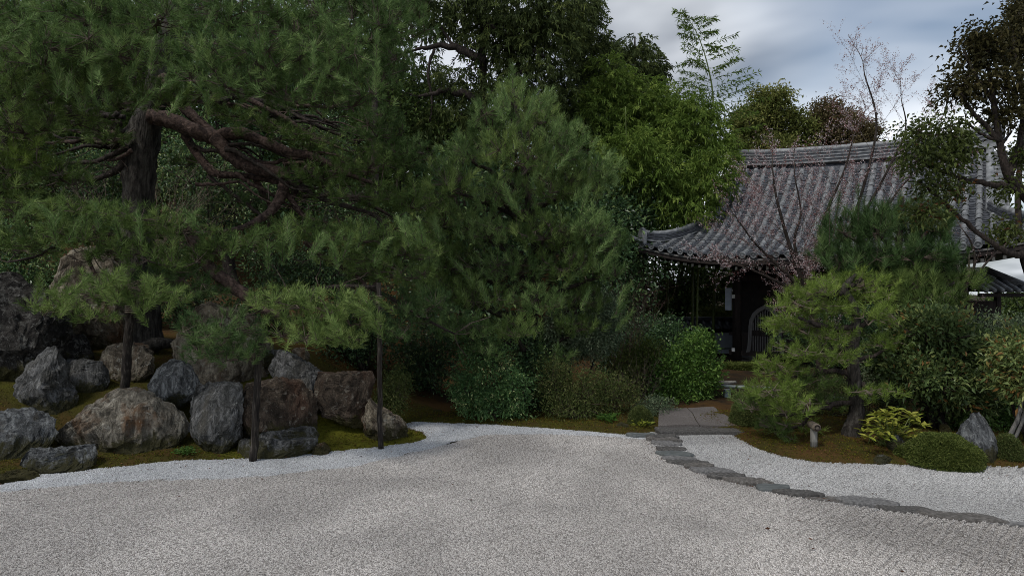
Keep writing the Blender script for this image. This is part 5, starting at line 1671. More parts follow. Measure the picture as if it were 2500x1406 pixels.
def right_pine():
    rng = np.random.default_rng(13)
    d = 10.5
    b = G(2078, 1088, 0.1)
    e = empty('pine_tree', b, 'small trained pine with bright yellow-green needles above the bamboo stake', 'tree')
    limb(e, [(2068, 1098, 56), (2080, 1050, 44), (2092, 1000, 34), (2086, 930, 30), (2082, 860, 26), (2090, 800, 22), (2086, 750, 18), (2062, 705, 16), (2090, 670, 8)], d, M['bark_grey'], 'trunk', 0.08, 14)
    B = [[(2082, 860, 18), (2040, 850, 16), (2000, 862, 13), (1960, 850, 9), (1930, 830, 5)], [(2088, 800, 16), (2040, 800, 14), (1990, 790, 12), (1950, 775, 7)], [(2085, 920, 15), (2040, 905, 13), (1990, 915, 10), (1930, 920, 6)],
         [(2090, 985, 16), (2040, 985, 14), (1990, 1000, 12), (1930, 1010, 9), (1870, 1015, 5)], [(1990, 1000, 9), (1950, 1040, 8), (1900, 1050, 6), (1860, 1040, 4)], [(2090, 930, 13), (2120, 950, 11), (2160, 965, 7)], [(2088, 800, 13), (2130, 775, 10), (2165, 760, 6)],
         [(2066, 710, 14), (2020, 720, 10), (1970, 735, 6)], [(2070, 700, 14), (2095, 685, 11), (2110, 675, 7)], [(2086, 880, 12), (2130, 870, 9), (2165, 850, 5)]]
    for k, sq in enumerate(B):
        limb(e, [(q[0], q[1], q[2], -0.25 * i / len(sq) * (1 if k % 2 else -1)) for i, q in enumerate(sq)], d, M['bark_dark'], 'branch', 0.08, 7, k, 0.35)
    P = [(2080, 690, 100, 38, .6), (1985, 705, 80, 30, .58), (1930, 735, 60, 26, .5), (2140, 720, 50, 30, .55), (2030, 745, 90, 28, .5), (2135, 765, 60, 32, .45), (1950, 790, 90, 34, .5), (2030, 815, 70, 28, .42), (2150, 830, 50, 30, .38),
         (1950, 855, 80, 30, .45), (2040, 870, 70, 26, .38), (1900, 895, 70, 30, .45), (1980, 925, 90, 28, .42), (1880, 945, 80, 34, .45), (1830, 975, 50, 34, .42), (1930, 985, 80, 32, .42), (2020, 975, 70, 24, .4), (2130, 955, 70, 18, .4), (1890, 1030, 50, 30, .42), (1960, 1030, 50, 18, .36), (1910, 1058, 22, 14, .45)]
    for k, (cx, cy, rx, ry, t) in enumerate(P):
        pine_pad(e, cx, cy, rx, ry, d + rng.uniform(-0.5, 0.4), rng, M['pine_yellow'] if cy < 880 else (M['pine_yellow'] if k % 2 else M['pine']), 105, 44, 0.100, 0.0042, t, depth=0.5, tvar=0.14, twig_mat=M['twig_pale'])


def dark_pine():
    rng = np.random.default_rng(14)
    d = 12.6
    e = empty('pine_tree', (W(2190, 1000, d)[0], d, gz(W(2190, 1000, d)[0], d)), 'dark green long-needled pine in front of the hall roof', 'tree')
    limb(e, [(2185, 1060, 34), (2190, 900, 30), (2180, 760, 26), (2190, 640, 20), (2200, 540, 12), (2205, 480, 6)], d, M['bark_dark'], 'trunk', 0.06, 10)
    P = [(2060, 560, 60, 60, .45), (2130, 540, 50, 70, .4), (2200, 550, 70, 70, .4), (2270, 550, 60, 70, .42), (2050, 620, 70, 50, .45), (2140, 625, 90, 50, .45), (2240, 625, 90, 55, .42), (2310, 620, 50, 45, .4), (2110, 680, 90, 36, .5), (2220, 680, 100, 40, .5), (2330, 680, 80, 30, .45), (2270, 720, 90, 26, .42)]
    for cx, cy, rx, ry, t in P:
        pine_pad(e, cx, cy, rx, ry, d + rng.uniform(-0.6, 0.5), rng, M['pine_dark'] if cy < 660 else M['pine'], 56, 56, 0.17, 0.0052, t + 0.05, up=1.1, depth=0.6, a1=55)
        limb(e, [(2190, min(cy + 90, 800), 14), ((2190 + cx) / 2, cy + 50, 11), (cx, cy + 10, 6)], d, M['bark_dark'], 'branch', 0.06, 6, cx, 0.3)
    # upright candles against the roof
    g = Geo(); tw = Geo()
    for cx, top in ((2025, 490), (2050, 470), (2095, 455), (2110, 480), (2150, 500), (2200, 465), (2235, 440), (2260, 455), (2290, 480), (2320, 520)):
        A = W(cx + rng.normal(0, 8), top + 110, d); B_ = W(cx, top, d)
        twigs(tw, [A], [B_], 0.012, 0.006)
        t = np.linspace(0.15, 1, 9)[:, None]
        C = A * (1 - t) + B_ * t
        D = np.broadcast_to(nrm(B_ - A), C.shape)
        needles(g, rng, C, D, 40, 0.15, 0.005, np.full(9, 0.45), a0=15, a1=55)
    g.part('candle_needles', M['pine_dark'], e); tw.part('candles', M['twig'], e)


big_pine(); mid_pine(); right_pine(); dark_pine()


def plant(name, label, cat, base, ells, mat, n_clump, per, l, w, spread, seed, stem_r=0.02, stems=3, group=None, stem_mat='bark_dark', **kw):
    """shrub or broadleaf tree: stems, twigs to the clumps, leaves"""
    rng = np.random.default_rng(seed)
    base = np.asarray(base, float)
    e = empty(name, base, label, cat, group)
    g = Geo()
    C = crown(g, rng, ells, n_clump, per, l, w, spread, **kw)
    for k in range(stems):
        c, r = ells[rng.integers(len(ells))] if k >= len(ells) else ells[k]
        top = np.asarray(c) + rng.normal(0, 0.25, 3) * np.asarray(r)
        m1 = base * 0.6 + top * 0.4 + rng.normal(0, 0.08, 3) * np.linalg.norm(top - base)
        m1[2] = base[2] + (top[2] - base[2]) * 0.42
        b0 = base + np.array((rng.normal(0, stem_r * 2), rng.normal(0, stem_r * 2), -0.05))
        pts = spline([b0, m1, top], 6)
        tube(Geo(), pts, np.linspace(stem_r * (1.25 if k == 0 else 0.9), stem_r * 0.3, len(pts)), 8, 0.06, rng).part('trunk' if k == 0 else 'stem', M[stem_mat], e, True)
    tw = Geo()
    pick = C[rng.permutation(len(C))[:max(20, len(C) // 3)]]
    hearts = np.array([np.asarray(c) - np.array((0, 0, r[2] * 0.4)) for c, r in ells])
    hn = hearts[np.argmin(np.linalg.norm(pick[:, None] - hearts[None], axis=2), 1)]
    mid = (pick + hn) / 2 + rng.normal(0, 0.06, pick.shape)
    twigs(tw, hn, mid, stem_r * 0.34, stem_r * 0.22); twigs(tw, mid, pick, stem_r * 0.22, stem_r * 0.1)
    tw.part('twigs', M['twig'], e)
    g.part('crown' if cat == 'tree' else 'foliage', mat, e)
    return e


def on_ground(px, d):
    x = W(px, 703, d)[0]
    return (x, d, gz(x, d))


# ---- deep background wall of evergreen wood on the left slope
BT = 'evergreen trees of the wood behind the big pine'
back = [
    # px, d, ellipses (cx, cy, rx, ry), material, label
    (40, 21, [(40, 60, 170, 160), (0, 300, 160, 160), (90, 480, 150, 120)], 'forest', 'dark wood tree filling the far left edge behind the pine'),
    (300, 22, [(280, 80, 200, 180), (330, 300, 190, 150), (260, 480, 170, 120)], 'forest', 'wood tree straight behind the big pine trunk'),
    (560, 21, [(560, 120, 190, 180), (520, 330, 180, 150), (600, 500, 170, 120)], 'camellia', 'dark glossy wood tree behind the red limbs'),
    (800, 22, [(800, 80, 180, 190), (840, 300, 180, 150), (780, 500, 180, 130)], 'forest', 'wood tree behind the right end of the big pine'),
    (1010, 23, [(960, 260, 110, 110), (1060, 330, 140, 110), (1000, 480, 160, 130)], 'forest', 'half-lit wood tree under the gap of sky'),
    (1180, 20, [(1150, 520, 170, 150), (1120, 690, 160, 130)], 'camellia', 'dark glossy tree behind the centre pine'),
    (1420, 21, [(1400, 560, 150, 150), (1480, 700, 120, 120)], 'camellia', 'dark tree between the centre pine and the bamboo'),
]
for k, (px, d, el, mt, lb) in enumerate(back):
    ells = [pxell(cx, cy, rx, ry, d + 0.3 * i, 1.7) for i, (cx, cy, rx, ry) in enumerate(el)]
    plant('evergreen_tree', lb, 'tree', on_ground(px, d), ells, M[mt], 340, 34, 0.16, 0.08, 0.26, 500 + k, 0.16, 3, BT, tint0=0.42, shell=2.4)
# a still deeper, taller row closes the gaps
for k, (px, d, cx, cy, rx, ry) in enumerate([(-40, 29, -20, 160, 260, 300), (260, 31, 280, 120, 280, 330), (620, 30, 620, 160, 270, 330), (900, 31, 860, 330, 200, 230), (1180, 31, 1180, 430, 180, 180), (1430, 32, 1420, 480, 170, 180)]):
    plant('evergreen_tree', ['shadowy tall tree deepest at the left edge', 'shadowy tall tree deep behind the big trunk', 'shadowy tall tree deep behind the red limbs', 'shadowy tree deep behind the right pine tiers', 'shadowy tree deep behind the centre pine', 'shadowy tree deep behind the bamboo'][k],
          'tree', on_ground(px, d), [pxell(cx, cy, rx, ry, d, 2.2), pxell(cx, cy + ry * 1.1, rx * 0.9, ry * 0.7, d + 0.4, 2.0)], M['forest'], 420, 34, 0.27, 0.125, 0.42, 540 + k, 0.22, 2, BT, tint0=0.35, shell=2.0)

def far_wood():
    rng = np.random.default_rng(130)
    g = Geo()
    n, per = 900, 34
    px = rng.uniform(-250, 960, n); py = rng.uniform(40, 520, n)
    C = np.array([W(a, b, 38 + rng.uniform(-1.5, 2.5)) for a, b in zip(px, py)])
    P = C[:, None] + rng.normal(0, 0.55, (n, per, 3))
    D = rng.normal(0, 0.7, (n, per, 3)) + np.array((0, -0.5, 0.2))
    T = np.clip(rng.normal(0.3, 0.15, (n, 1)) + rng.normal(0, 0.1, (n, per)), 0, 1)
    leaves(g, rng, P.reshape(-1, 3), D.reshape(-1, 3), 0.55, 0.28, T.reshape(-1))
    o = g.part('far_wood', M['forest'], None)
    tag(o, 'unbroken dark hillside wood far behind the pines', None, None, 'stuff')


far_wood()

# ---- camellias and undergrowth right behind the rocks
CG = 'camellia bushes behind the rock pile'
cam_b = [
    (60, 13.4, [(80, 680, 130, 70), (40, 590, 90, 60)], 'shiny-leaved camellia beside the tall tan rock', .62),
    (250, 15.5, [(220, 420, 120, 90), (300, 560, 110, 80)], 'camellia behind the trunk on its left', .5),
    (480, 15.0, [(470, 420, 110, 90), (560, 470, 120, 80), (480, 560, 100, 70)], 'camellia framed by the red limbs', .6),
    (680, 14.2, [(690, 640, 110, 70), (760, 690, 110, 80), (620, 760, 90, 70)], 'dark camellia above the hanging right pad', .42),
    (840, 15.5, [(850, 520, 110, 70), (780, 330, 90, 70), (930, 640, 100, 70)], 'camellia with pale leaves between the upper right tiers', .55),
    (430, 14.6, [(420, 700, 120, 90), (330, 780, 100, 70), (520, 790, 80, 60)], 'dark camellia right behind the trunk foot', .35),
    (900, 13.8, [(900, 790, 110, 80), (840, 860, 80, 60)], 'dim camellia behind the slim prop', .3),
    (1060, 14.6, [(1050, 860, 90, 90), (1010, 950, 60, 60)], 'dim camellia in the hollow right of the slim prop', .25),
]
for k, (px, d, el, lb, t) in enumerate(cam_b):
    plant('camellia', lb, 'shrub', on_ground(px, d), [pxell(cx, cy, rx, ry, d + 0.25 * i, 0.8) for i, (cx, cy, rx, ry) in enumerate(el)], M['camellia'], 330, 22, 0.085, 0.04, 0.13, 570 + k, 0.035, 4, CG, tint0=t, shell=2.4)
# bare grey-brown twiggy shrub tangled behind the trunk
def bare_shrub(name, label, base, fan, n, mat, seed, r=0.008, depth=0.5):
    rng = np.random.default_rng(seed)
    e = empty(name, base, label, 'shrub')
    g = Geo()
    for k in range(n):
        p = np.asarray(base, float) + rng.normal(0, 0.06, 3) * np.array((1, 1, 0))
        tgt = np.asarray(fan[0]) + rng.uniform(-1, 1, 3) * np.asarray(fan[1])
        seg = 7
        dr = nrm(tgt - p); ln = np.linalg.norm(tgt - p) / seg
        for s in range(seg):
            p2 = p + nrm(dr + rng.normal(0, 0.22, 3)) * ln
            twigs(g, [p], [p2], r * (1 - s / seg * 0.7), r * (1 - (s + 1) / seg * 0.7))
            if s > 2:
                for _ in range(2):
                    q = p2 + nrm(dr + rng.normal(0, 0.6, 3)) * ln * rng.uniform(0.6, 1.5)
                    twigs(g, [p2], [q], r * 0.4, r * 0.2)
                    q2 = q + nrm(q - p2 + rng.normal(0, 0.1, 3)) * ln * 0.5
                    twigs(g, [q], [q2], r * 0.25, r * 0.15)
            p = p2
    g.part('branches', M[mat], e)


bare_shrub('bare_shrub', 'bare twiggy shrub tangled behind the pine trunk', W(380, 640, 13.6), (W(480, 440, 13.8), (1.0, 0.5, 0.55)), 26, 'twig_pale', 21, 0.007)
bare_shrub('bare_shrub', 'bare twiggy shrub left of the pine trunk', W(240, 560, 13.5), (W(200, 430, 13.6), (0.7, 0.4, 0.4)), 20, 'twig', 22, 0.007)
bare_shrub('bare_shrub', 'bare reddish maple shrub left of the hall eave', (W(1490, 800, 14.6)[0], 14.6, 0.1), (W(1545, 715, 14.8), (0.40, 0.4, 0.36)), 26, 'twig_red', 23, 0.006)
bare_shrub('bare_shrub', 'thin grey twiggy shrub low under the centre pine', (W(1560, 980, 13.2)[0], 13.2, 0.1), (W(1560, 905, 13.0), (0.45, 0.4, 0.25)), 22, 'twig', 24, 0.005)


# ---- conifers behind: cedar sprays hang in flat fans
def cedar(label, px, d, spec, seed, trunk_w, dens=1.0, mat='cedar', branches=()):
    """spec: [(cx, cy, rx, ry)] foliage masses"""
    rng = np.random.default_rng(seed)
    b = on_ground(px, d)
    e = empty('cedar_tree', b, label, 'tree', 'cedars rising behind the garden')
    top = min(s[1] - s[3] for s in spec)
    P = spline([np.array(b) - np.array((0, 0, 0.1)), (np.array(b) + W(px, top, d)) / 2, W(px, top + 10, d)], 8)
    tube(Geo(), P, np.linspace(trunk_w, 0.03, len(P)), 12, 0.03, rng).part('trunk', M['bark_dark'], e, True)
    g = Geo()
    for cx, cy, rx, ry in spec:
        c, r = pxell(cx, cy, rx, ry, d, min(1.5, rx * d / K))
        n = int(dens * 230 * r[0] * r[2])
        p = ball(rng, n, 2.6)
        n = len(p)
        C = c + p * np.asarray(r) * (1 + 0.15 * np.sin(p[:, :1] * 8 + cx) * np.cos(p[:, 2:3] * 9))
        O = nrm(p * np.array((1, 1, 0.2)) + np.array((0, 0, -0.35)) + rng.normal(0, 0.3, (n, 3)))
        m_ = 16
        t = 0.42 + rng.normal(0, 0.2, n)
        # each spray: scale-leaf strands off a drooping axis
        u = rng.random((n, m_, 1))
        ax = C[:, None] + O[:, None] * u * 0.38 + np.array((0, 0, -0.12)) * u ** 2
        D = O[:, None] * 0.6 + rng.normal(0, 0.45, (n, m_, 3)) + np.array((0, 0, -0.1))
        T = np.clip(t[:, None] + rng.normal(0, 0.12, (n, m_)), 0, 1)
        leaves(g, rng, ax.reshape(-1, 3), D.reshape(-1, 3), 0.17, 0.045, T.reshape(-1), droop=0.3)
    g.part('crown', M[mat], e)
    for k, sq in enumerate(branches):
        limb(e, sq, d - 0.5, M['bark_dark'], 'branch', 0.05, 7, k, 0.3)


cedar('spreading dark cedar over the gap of sky', 1180, 22.5, [(1120, 10, 110, 60), (1230, 30, 130, 80), (1320, 80, 110, 90), (1210, 120, 80, 40), (1130, 200, 70, 40), (1300, 200, 100, 70), (1230, 270, 90, 60), (1090, 300, 70, 50), (1060, 60, 50, 40), (1370, 30, 90, 60)], 31, 0.35, 1.0,
      branches=([(1180, 150, 26), (1110, 115, 18), (1040, 118, 10), (1000, 125, 5)], [(1180, 250, 20), (1100, 225, 16), (1030, 235, 8), (990, 228, 4)], [(1060, 120, 8), (1045, 180, 7), (1055, 240, 6), (1050, 300, 4)], [(1180, 60, 16), (1250, 90, 12), (1330, 140, 7)], [(1180, 240, 14), (1240, 200, 10), (1280, 170, 6)], [(1110, 118, 10), (1090, 90, 7), (1075, 60, 4)]))
cedar('pointed dark cedar left of the bamboo tops', 1420, 24.5, [(1415, 20, 45, 60), (1430, 90, 60, 60), (1450, 160, 60, 60), (1410, 230, 80, 70), (1380, 320, 100, 70), (1400, 430, 120, 70)], 32, 0.30, 1.3)
cedar('round-topped dark cedar behind the bamboo tops', 1550, 29.0, [(1545, 115, 45, 35), (1560, 160, 60, 50), (1590, 180, 36, 36), (1530, 230, 70, 60)], 33, 0.30, 1.2)
cedar('tall cedar with a bare grey trunk right of the red limbs', 915, 17.5, [(930, -20, 120, 60), (860, -60, 120, 60), (1000, -40, 90, 60)], 34, 0.16, 0.8)
cedar('shaded cedar deep under the gap of sky', 1010, 27.0, [(990, 190, 110, 60), (1050, 270, 110, 70), (960, 330, 110, 70), (1120, 380, 120, 80)], 35, 0.25, 0.8)


# ---- bamboo grove
def bamboo(label, px, d, lean, top_py, mass, seed, n=150):
    rng = np.random.default_rng(seed)
    b = np.array(on_ground(px, d))
    e = empty('bamboo', b, label, 'bamboo', 'bamboo of the grove left of the hall')
    top = W(px + lean, top_py, d)
    P = spline([b, b * 0.45 + top * 0.55 - np.array(((top - b)[0] * 0.3, 0, 0)), top], 14)
    rr = np.linspace(0.045, 0.010, len(P)); rr[::2] *= 1.10
    tube(Geo(), P, rr, 8).part('culm', M['culm'], e, True)
    g = Geo(); tw = Geo()
    for cx, cy, rx, ry in mass:
        c, r = pxell(cx, cy, rx, ry, d, min(1.3, 0.9 * rx * d / K))
        k = int(n * r[0] * r[2] * 2.0)
        p = ball(rng, k, 2.8)
        k = len(p)
        C = c + p * np.asarray(r) * (1 + 0.2 * np.sin(p[:, :1] * 9 + cx) * np.cos(p[:, 2:3] * 8 + cy))
        t = 0.45 + rng.normal(0, 0.17, k) + 0.12 * p[:, 2]
        O = nrm(p * np.array((1, 1, 0.5)) + np.array((0, 0, 0.1)) + rng.normal(0, 0.4, (k, 3)))
        m_ = 17
        u = rng.random((k, m_, 1))
        ax = C[:, None] + O[:, None] * u * 0.45 + np.array((0, 0, -0.16)) * u ** 2
        D = O[:, None] * 0.7 + rng.normal(0, 0.5, (k, m_, 3)) + np.array((0, 0, -0.45))
        leaves(g, rng, ax.reshape(-1, 3), D.reshape(-1, 3), 0.18, 0.042, np.clip(t[:, None] + rng.normal(0, 0.12, (k, m_)), 0, 1).reshape(-1), droop=0.2)
        pick = C[::4]
        near = P[np.clip(np.argmin(np.abs(P[None, :, 2] - pick[:, None, 2] + 0.3), 1), 0, len(P) - 1)]
        twigs(tw, near, pick, 0.008, 0.003)
    g.part('foliage', M['bamboo'], e)
    tw.part('twigs', M['culm'], e)


bamboo('feathery bamboo left of the round-topped cedar', 1480, 23.5, -10, 190, [(1490, 190, 45, 50), (1460, 270, 60, 50), (1500, 330, 60, 50)], 41)
bamboo('bamboo with tips against the round-topped cedar', 1540, 24.0, 0, 230, [(1560, 240, 60, 50), (1540, 310, 70, 60), (1600, 290, 50, 50)], 42)
bamboo('bamboo whose visible culm stands left in the grove', 1535, 22.0, -8, 260, [(1560, 380, 60, 60), (1500, 400, 50, 60), (1600, 420, 60, 60)], 43)
bamboo('tall rounded bamboo clump at the right of the grove', 1690, 23.0, 10, 250, [(1700, 280, 50, 50), (1690, 340, 80, 60), (1740, 380, 50, 50), (1650, 400, 70, 60)], 44)
bamboo('bamboo in the middle of the grove', 1630, 24.5, 0, 260, [(1630, 260, 50, 50), (1610, 350, 70, 60), (1660, 300, 50, 50)], 45)
bamboo('low bamboo drooping beside the roof verge', 1700, 22.0, 25, 420, [(1720, 450, 60, 50), (1670, 500, 60, 45), (1700, 540, 60, 30), (1750, 420, 40, 40)], 46)
bamboo('shaded bamboo low in the grove', 1600, 23.0, 0, 450, [(1590, 480, 70, 60), (1640, 470, 60, 60), (1620, 560, 60, 50)], 47)


def tall_bamboo():
    rng = np.random.default_rng(48)
    d = 23.0
    b = np.array(on_ground(1740, d))
    e = empty('bamboo', b, 'single tall feathery bamboo shoot standing against the sky', 'bamboo')
    P = spline([b, W(1748, 500, d), W(1742, 260, d), W(1730, 170, d), W(1705, 90, d), W(1672, 34, d)], 8)
    tube(Geo(), P, np.linspace(0.05, 0.006, len(P)), 8).part('culm', M['culm'], e, True)
    g = Geo(); tw = Geo()
    for k, py in enumerate(np.linspace(42, 340, 52)):
        i = int(np.argmin(np.abs(P[:, 2] - W(0, py, d)[2])))
        for side in ((1,) if k % 2 else (-1,)):
            ln = (0.45 + 0.55 * (py - 60) / 200 if py < 260 else 1.0) * rng.uniform(0.8, 1.2) * (1.5 if side > 0 else 1.2)
            dr = nrm(np.array((side * rng.uniform(0.55, 1.0), rng.normal(0, 0.35), rng.uniform(0.15, 0.65))))
            p = P[i].copy()
            m_ = 9
            for s in range(m_):
                p2 = p + dr * ln / m_
                twigs(tw, [p], [p2], 0.006, 0.004)
                q = 6
                D = nrm(dr[None] * 0.6 + rng.normal(0, 0.45, (q, 3)) + np.array((0.15, 0, -0.25)))
                leaves(g, rng, np.repeat(p2[None], q, 0), D, 0.19, 0.036, np.clip(rng.normal(0.38, 0.15, q), 0, 1), droop=0.1)
                dr = nrm(dr + np.array((0, 0, -0.02))); p = p2
    g.part('foliage', M['bamboo'], e)
    tw.part('twigs', M['culm'], e)


tall_bamboo()

# ---- broadleaf trees beyond the roof and beside the hall
def lobes(cx, cy, rx, ry, d, n, seed, lobe):
    rng = np.random.default_rng(seed)
    out = [pxell(cx, cy + ry * 0.1, rx * 0.7, ry * 0.7, d, 1.2)]
    for k in range(n):
        a = rng.uniform(0, 6.283); f = rng.uniform(0.55, 0.95)
        s_ = lobe * rng.uniform(0.7, 1.3)
        out.append(pxell(cx + rx * f * math.cos(a), cy - ry * f * math.sin(a), s_, s_ * 0.8, d + rng.uniform(-1.2, 0.6), s_ * d / K))
    return out


plant('evergreen_tree', 'rounded olive-green tree behind the left half of the roof ridge', 'tree', on_ground(1870, 36), lobes(1880, 275, 55, 50, 36, 9, 1, 24) + lobes(1835, 330, 55, 50, 36.4, 9, 2, 22) + lobes(1945, 330, 50, 40, 36, 8, 3, 20) + [pxell(1880, 380, 110, 40, 36, 2.0)], M['camphor'], 560, 46, 0.20, 0.085, 0.22, 61, 0.3, 5, tint0=0.5)
plant('evergreen_tree', 'russet-tinged rounded tree behind the middle of the roof ridge', 'tree', on_ground(2050, 36), lobes(2040, 290, 50, 40, 36, 9, 4, 22) + lobes(2075, 335, 50, 45, 36.3, 9, 5, 22) + [pxell(2060, 380, 90, 40, 36, 2.0)], M['camphor_red'], 440, 46, 0.20, 0.085, 0.22, 62, 0.3, 4, tint0=0.5)
plant('camellia', 'dark blue-green camellia left of the eave corner', 'tree', on_ground(1540, 22.6), [pxell(1540, 500, 80, 70, 22.5, 1.0), pxell(1500, 580, 80, 70, 22.2, 1.0), pxell(1590, 570, 60, 60, 22.6, 0.9), pxell(1510, 660, 80, 70, 22.4, 1.0)], M['camellia'], 520, 30, 0.11, 0.05, 0.16, 63, 0.09, 4, tint0=0.5)
plant('evergreen_tree', 'shadowy tree behind the hall under the left eave', 'tree', on_ground(1640, 29), [pxell(1650, 690, 130, 100, 29, 1.8), pxell(1760, 660, 110, 80, 29.5, 1.6), pxell(1720, 730, 90, 50, 29.5, 1.4), pxell(1600, 780, 120, 80, 29, 1.6)], M['forest'], 480, 30, 0.20, 0.09, 0.30, 64, 0.2, 3, tint0=0.4)
plant('shrub', 'sunlit pale green hedge top above the tiled garden wall', 'shrub', on_ground(1755, 26), [pxell(1760, 785, 70, 30, 26, 0.7)], M['azalea'], 160, 34, 0.12, 0.05, 0.14, 65, 0.03, 3, tint0=0.75)
plant('shrub', 'dark dense shrub under the eave left of the leafy green bush', 'shrub', on_ground(1600, 17.5), [pxell(1600, 830, 80, 50, 17.5, 0.9), pxell(1550, 870, 80, 55, 17, 0.9)], M['camellia'], 420, 28, 0.09, 0.042, 0.14, 66, 0.04, 4, tint0=0.32)

# ---- shrubs on the far bank
plant('shrub', 'rounded pieris shrub with pale new tips left of centre', 'shrub', on_ground(1205, 12.6), [pxell(1190, 930, 90, 70, 12.5, 0.6), pxell(1250, 960, 60, 55, 12.4, 0.5), pxell(1140, 960, 40, 40, 12.4, 0.4), pxell(1200, 990, 90, 36, 12.3, 0.5), pxell(1180, 860, 60, 40, 12.7, 0.5)], M['pieris'], 620, 20, 0.070, 0.026, 0.075, 71, 0.03, 5, tint0=0.55, tvar=0.16)
plant('shrub', 'pale variegated bush catching light under the centre pine', 'shrub', on_ground(1400, 14.0), [pxell(1360, 800, 60, 40, 13.9, 0.5), pxell(1440, 830, 70, 50, 14.1, 0.6), pxell(1370, 850, 60, 40, 14.0, 0.5), pxell(1480, 770, 40, 60, 14.2, 0.5)], M['silver'], 520, 22, 0.075, 0.030, 0.085, 72, 0.03, 5, tint0=0.5, tvar=0.2)
plant('shrub', 'dusky feathery shrub low under the centre pine', 'shrub', on_ground(1440, 12.6), [pxell(1420, 960, 90, 60, 12.5, 0.5), pxell(1500, 960, 70, 55, 12.7, 0.5), pxell(1400, 1000, 70, 36, 12.3, 0.45), pxell(1350, 930, 60, 50, 12.8, 0.5)], M['azalea_dark'], 560, 24, 0.055, 0.018, 0.085, 73, 0.025, 5, tint0=0.45)
plant('shrub', 'dark shrub in the hollow between pieris and feathery shrub', 'shrub', on_ground(1310, 13.4), [pxell(1310, 940, 60, 70, 13.4, 0.5), pxell(1290, 860, 60, 50, 13.6, 0.5)], M['camellia'], 300, 22, 0.07, 0.032, 0.09, 74, 0.025, 4, tint0=0.3)
plant('shrub', 'leafy bright green bush left of the bridge top', 'shrub', on_ground(1690, 14.6), [pxell(1690, 900, 75, 50, 14.5, 0.6), pxell(1700, 850, 45, 40, 14.6, 0.5), pxell(1640, 920, 60, 50, 14.6, 0.5), pxell(1700, 935, 50, 40, 14.4, 0.5), pxell(1660, 965, 70, 36, 14.3, 0.5)], M['shrub'], 640, 20, 0.095, 0.034, 0.085, 75, 0.03, 5, tint0=0.55, tvar=0.16)
plant('shrub', 'yellowish-green bush between the pale bush and the leafy bush', 'shrub', on_ground(1570, 15.0), [pxell(1570, 870, 60, 45, 15.0, 0.5), pxell(1530, 900, 50, 50, 14.8, 0.5), pxell(1600, 920, 60, 50, 14.9, 0.5)], M['azalea'], 420, 22, 0.075, 0.030, 0.085, 76, 0.025, 4, tint0=0.4)
plant('shrub', 'low grey-green azalea at the left foot of the bridge', 'shrub', on_ground(1605, 12.7), [pxell(1605, 998, 48, 26, 12.6, 0.4), pxell(1580, 1012, 30, 20, 12.5, 0.3)], M['silver'], 260, 20, 0.040, 0.016, 0.05, 77, 0.012, 4, tint0=0.35)
plant('shrub', 'dark shrub behind the tip of the moss island', 'shrub', on_ground(965, 11.9), [pxell(965, 950, 36, 50, 11.8, 0.35), pxell(950, 985, 40, 36, 11.7, 0.35)], M['azalea_dark'], 240, 22, 0.045, 0.018, 0.06, 78, 0.015, 4, tint0=0.4)


def clipped(label, cx, d, rx, h, mat, seed, n, l=0.028, w=0.013, ry=None, red=0.0):
    """shorn azalea mound: tight shell of small leaves over twigs"""
    rng = np.random.default_rng(seed)
    b = np.array(on_ground(cx, d))
    ry = ry or rx
    e = empty('clipped_azalea', b, label, 'shrub', 'clipped azaleas')
    p = nrm(rng.normal(size=(n, 3))); p[:, 2] = np.abs(p[:, 2])
    t = 0.5 + rng.normal(0, 0.16, n)
    lump = 1 + 0.045 * np.sin(p[:, 0] * 7 + seed) * np.sin(p[:, 1] * 6 + 1) + 0.03 * np.sin(p[:, 2] * 11 + p[:, 0] * 5) + rng.normal(0, 0.018, n)
    C = b + p * np.array((rx, ry, h)) * lump[:, None] * rng.uniform(0.93, 1.0, (n, 1))
    g = Geo()
    m_ = 6
    D = p[:, None] * 0.8 + rng.normal(0, 0.6, (n, m_, 3))
    P = np.repeat(C[:, None], m_, 1) + rng.normal(0, 0.012, (n, m_, 3))
    leaves(g, rng, P.reshape(-1, 3), D.reshape(-1, 3), l, w, np.clip(t[:, None] + rng.normal(0, 0.13, (n, m_)), 0, 1).reshape(-1))
    g.part('foliage', mat, e)
    tw = Geo()
    k = 260
    A = b + rng.normal(0, 0.03, (k, 3)) * np.array((1, 1, 0))
    B_ = C[rng.permutation(n)[:k]] * 0.93 + A * 0.07
    mid = A * 0.5 + B_ * 0.5 + rng.normal(0, 0.02, (k, 3))
    twigs(tw, A, mid, 0.008, 0.005); twigs(tw, mid, B_, 0.005, 0.002)
    tw.part('twigs', M['twig'], e)
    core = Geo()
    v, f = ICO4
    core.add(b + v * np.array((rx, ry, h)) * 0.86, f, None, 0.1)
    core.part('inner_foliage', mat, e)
    return e


clipped('large clipped azalea dome beside the standing stone', 2302, 9.25, 0.46, 0.38, M['azalea'], 81, 8000)
clipped('small dark clipped azalea right of the standing stone', 2460, 9.35, 0.17, 0.30, M['azalea_dark'], 82, 2200, 0.024, 0.011)
clipped('little clipped ball shrub near the bridge', 1564, 11.7, 0.20, 0.29, M['azalea_dark'], 83, 2600, 0.022, 0.010)
clipped('dark clipped azalea at the right foot of the bridge', 1845, 11.6, 0.40, 0.50, M['azalea_dark'], 84, 5200, 0.03, 0.012)
clipped('tiny low azalea tuft at the left of the large dome', 2205, 9.45, 0.10, 0.12, M['azalea'], 85, 500, 0.02, 0.010)


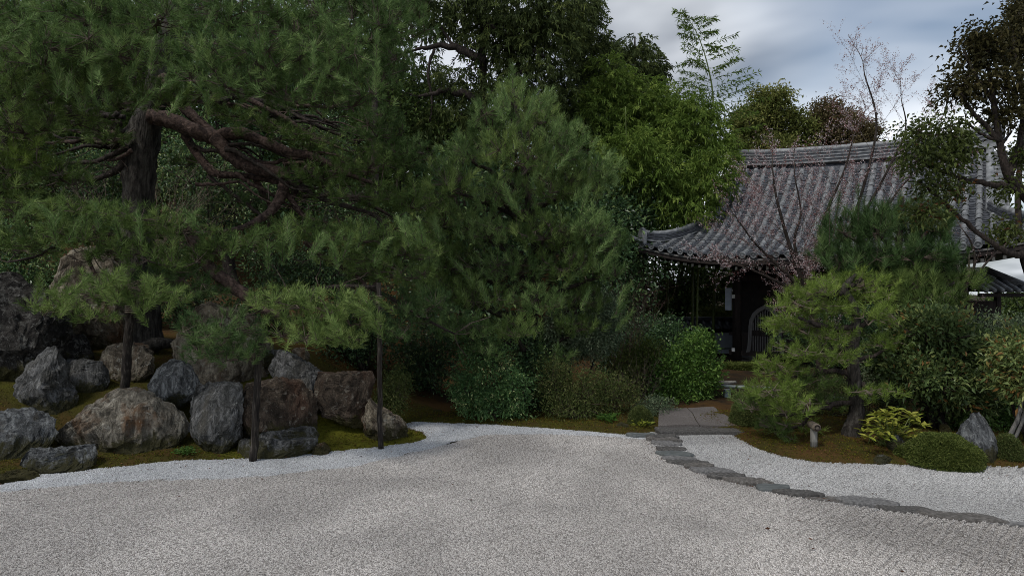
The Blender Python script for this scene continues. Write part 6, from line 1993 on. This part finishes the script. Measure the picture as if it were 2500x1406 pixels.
def hedge():
    rng = np.random.default_rng(86)
    d = 19.5
    a, b = W(1735, 920, d), W(1880, 920, d)
    e = empty('hedge', ((a[0] + b[0]) / 2, d, 0), 'low flat-clipped hedge before the hall wall', 'hedge')
    zt = W(0, 893, d)[2]
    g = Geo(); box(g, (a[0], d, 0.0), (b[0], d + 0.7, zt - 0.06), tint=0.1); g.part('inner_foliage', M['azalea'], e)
    n = 4500
    X = rng.uniform(a[0] - 0.02, b[0] + 0.02, n); face = rng.random(n)
    Y = np.where(face < 0.5, d + rng.normal(0, 0.02, n), rng.uniform(d, d + 0.7, n))
    Z = np.where(face < 0.5, rng.uniform(0.05, zt, n), zt + rng.normal(0, 0.018, n))
    Pn = np.column_stack((X, Y, Z))
    D = rng.normal(0, 0.6, (n, 3)) + np.where(face[:, None] < 0.5, np.array((0, -1, 0.3)), np.array((0, 0, 1)))
    g = Geo(); leaves(g, rng, np.repeat(Pn, 3, 0), np.repeat(D, 3, 0) + rng.normal(0, 0.4, (n * 3, 3)), 0.06, 0.028, np.clip(rng.normal(0.55, 0.2, n * 3), 0, 1))
    g.part('foliage', M['azalea'], e)


hedge()

# ---- right bank
plant('shrub', 'large broadleaf shrub with green and yellowing leaves behind the azalea dome', 'shrub', on_ground(2288, 11.2), [pxell(2280, 815, 120, 60, 11.3, 0.7), pxell(2200, 880, 80, 70, 11.4, 0.6), pxell(2345, 880, 90, 70, 11.2, 0.6), pxell(2280, 925, 120, 60, 10.9, 0.6), pxell(2340, 985, 90, 45, 11.1, 0.5)], M['broadleaf'], 820, 17, 0.110, 0.046, 0.085, 91, 0.085, 5, tint0=0.5, tvar=0.18)
plant('shrub', 'silvery small-leaved shrub behind the trained pine', 'shrub', on_ground(2150, 12.8), [pxell(2160, 880, 50, 70, 12.8, 0.5), pxell(2130, 940, 50, 50, 12.6, 0.5)], M['silver'], 360, 18, 0.06, 0.018, 0.08, 92, 0.02, 4, tint0=0.5)
plant('shrub', 'silvery grey-green shrub at the far right behind', 'shrub', on_ground(2450, 13.2), [pxell(2440, 810, 80, 45, 13.2, 0.6), pxell(2500, 850, 60, 60, 13.0, 0.6), pxell(2400, 860, 60, 50, 13.2, 0.5)], M['silver'], 420, 20, 0.075, 0.024, 0.09, 93, 0.03, 4, tint0=0.45)
plant('shrub', 'fresh green broadleaf shrub at the right frame edge', 'shrub', on_ground(2520, 9.9), [pxell(2480, 880, 50, 50, 9.8, 0.45), pxell(2520, 850, 50, 60, 10.0, 0.45), pxell(2500, 940, 60, 40, 9.8, 0.4)], M['broadleaf'], 300, 16, 0.10, 0.042, 0.08, 94, 0.03, 3, tint0=0.75, tvar=0.12)
plant('shrub', 'mid-green shrub filling the gap behind the standing stone', 'shrub', on_ground(2420, 11.6), [pxell(2410, 980, 80, 50, 11.5, 0.5), pxell(2480, 1000, 60, 50, 11.2, 0.5), pxell(2380, 1030, 60, 30, 11.0, 0.4)], M['shrub'], 420, 22, 0.055, 0.024, 0.08, 95, 0.02, 4, tint0=0.4)
plant('shrub', 'dark undergrowth shrub behind the trained pine trunk', 'shrub', on_ground(2010, 12.2), [pxell(2000, 960, 90, 60, 12.3, 0.5), pxell(1930, 1000, 70, 50, 12.2, 0.5), pxell(2120, 1000, 80, 40, 12.2, 0.5)], M['azalea_dark'], 460, 22, 0.045, 0.018, 0.08, 96, 0.02, 4, tint0=0.35)
plant('shrub', 'dense dark shrub hiding the hall wall right of the bell window', 'shrub', on_ground(2060, 16.5), [pxell(2050, 820, 120, 70, 16.5, 0.7), pxell(2180, 800, 110, 60, 16.5, 0.7)], M['camellia'], 380, 26, 0.09, 0.04, 0.13, 97, 0.04, 4, tint0=0.3)
plant('shrub', 'hedge of dark leaves closing the view beyond the gate', 'shrub', on_ground(2520, 26), [pxell(2480, 780, 140, 60, 26, 1.0)], M['forest'], 260, 30, 0.16, 0.07, 0.2, 98, 0.05, 3, tint0=0.4)


def curved_stems():
    e = empty('bare_shrub', on_ground(2440, 9.7), 'two curving grey stems rising at the right frame edge', 'shrub')
    for k, sq in enumerate(([(2440, 1085, 11), (2465, 1062, 11), (2485, 1020, 10), (2498, 960, 9), (2510, 900, 7)], [(2446, 1088, 10), (2478, 1066, 9), (2494, 1030, 9), (2508, 985, 8), (2530, 930, 6)])):
        limb(e, sq, 9.7, M['bark_pale'], 'stem', 0.04, 8, k, 0.1)


curved_stems()

# the garden goes on past both frame edges
plant('camellia', 'camellia beyond the left edge beside the black rock', 'shrub', on_ground(-220, 11.6), [pxell(-220, 800, 170, 150, 11.6, 0.9), pxell(-160, 930, 120, 80, 11.2, 0.7)], M['camellia'], 380, 22, 0.085, 0.04, 0.13, 590, 0.04, 4, tint0=0.45)
plant('evergreen_tree', 'wood tree standing past the left edge of the pine', 'tree', on_ground(-280, 17), [pxell(-260, 300, 200, 240, 17, 1.6), pxell(-240, 620, 220, 150, 17, 1.5)], M['forest'], 420, 32, 0.15, 0.07, 0.26, 591, 0.16, 3, tint0=0.42)
plant('shrub', 'broadleaf shrub continuing past the right edge', 'shrub', on_ground(2680, 11.2), [pxell(2650, 900, 120, 110, 11.2, 0.8), pxell(2780, 930, 110, 100, 11.0, 0.8)], M['broadleaf'], 420, 17, 0.10, 0.042, 0.09, 592, 0.05, 4, tint0=0.5)


def yellow_shrub():
    """every large leaf is a piece of its own"""
    rng = np.random.default_rng(99)
    d = 9.85
    b = np.array(on_ground(2180, d))
    e = empty('yellow_shrub', b, 'low shrub of large yellow-green leaves left of the azalea dome', 'shrub')
    g = Geo()
    x = np.linspace(0, 1, 5)
    wid = np.array((0.0, 0.42, 0.5, 0.33, 0.0)) * 0.36
    V, Q = [], []
    for i, (t, ww) in enumerate(zip(x, wid)):
        zc = -0.16 * t * t
        V += [(-ww, t, zc + ww * 0.35), (0, t, zc), (ww, t, zc + ww * 0.35)]
    for i in range(4):
        for j in (0, 1):
            a = i * 3 + j
            Q.append((a, a + 1, a + 4, a + 3))
    meshes = []
    for t in (0.25, 0.5, 0.7, 0.9):
        meshes.append(Geo().add(np.array(V), None, Q, t).mesh('leaf', M['yellow'], True))
    stems = Geo()
    made = 0
    heads = []
    for k in range(54):
        px = rng.uniform(2102, 2262); f = (px - 2180) / 85
        top = 1008 + 34 * f * f + rng.normal(0, 6) + (0 if rng.random() < 0.5 else rng.uniform(8, 58))
        dd = d + rng.uniform(-0.35, 0.35)
        heads.append(W(px, min(top, 1082), dd))
    heads += [W(2120 + k * 13, 1066 + rng.normal(0, 10), d - 0.42) for k in range(5)]
    for h in heads:
        foot = b + np.array((rng.normal(0, 0.12), rng.normal(0, 0.1), 0))
        mid = foot * 0.45 + h * 0.55 + rng.normal(0, 0.03, 3)
        twigs(stems, [foot, mid], [mid, h], [0.006, 0.005], [0.005, 0.003])
        nl = 5
        ph = rng.uniform(0, 6.28)
        for q in range(nl):
            if made >= 299:
                break
            a = ph + q * 6.283 / nl + rng.normal(0, 0.2)
            el = rng.uniform(-0.15, 0.75)
            o = bpy.data.objects.new('leaf', meshes[int(rng.integers(4))])
            COL.objects.link(o); o.parent = e
            o.location = Vector(h) - e.location
            o.rotation_euler = (el, rng.normal(0, 0.25), a)
            s = rng.uniform(0.10, 0.155)
            o.scale = (s, s, s)
            made += 1
    stems.part('stems', M['culm'], e)


yellow_shrub()


# ---- cherry with pink buds before the roof
def cherry(label, d, stems, seed, gens, blossom_n, px0, spread=1.0, r0=0.05):
    rng = np.random.default_rng(seed)
    e = empty('cherry_tree', on_ground(px0, d), label, 'tree')
    g = Geo()
    bl_p, bl_d = [], []

    def grow(p, dr, ln, r, gen):
        segs = 5
        for s in range(segs):
            dr = nrm(dr + rng.normal(0, 0.10, 3) + np.array((0, 0, 0.03)))
            p2 = p + dr * ln / segs
            twigs(g, [p], [p2], r * (1 - 0.5 * s / segs), r * (1 - 0.5 * (s + 1) / segs))
            if gen < gens and s >= 1:
                for _ in range(2 if gen == 0 else 1):
                    a = nrm(rng.normal(size=3) * np.array((1, 1, 0.35)))
                    grow(p2, nrm(dr * 0.75 + a * 0.62 * spread), ln * rng.uniform(0.42, 0.62), r * 0.5, gen + 1)
            if gen >= 1:
                k = blossom_n if gen >= 2 else max(1, blossom_n // 2)
                t = rng.random((k, 1))
                bl_p.append(p * (1 - t) + p2 * t); bl_d.append(np.repeat(dr[None], k, 0))
            p = p2
    for k, sq in enumerate(stems):
        P, rr = wpts(sq, d)
        tube(Geo(), P, rr, 8, 0.03, rng).part('trunk' if k == 0 else 'stem', M['bark_dark'], e, True)
        n = len(P)
        for i in range(3, n, 2):
            dr = nrm(P[i] - P[i - 1])
            grow(P[i], nrm(dr * 0.6 + rng.normal(0, 0.5, 3) * np.array((1, 0.8, 0.6)) + np.array((0, 0, 0.25))), rng.uniform(0.8, 1.5) * (1.1 - 0.4 * i / n) * spread, rr[i] * 0.20, 1 if gens < 2 else 0 if i % 3 == 0 else 1)
        tip = P[-1]
        grow(tip, nrm(P[-1] - P[-2]), 0.6, rr[-1], 1)
    g.part('twigs', M['twig'], e)
    P = np.concatenate(bl_p); D = np.concatenate(bl_d)
    hold = rng.random(len(P)) < 0.72
    P, D = P[hold], D[hold]
    m_ = 3
    n = len(P)
    Pm = np.repeat(P[:, None], m_, 1) + rng.normal(0, 0.020, (n, m_, 3))
    Dm = D[:, None] * 0.3 + rng.normal(0, 0.8, (n, m_, 3))
    T = np.clip(rng.normal(0.56, 0.2, (n, 1)) + rng.normal(0, 0.25, (n, m_)), 0, 1)
    gb = Geo()
    leaves(gb, rng, Pm.reshape(-1, 3), Dm.reshape(-1, 3), 0.026, 0.020, T.reshape(-1), droop=0.0)
    gb.part('buds', M['blossom'], e)


cherry('slender cherry in pink bud fanning up before the hall roof', 14.2,
       [[(2010, 1010, 26), (2005, 900, 24), (1990, 800, 20), (1975, 720, 16)],
        [(1985, 790, 12), (1960, 690, 11), (1925, 590, 9), (1895, 480, 6), (1885, 400, 3)],
        [(1985, 770, 11), (1985, 660, 10), (2010, 540, 8), (2060, 420, 5), (2085, 330, 3)],
        [(1980, 760, 10), (1950, 700, 9), (1890, 640, 7), (1840, 590, 5), (1790, 520, 3)],
        [(1975, 740, 9), (1920, 700, 8), (1860, 670, 6), (1815, 650, 3)],
        [(2000, 760, 11), (2060, 600, 9), (2110, 450, 7), (2140, 300, 5), (2110, 180, 3)],
        [(2000, 760, 10), (2090, 560, 8), (2160, 430, 6), (2210, 320, 4), (2200, 240, 2)],
        [(1980, 720, 8), (1940, 600, 7), (1955, 520, 5), (1940, 430, 3)],
        [(2000, 740, 9), (2110, 600, 7), (2190, 470, 5), (2270, 380, 4), (2300, 290, 2)]], 51, 2, 2, 2010, 0.95)
cherry('small cherry in bud right of the dark pine', 13.6,
       [[(2330, 1000, 16), (2335, 860, 14), (2350, 760, 11), (2360, 690, 8)],
        [(2355, 720, 7), (2340, 660, 6), (2310, 620, 4), (2280, 600, 2)],
        [(2360, 700, 7), (2380, 640, 6), (2370, 590, 4), (2350, 560, 2)],
        [(2360, 700, 6), (2410, 640, 5), (2450, 600, 3)],
        [(2340, 760, 6), (2280, 720, 5), (2220, 710, 3)]], 52, 1, 3, 2330, 0.5)


# ---- broadleaf tree leaning in from the right edge
def edge_tree():
    rng = np.random.default_rng(53)
    d = 9.6
    e = empty('broadleaf_tree', (W(2700, 900, d)[0], d, gz(W(2700, 900, d)[0], d)), 'olive-leaved tree leaning in over the roof from the right edge', 'tree')
    limb(e, [(2700, 1080, 60), (2680, 900, 50), (2640, 720, 42), (2570, 570, 32), (2505, 478, 25), (2462, 430, 20), (2440, 340, 15), (2425, 240, 11), (2410, 150, 6)], d, M['bark_dark'], 'trunk', 0.04, 14)
    for k, sq in enumerate(([(2500, 470, 20), (2430, 452, 15), (2360, 440, 12), (2290, 415, 9), (2230, 385, 5)], [(2462, 430, 20), (2490, 350, 16), (2500, 260, 12), (2480, 150, 8), (2470, 60, 4)], [(2445, 350, 14), (2380, 280, 10), (2340, 220, 6)],
                             [(2560, 610, 26), (2480, 620, 17), (2430, 600, 13), (2360, 545, 11), (2300, 490, 8), (2240, 440, 4)], [(2430, 260, 10), (2380, 180, 7), (2350, 120, 4)], [(2465, 420, 10), (2440, 370, 8), (2470, 320, 5)],
                             [(2440, 345, 9), (2400, 330, 7), (2350, 300, 5), (2290, 320, 3)], [(2505, 478, 12), (2520, 400, 9), (2490, 330, 5)])):
        limb(e, sq, d, M['bark_dark'], 'branch', 0.05, 8, k, 0.25)
    def clump(ells, mat, n, t, name='crown'):
        g = Geo()
        C = crown(g, rng, ells, n, 26, 0.080, 0.036, 0.085, droop=0.45, shell=2.2, tint0=t, tvar=0.15, out=0.5, lump=0.25)
        g.part(name, mat, e)
        tw = Geo()
        pick = C[::3]
        h = np.array([np.asarray(c) for c, r in ells])
        hn = h[np.argmin(np.linalg.norm(pick[:, None] - h[None], axis=2), 1)]
        mid = (hn + pick) / 2 + rng.normal(0, 0.04, pick.shape)
        twigs(tw, hn, mid, 0.008, 0.006); twigs(tw, mid, pick, 0.006, 0.003)
        tw.part('twigs', M['twig'], e)
    clump([pxell(2400, 130, 70, 60, d, 0.4), pxell(2350, 210, 45, 45, d, 0.35), pxell(2430, 210, 70, 50, d, 0.4), pxell(2480, 120, 50, 70, d + 0.2, 0.4), pxell(2490, 40, 30, 40, d, 0.3), pxell(2390, 90, 40, 24, d, 0.3), pxell(2460, 280, 60, 30, d, 0.35)], M['brown_leaf'], 220, 0.5)
    clump([pxell(2250, 330, 50, 38, d - 0.2, 0.3), pxell(2320, 330, 55, 34, d - 0.1, 0.3), pxell(2240, 395, 45, 32, d - 0.2, 0.3), pxell(2310, 390, 50, 30, d - 0.1, 0.3), pxell(2290, 450, 40, 22, d - 0.1, 0.25), pxell(2360, 370, 40, 24, d, 0.25)], M['olive'], 115, 0.5)
    clump([pxell(2490, 390, 30, 30, d, 0.25), pxell(2470, 460, 30, 16, d, 0.2), pxell(2260, 520, 36, 26, d, 0.25), pxell(2340, 470, 26, 16, d, 0.2), pxell(2450, 560, 24, 18, d, 0.2), pxell(2480, 570, 16, 12, d, 0.2)], M['olive'], 70, 0.6)


edge_tree()
plant('evergreen_tree', 'dark brownish treetop in the upper right corner', 'tree', on_ground(2580, 16), [pxell(2500, 20, 26, 50, 16, 0.4), pxell(2480, 80, 40, 40, 16, 0.5), pxell(2540, 60, 60, 90, 16.2, 0.8)], M['brown_leaf'], 190, 30, 0.11, 0.05, 0.12, 67, 0.12, 3, tint0=0.4)


# ------------------------------------------------------------------ small plants and litter
def tuft(label, px, py, d, n, l, w, mat, seed, t=0.5, name='fern'):
    rng = np.random.default_rng(seed)
    b = W(px, py, d); b[2] = gz(b[0], b[1])
    g = Geo()
    a = rng.uniform(0, 6.28, n)
    D = np.column_stack((np.cos(a), np.sin(a), rng.uniform(0.3, 1.4, n)))
    P = b + rng.normal(0, 0.05, (n, 3)) * np.array((1, 1, 0.3)) + np.array((0, 0, 0.02)) + nrm(D) * rng.uniform(0, 0.08, (n, 1))
    leaves(g, rng, P, D, l, w, np.clip(rng.normal(t, 0.15, n), 0, 1), droop=0.35)
    g.thing(name, mat, label, 'plant', base=b)


tuft('little leafy plant at the foot of the pointed grey rock', 85, 1010, 9.75, 190, 0.06, 0.025, M['shrub'], 1, 0.6, 'leafy_plant')
tuft('little leafy plant between the streaked boulder and the fluted boulder', 452, 1090, 9.6, 170, 0.06, 0.022, M['shrub'], 2, 0.5, 'leafy_plant')
tuft('fern at the foot of the feathery shrub', 1485, 1040, 11.9, 90, 0.18, 0.02, M['shrub'], 3, 0.5)
tuft('bright green sprig before the little clipped ball', 1566, 1056, 11.45, 22, 0.10, 0.04, M['yellow'], 4, 0.4, 'leafy_plant')
tuft('red-tipped shoots above the level-topped dark rock', 895, 905, 11.4, 120, 0.06, 0.02, M['red_shoot'], 5, 0.5, 'red_shoots')
tuft('yellow-green sprig right of the standing stone', 2446, 1060, 9.6, 26, 0.12, 0.045, M['yellow'], 6, 0.5, 'leafy_plant')


def moss_cover():
    """cushions of moss and dropped needles along the gravel edge"""
    rng = np.random.default_rng(120)
    n = 60000
    P = np.column_stack((rng.uniform(-9.5, 9.5, n), rng.uniform(8.2, 13.2, n)))
    s = seg_dist(P, POLY_ALL); ins = inside(P, POLY_ALL)
    keep = (~ins) & (rng.random(n) < np.exp(-s / 1.6)) & (np.abs(P[:, 0]) < 0.8 * P[:, 1])
    P = P[keep]
    z = height(P)
    right = P[:, 0] > 1.5
    t = np.where(right, rng.normal(0.60, 0.22, len(P)), rng.normal(0.45, 0.18, len(P)))
    far = (P[:, 1] > 11.2) & (~right)
    t = np.where(far, rng.normal(0.62, 0.2, len(P)), t)
    g = Geo()
    k = 4
    B_ = np.repeat(np.column_stack((P, z))[:, None], k, 1) + rng.normal(0, 0.012, (len(P), k, 3)) * np.array((1, 1, 0.2))
    D = rng.normal(0, 0.7, (len(P), k, 3)) + np.array((0, 0, 0.9))
    leaves(g, rng, B_.reshape(-1, 3), D.reshape(-1, 3), 0.026, 0.010, np.clip(np.repeat(t[:, None], k, 1) + rng.normal(0, 0.08, (len(P), k)), 0, 1).reshape(-1), droop=0.1)
    o = g.part('moss', M['moss'], None)
    tag(o, 'moss cushions and dropped needles along the gravel edge', None, None, 'stuff')


moss_cover()


def litter():
    rng = np.random.default_rng(121)
    spots = [(1900 + 200 * 0.24, 1120 + 635 * 0.24, 'alone left of the half-buried slab'), (1975, 1316, 'in the open gravel below the pointed slab'), (1992, 1342, 'nearest below the wide slab'), (2196, 1394, 'at the bottom edge of the frame'), (1306, 1186, 'in the middle of the court'), (1880, 1290, 'left of two others in the court'),
             (440, 1172, 'on the white gravel band'), (640, 1168, 'at the border of white and grey gravel'), (1145, 1220, 'dark one in the court'), (2390, 1203, 'on the right gravel')]
    xs = np.array([(0, 0, 0), (0.3, 0.35, 0.08), (0, 1, 0.05), (-0.3, 0.35, 0.1), (0, 0.4, 0.0)])
    me = [Geo().add(xs * s, [(0, 1, 4), (1, 2, 4), (2, 3, 4), (3, 0, 4)], None, t).mesh('fallen_leaf', M['litter']) for s, t in ((0.05, 0.3), (0.045, 0.6), (0.055, 0.1))]
    for k, (px, py, w_) in enumerate(spots):
        o = bpy.data.objects.new('fallen_leaf', me[k % 3]); COL.objects.link(o)
        p = G(px, py, 0.03); p[2] = 0.035
        o.location = p
        o.rotation_euler = (rng.normal(0, 0.2), rng.normal(0, 0.2), rng.uniform(0, 6.28))
        tag(o, 'small brown fallen leaf ' + w_, 'leaf', 'fallen leaves on the gravel')


litter()


def debris():
    """dropped needles, bud scales and leaf scraps along both sides of the gravel edge"""
    rng = np.random.default_rng(131)
    n = 26000
    P = np.column_stack((rng.uniform(-8.5, 9.0, n), rng.uniform(7.6, 12.6, n)))
    s_ = seg_dist(P, POLY_ALL)
    near = np.minimum(s_, seg_dist(P, gxy(PATH) + gxy(PATH)[::-1]) * 1.6)
    ins = inside(P, POLY_ALL)
    keep = rng.random(n) < np.where(ins, 0.30 * np.exp(-near / 0.28) + 0.012, 0.55 * np.exp(-s_ / 0.9))
    P = P[keep]; ins = ins[keep]
    z = np.where(ins, 0.034, height(P) + 0.012)
    k = len(P)
    a = rng.uniform(0, 6.283, k)
    D = np.column_stack((np.cos(a), np.sin(a), rng.normal(0.05, 0.15, k)))
    g = Geo()
    long_ = rng.random(k) < 0.55
    leaves(g, rng, np.column_stack((P, z)), D, np.where(long_, 0.07, 0.028), np.where(long_, 0.005, 0.016), np.clip(rng.normal(0.35, 0.25, k), 0, 1), droop=0.0)
    o = g.part('leaf_litter', M['litter'], None)
    tag(o, 'dropped pine needles and leaf scraps along the gravel edge', None, None, 'stuff')


debris()
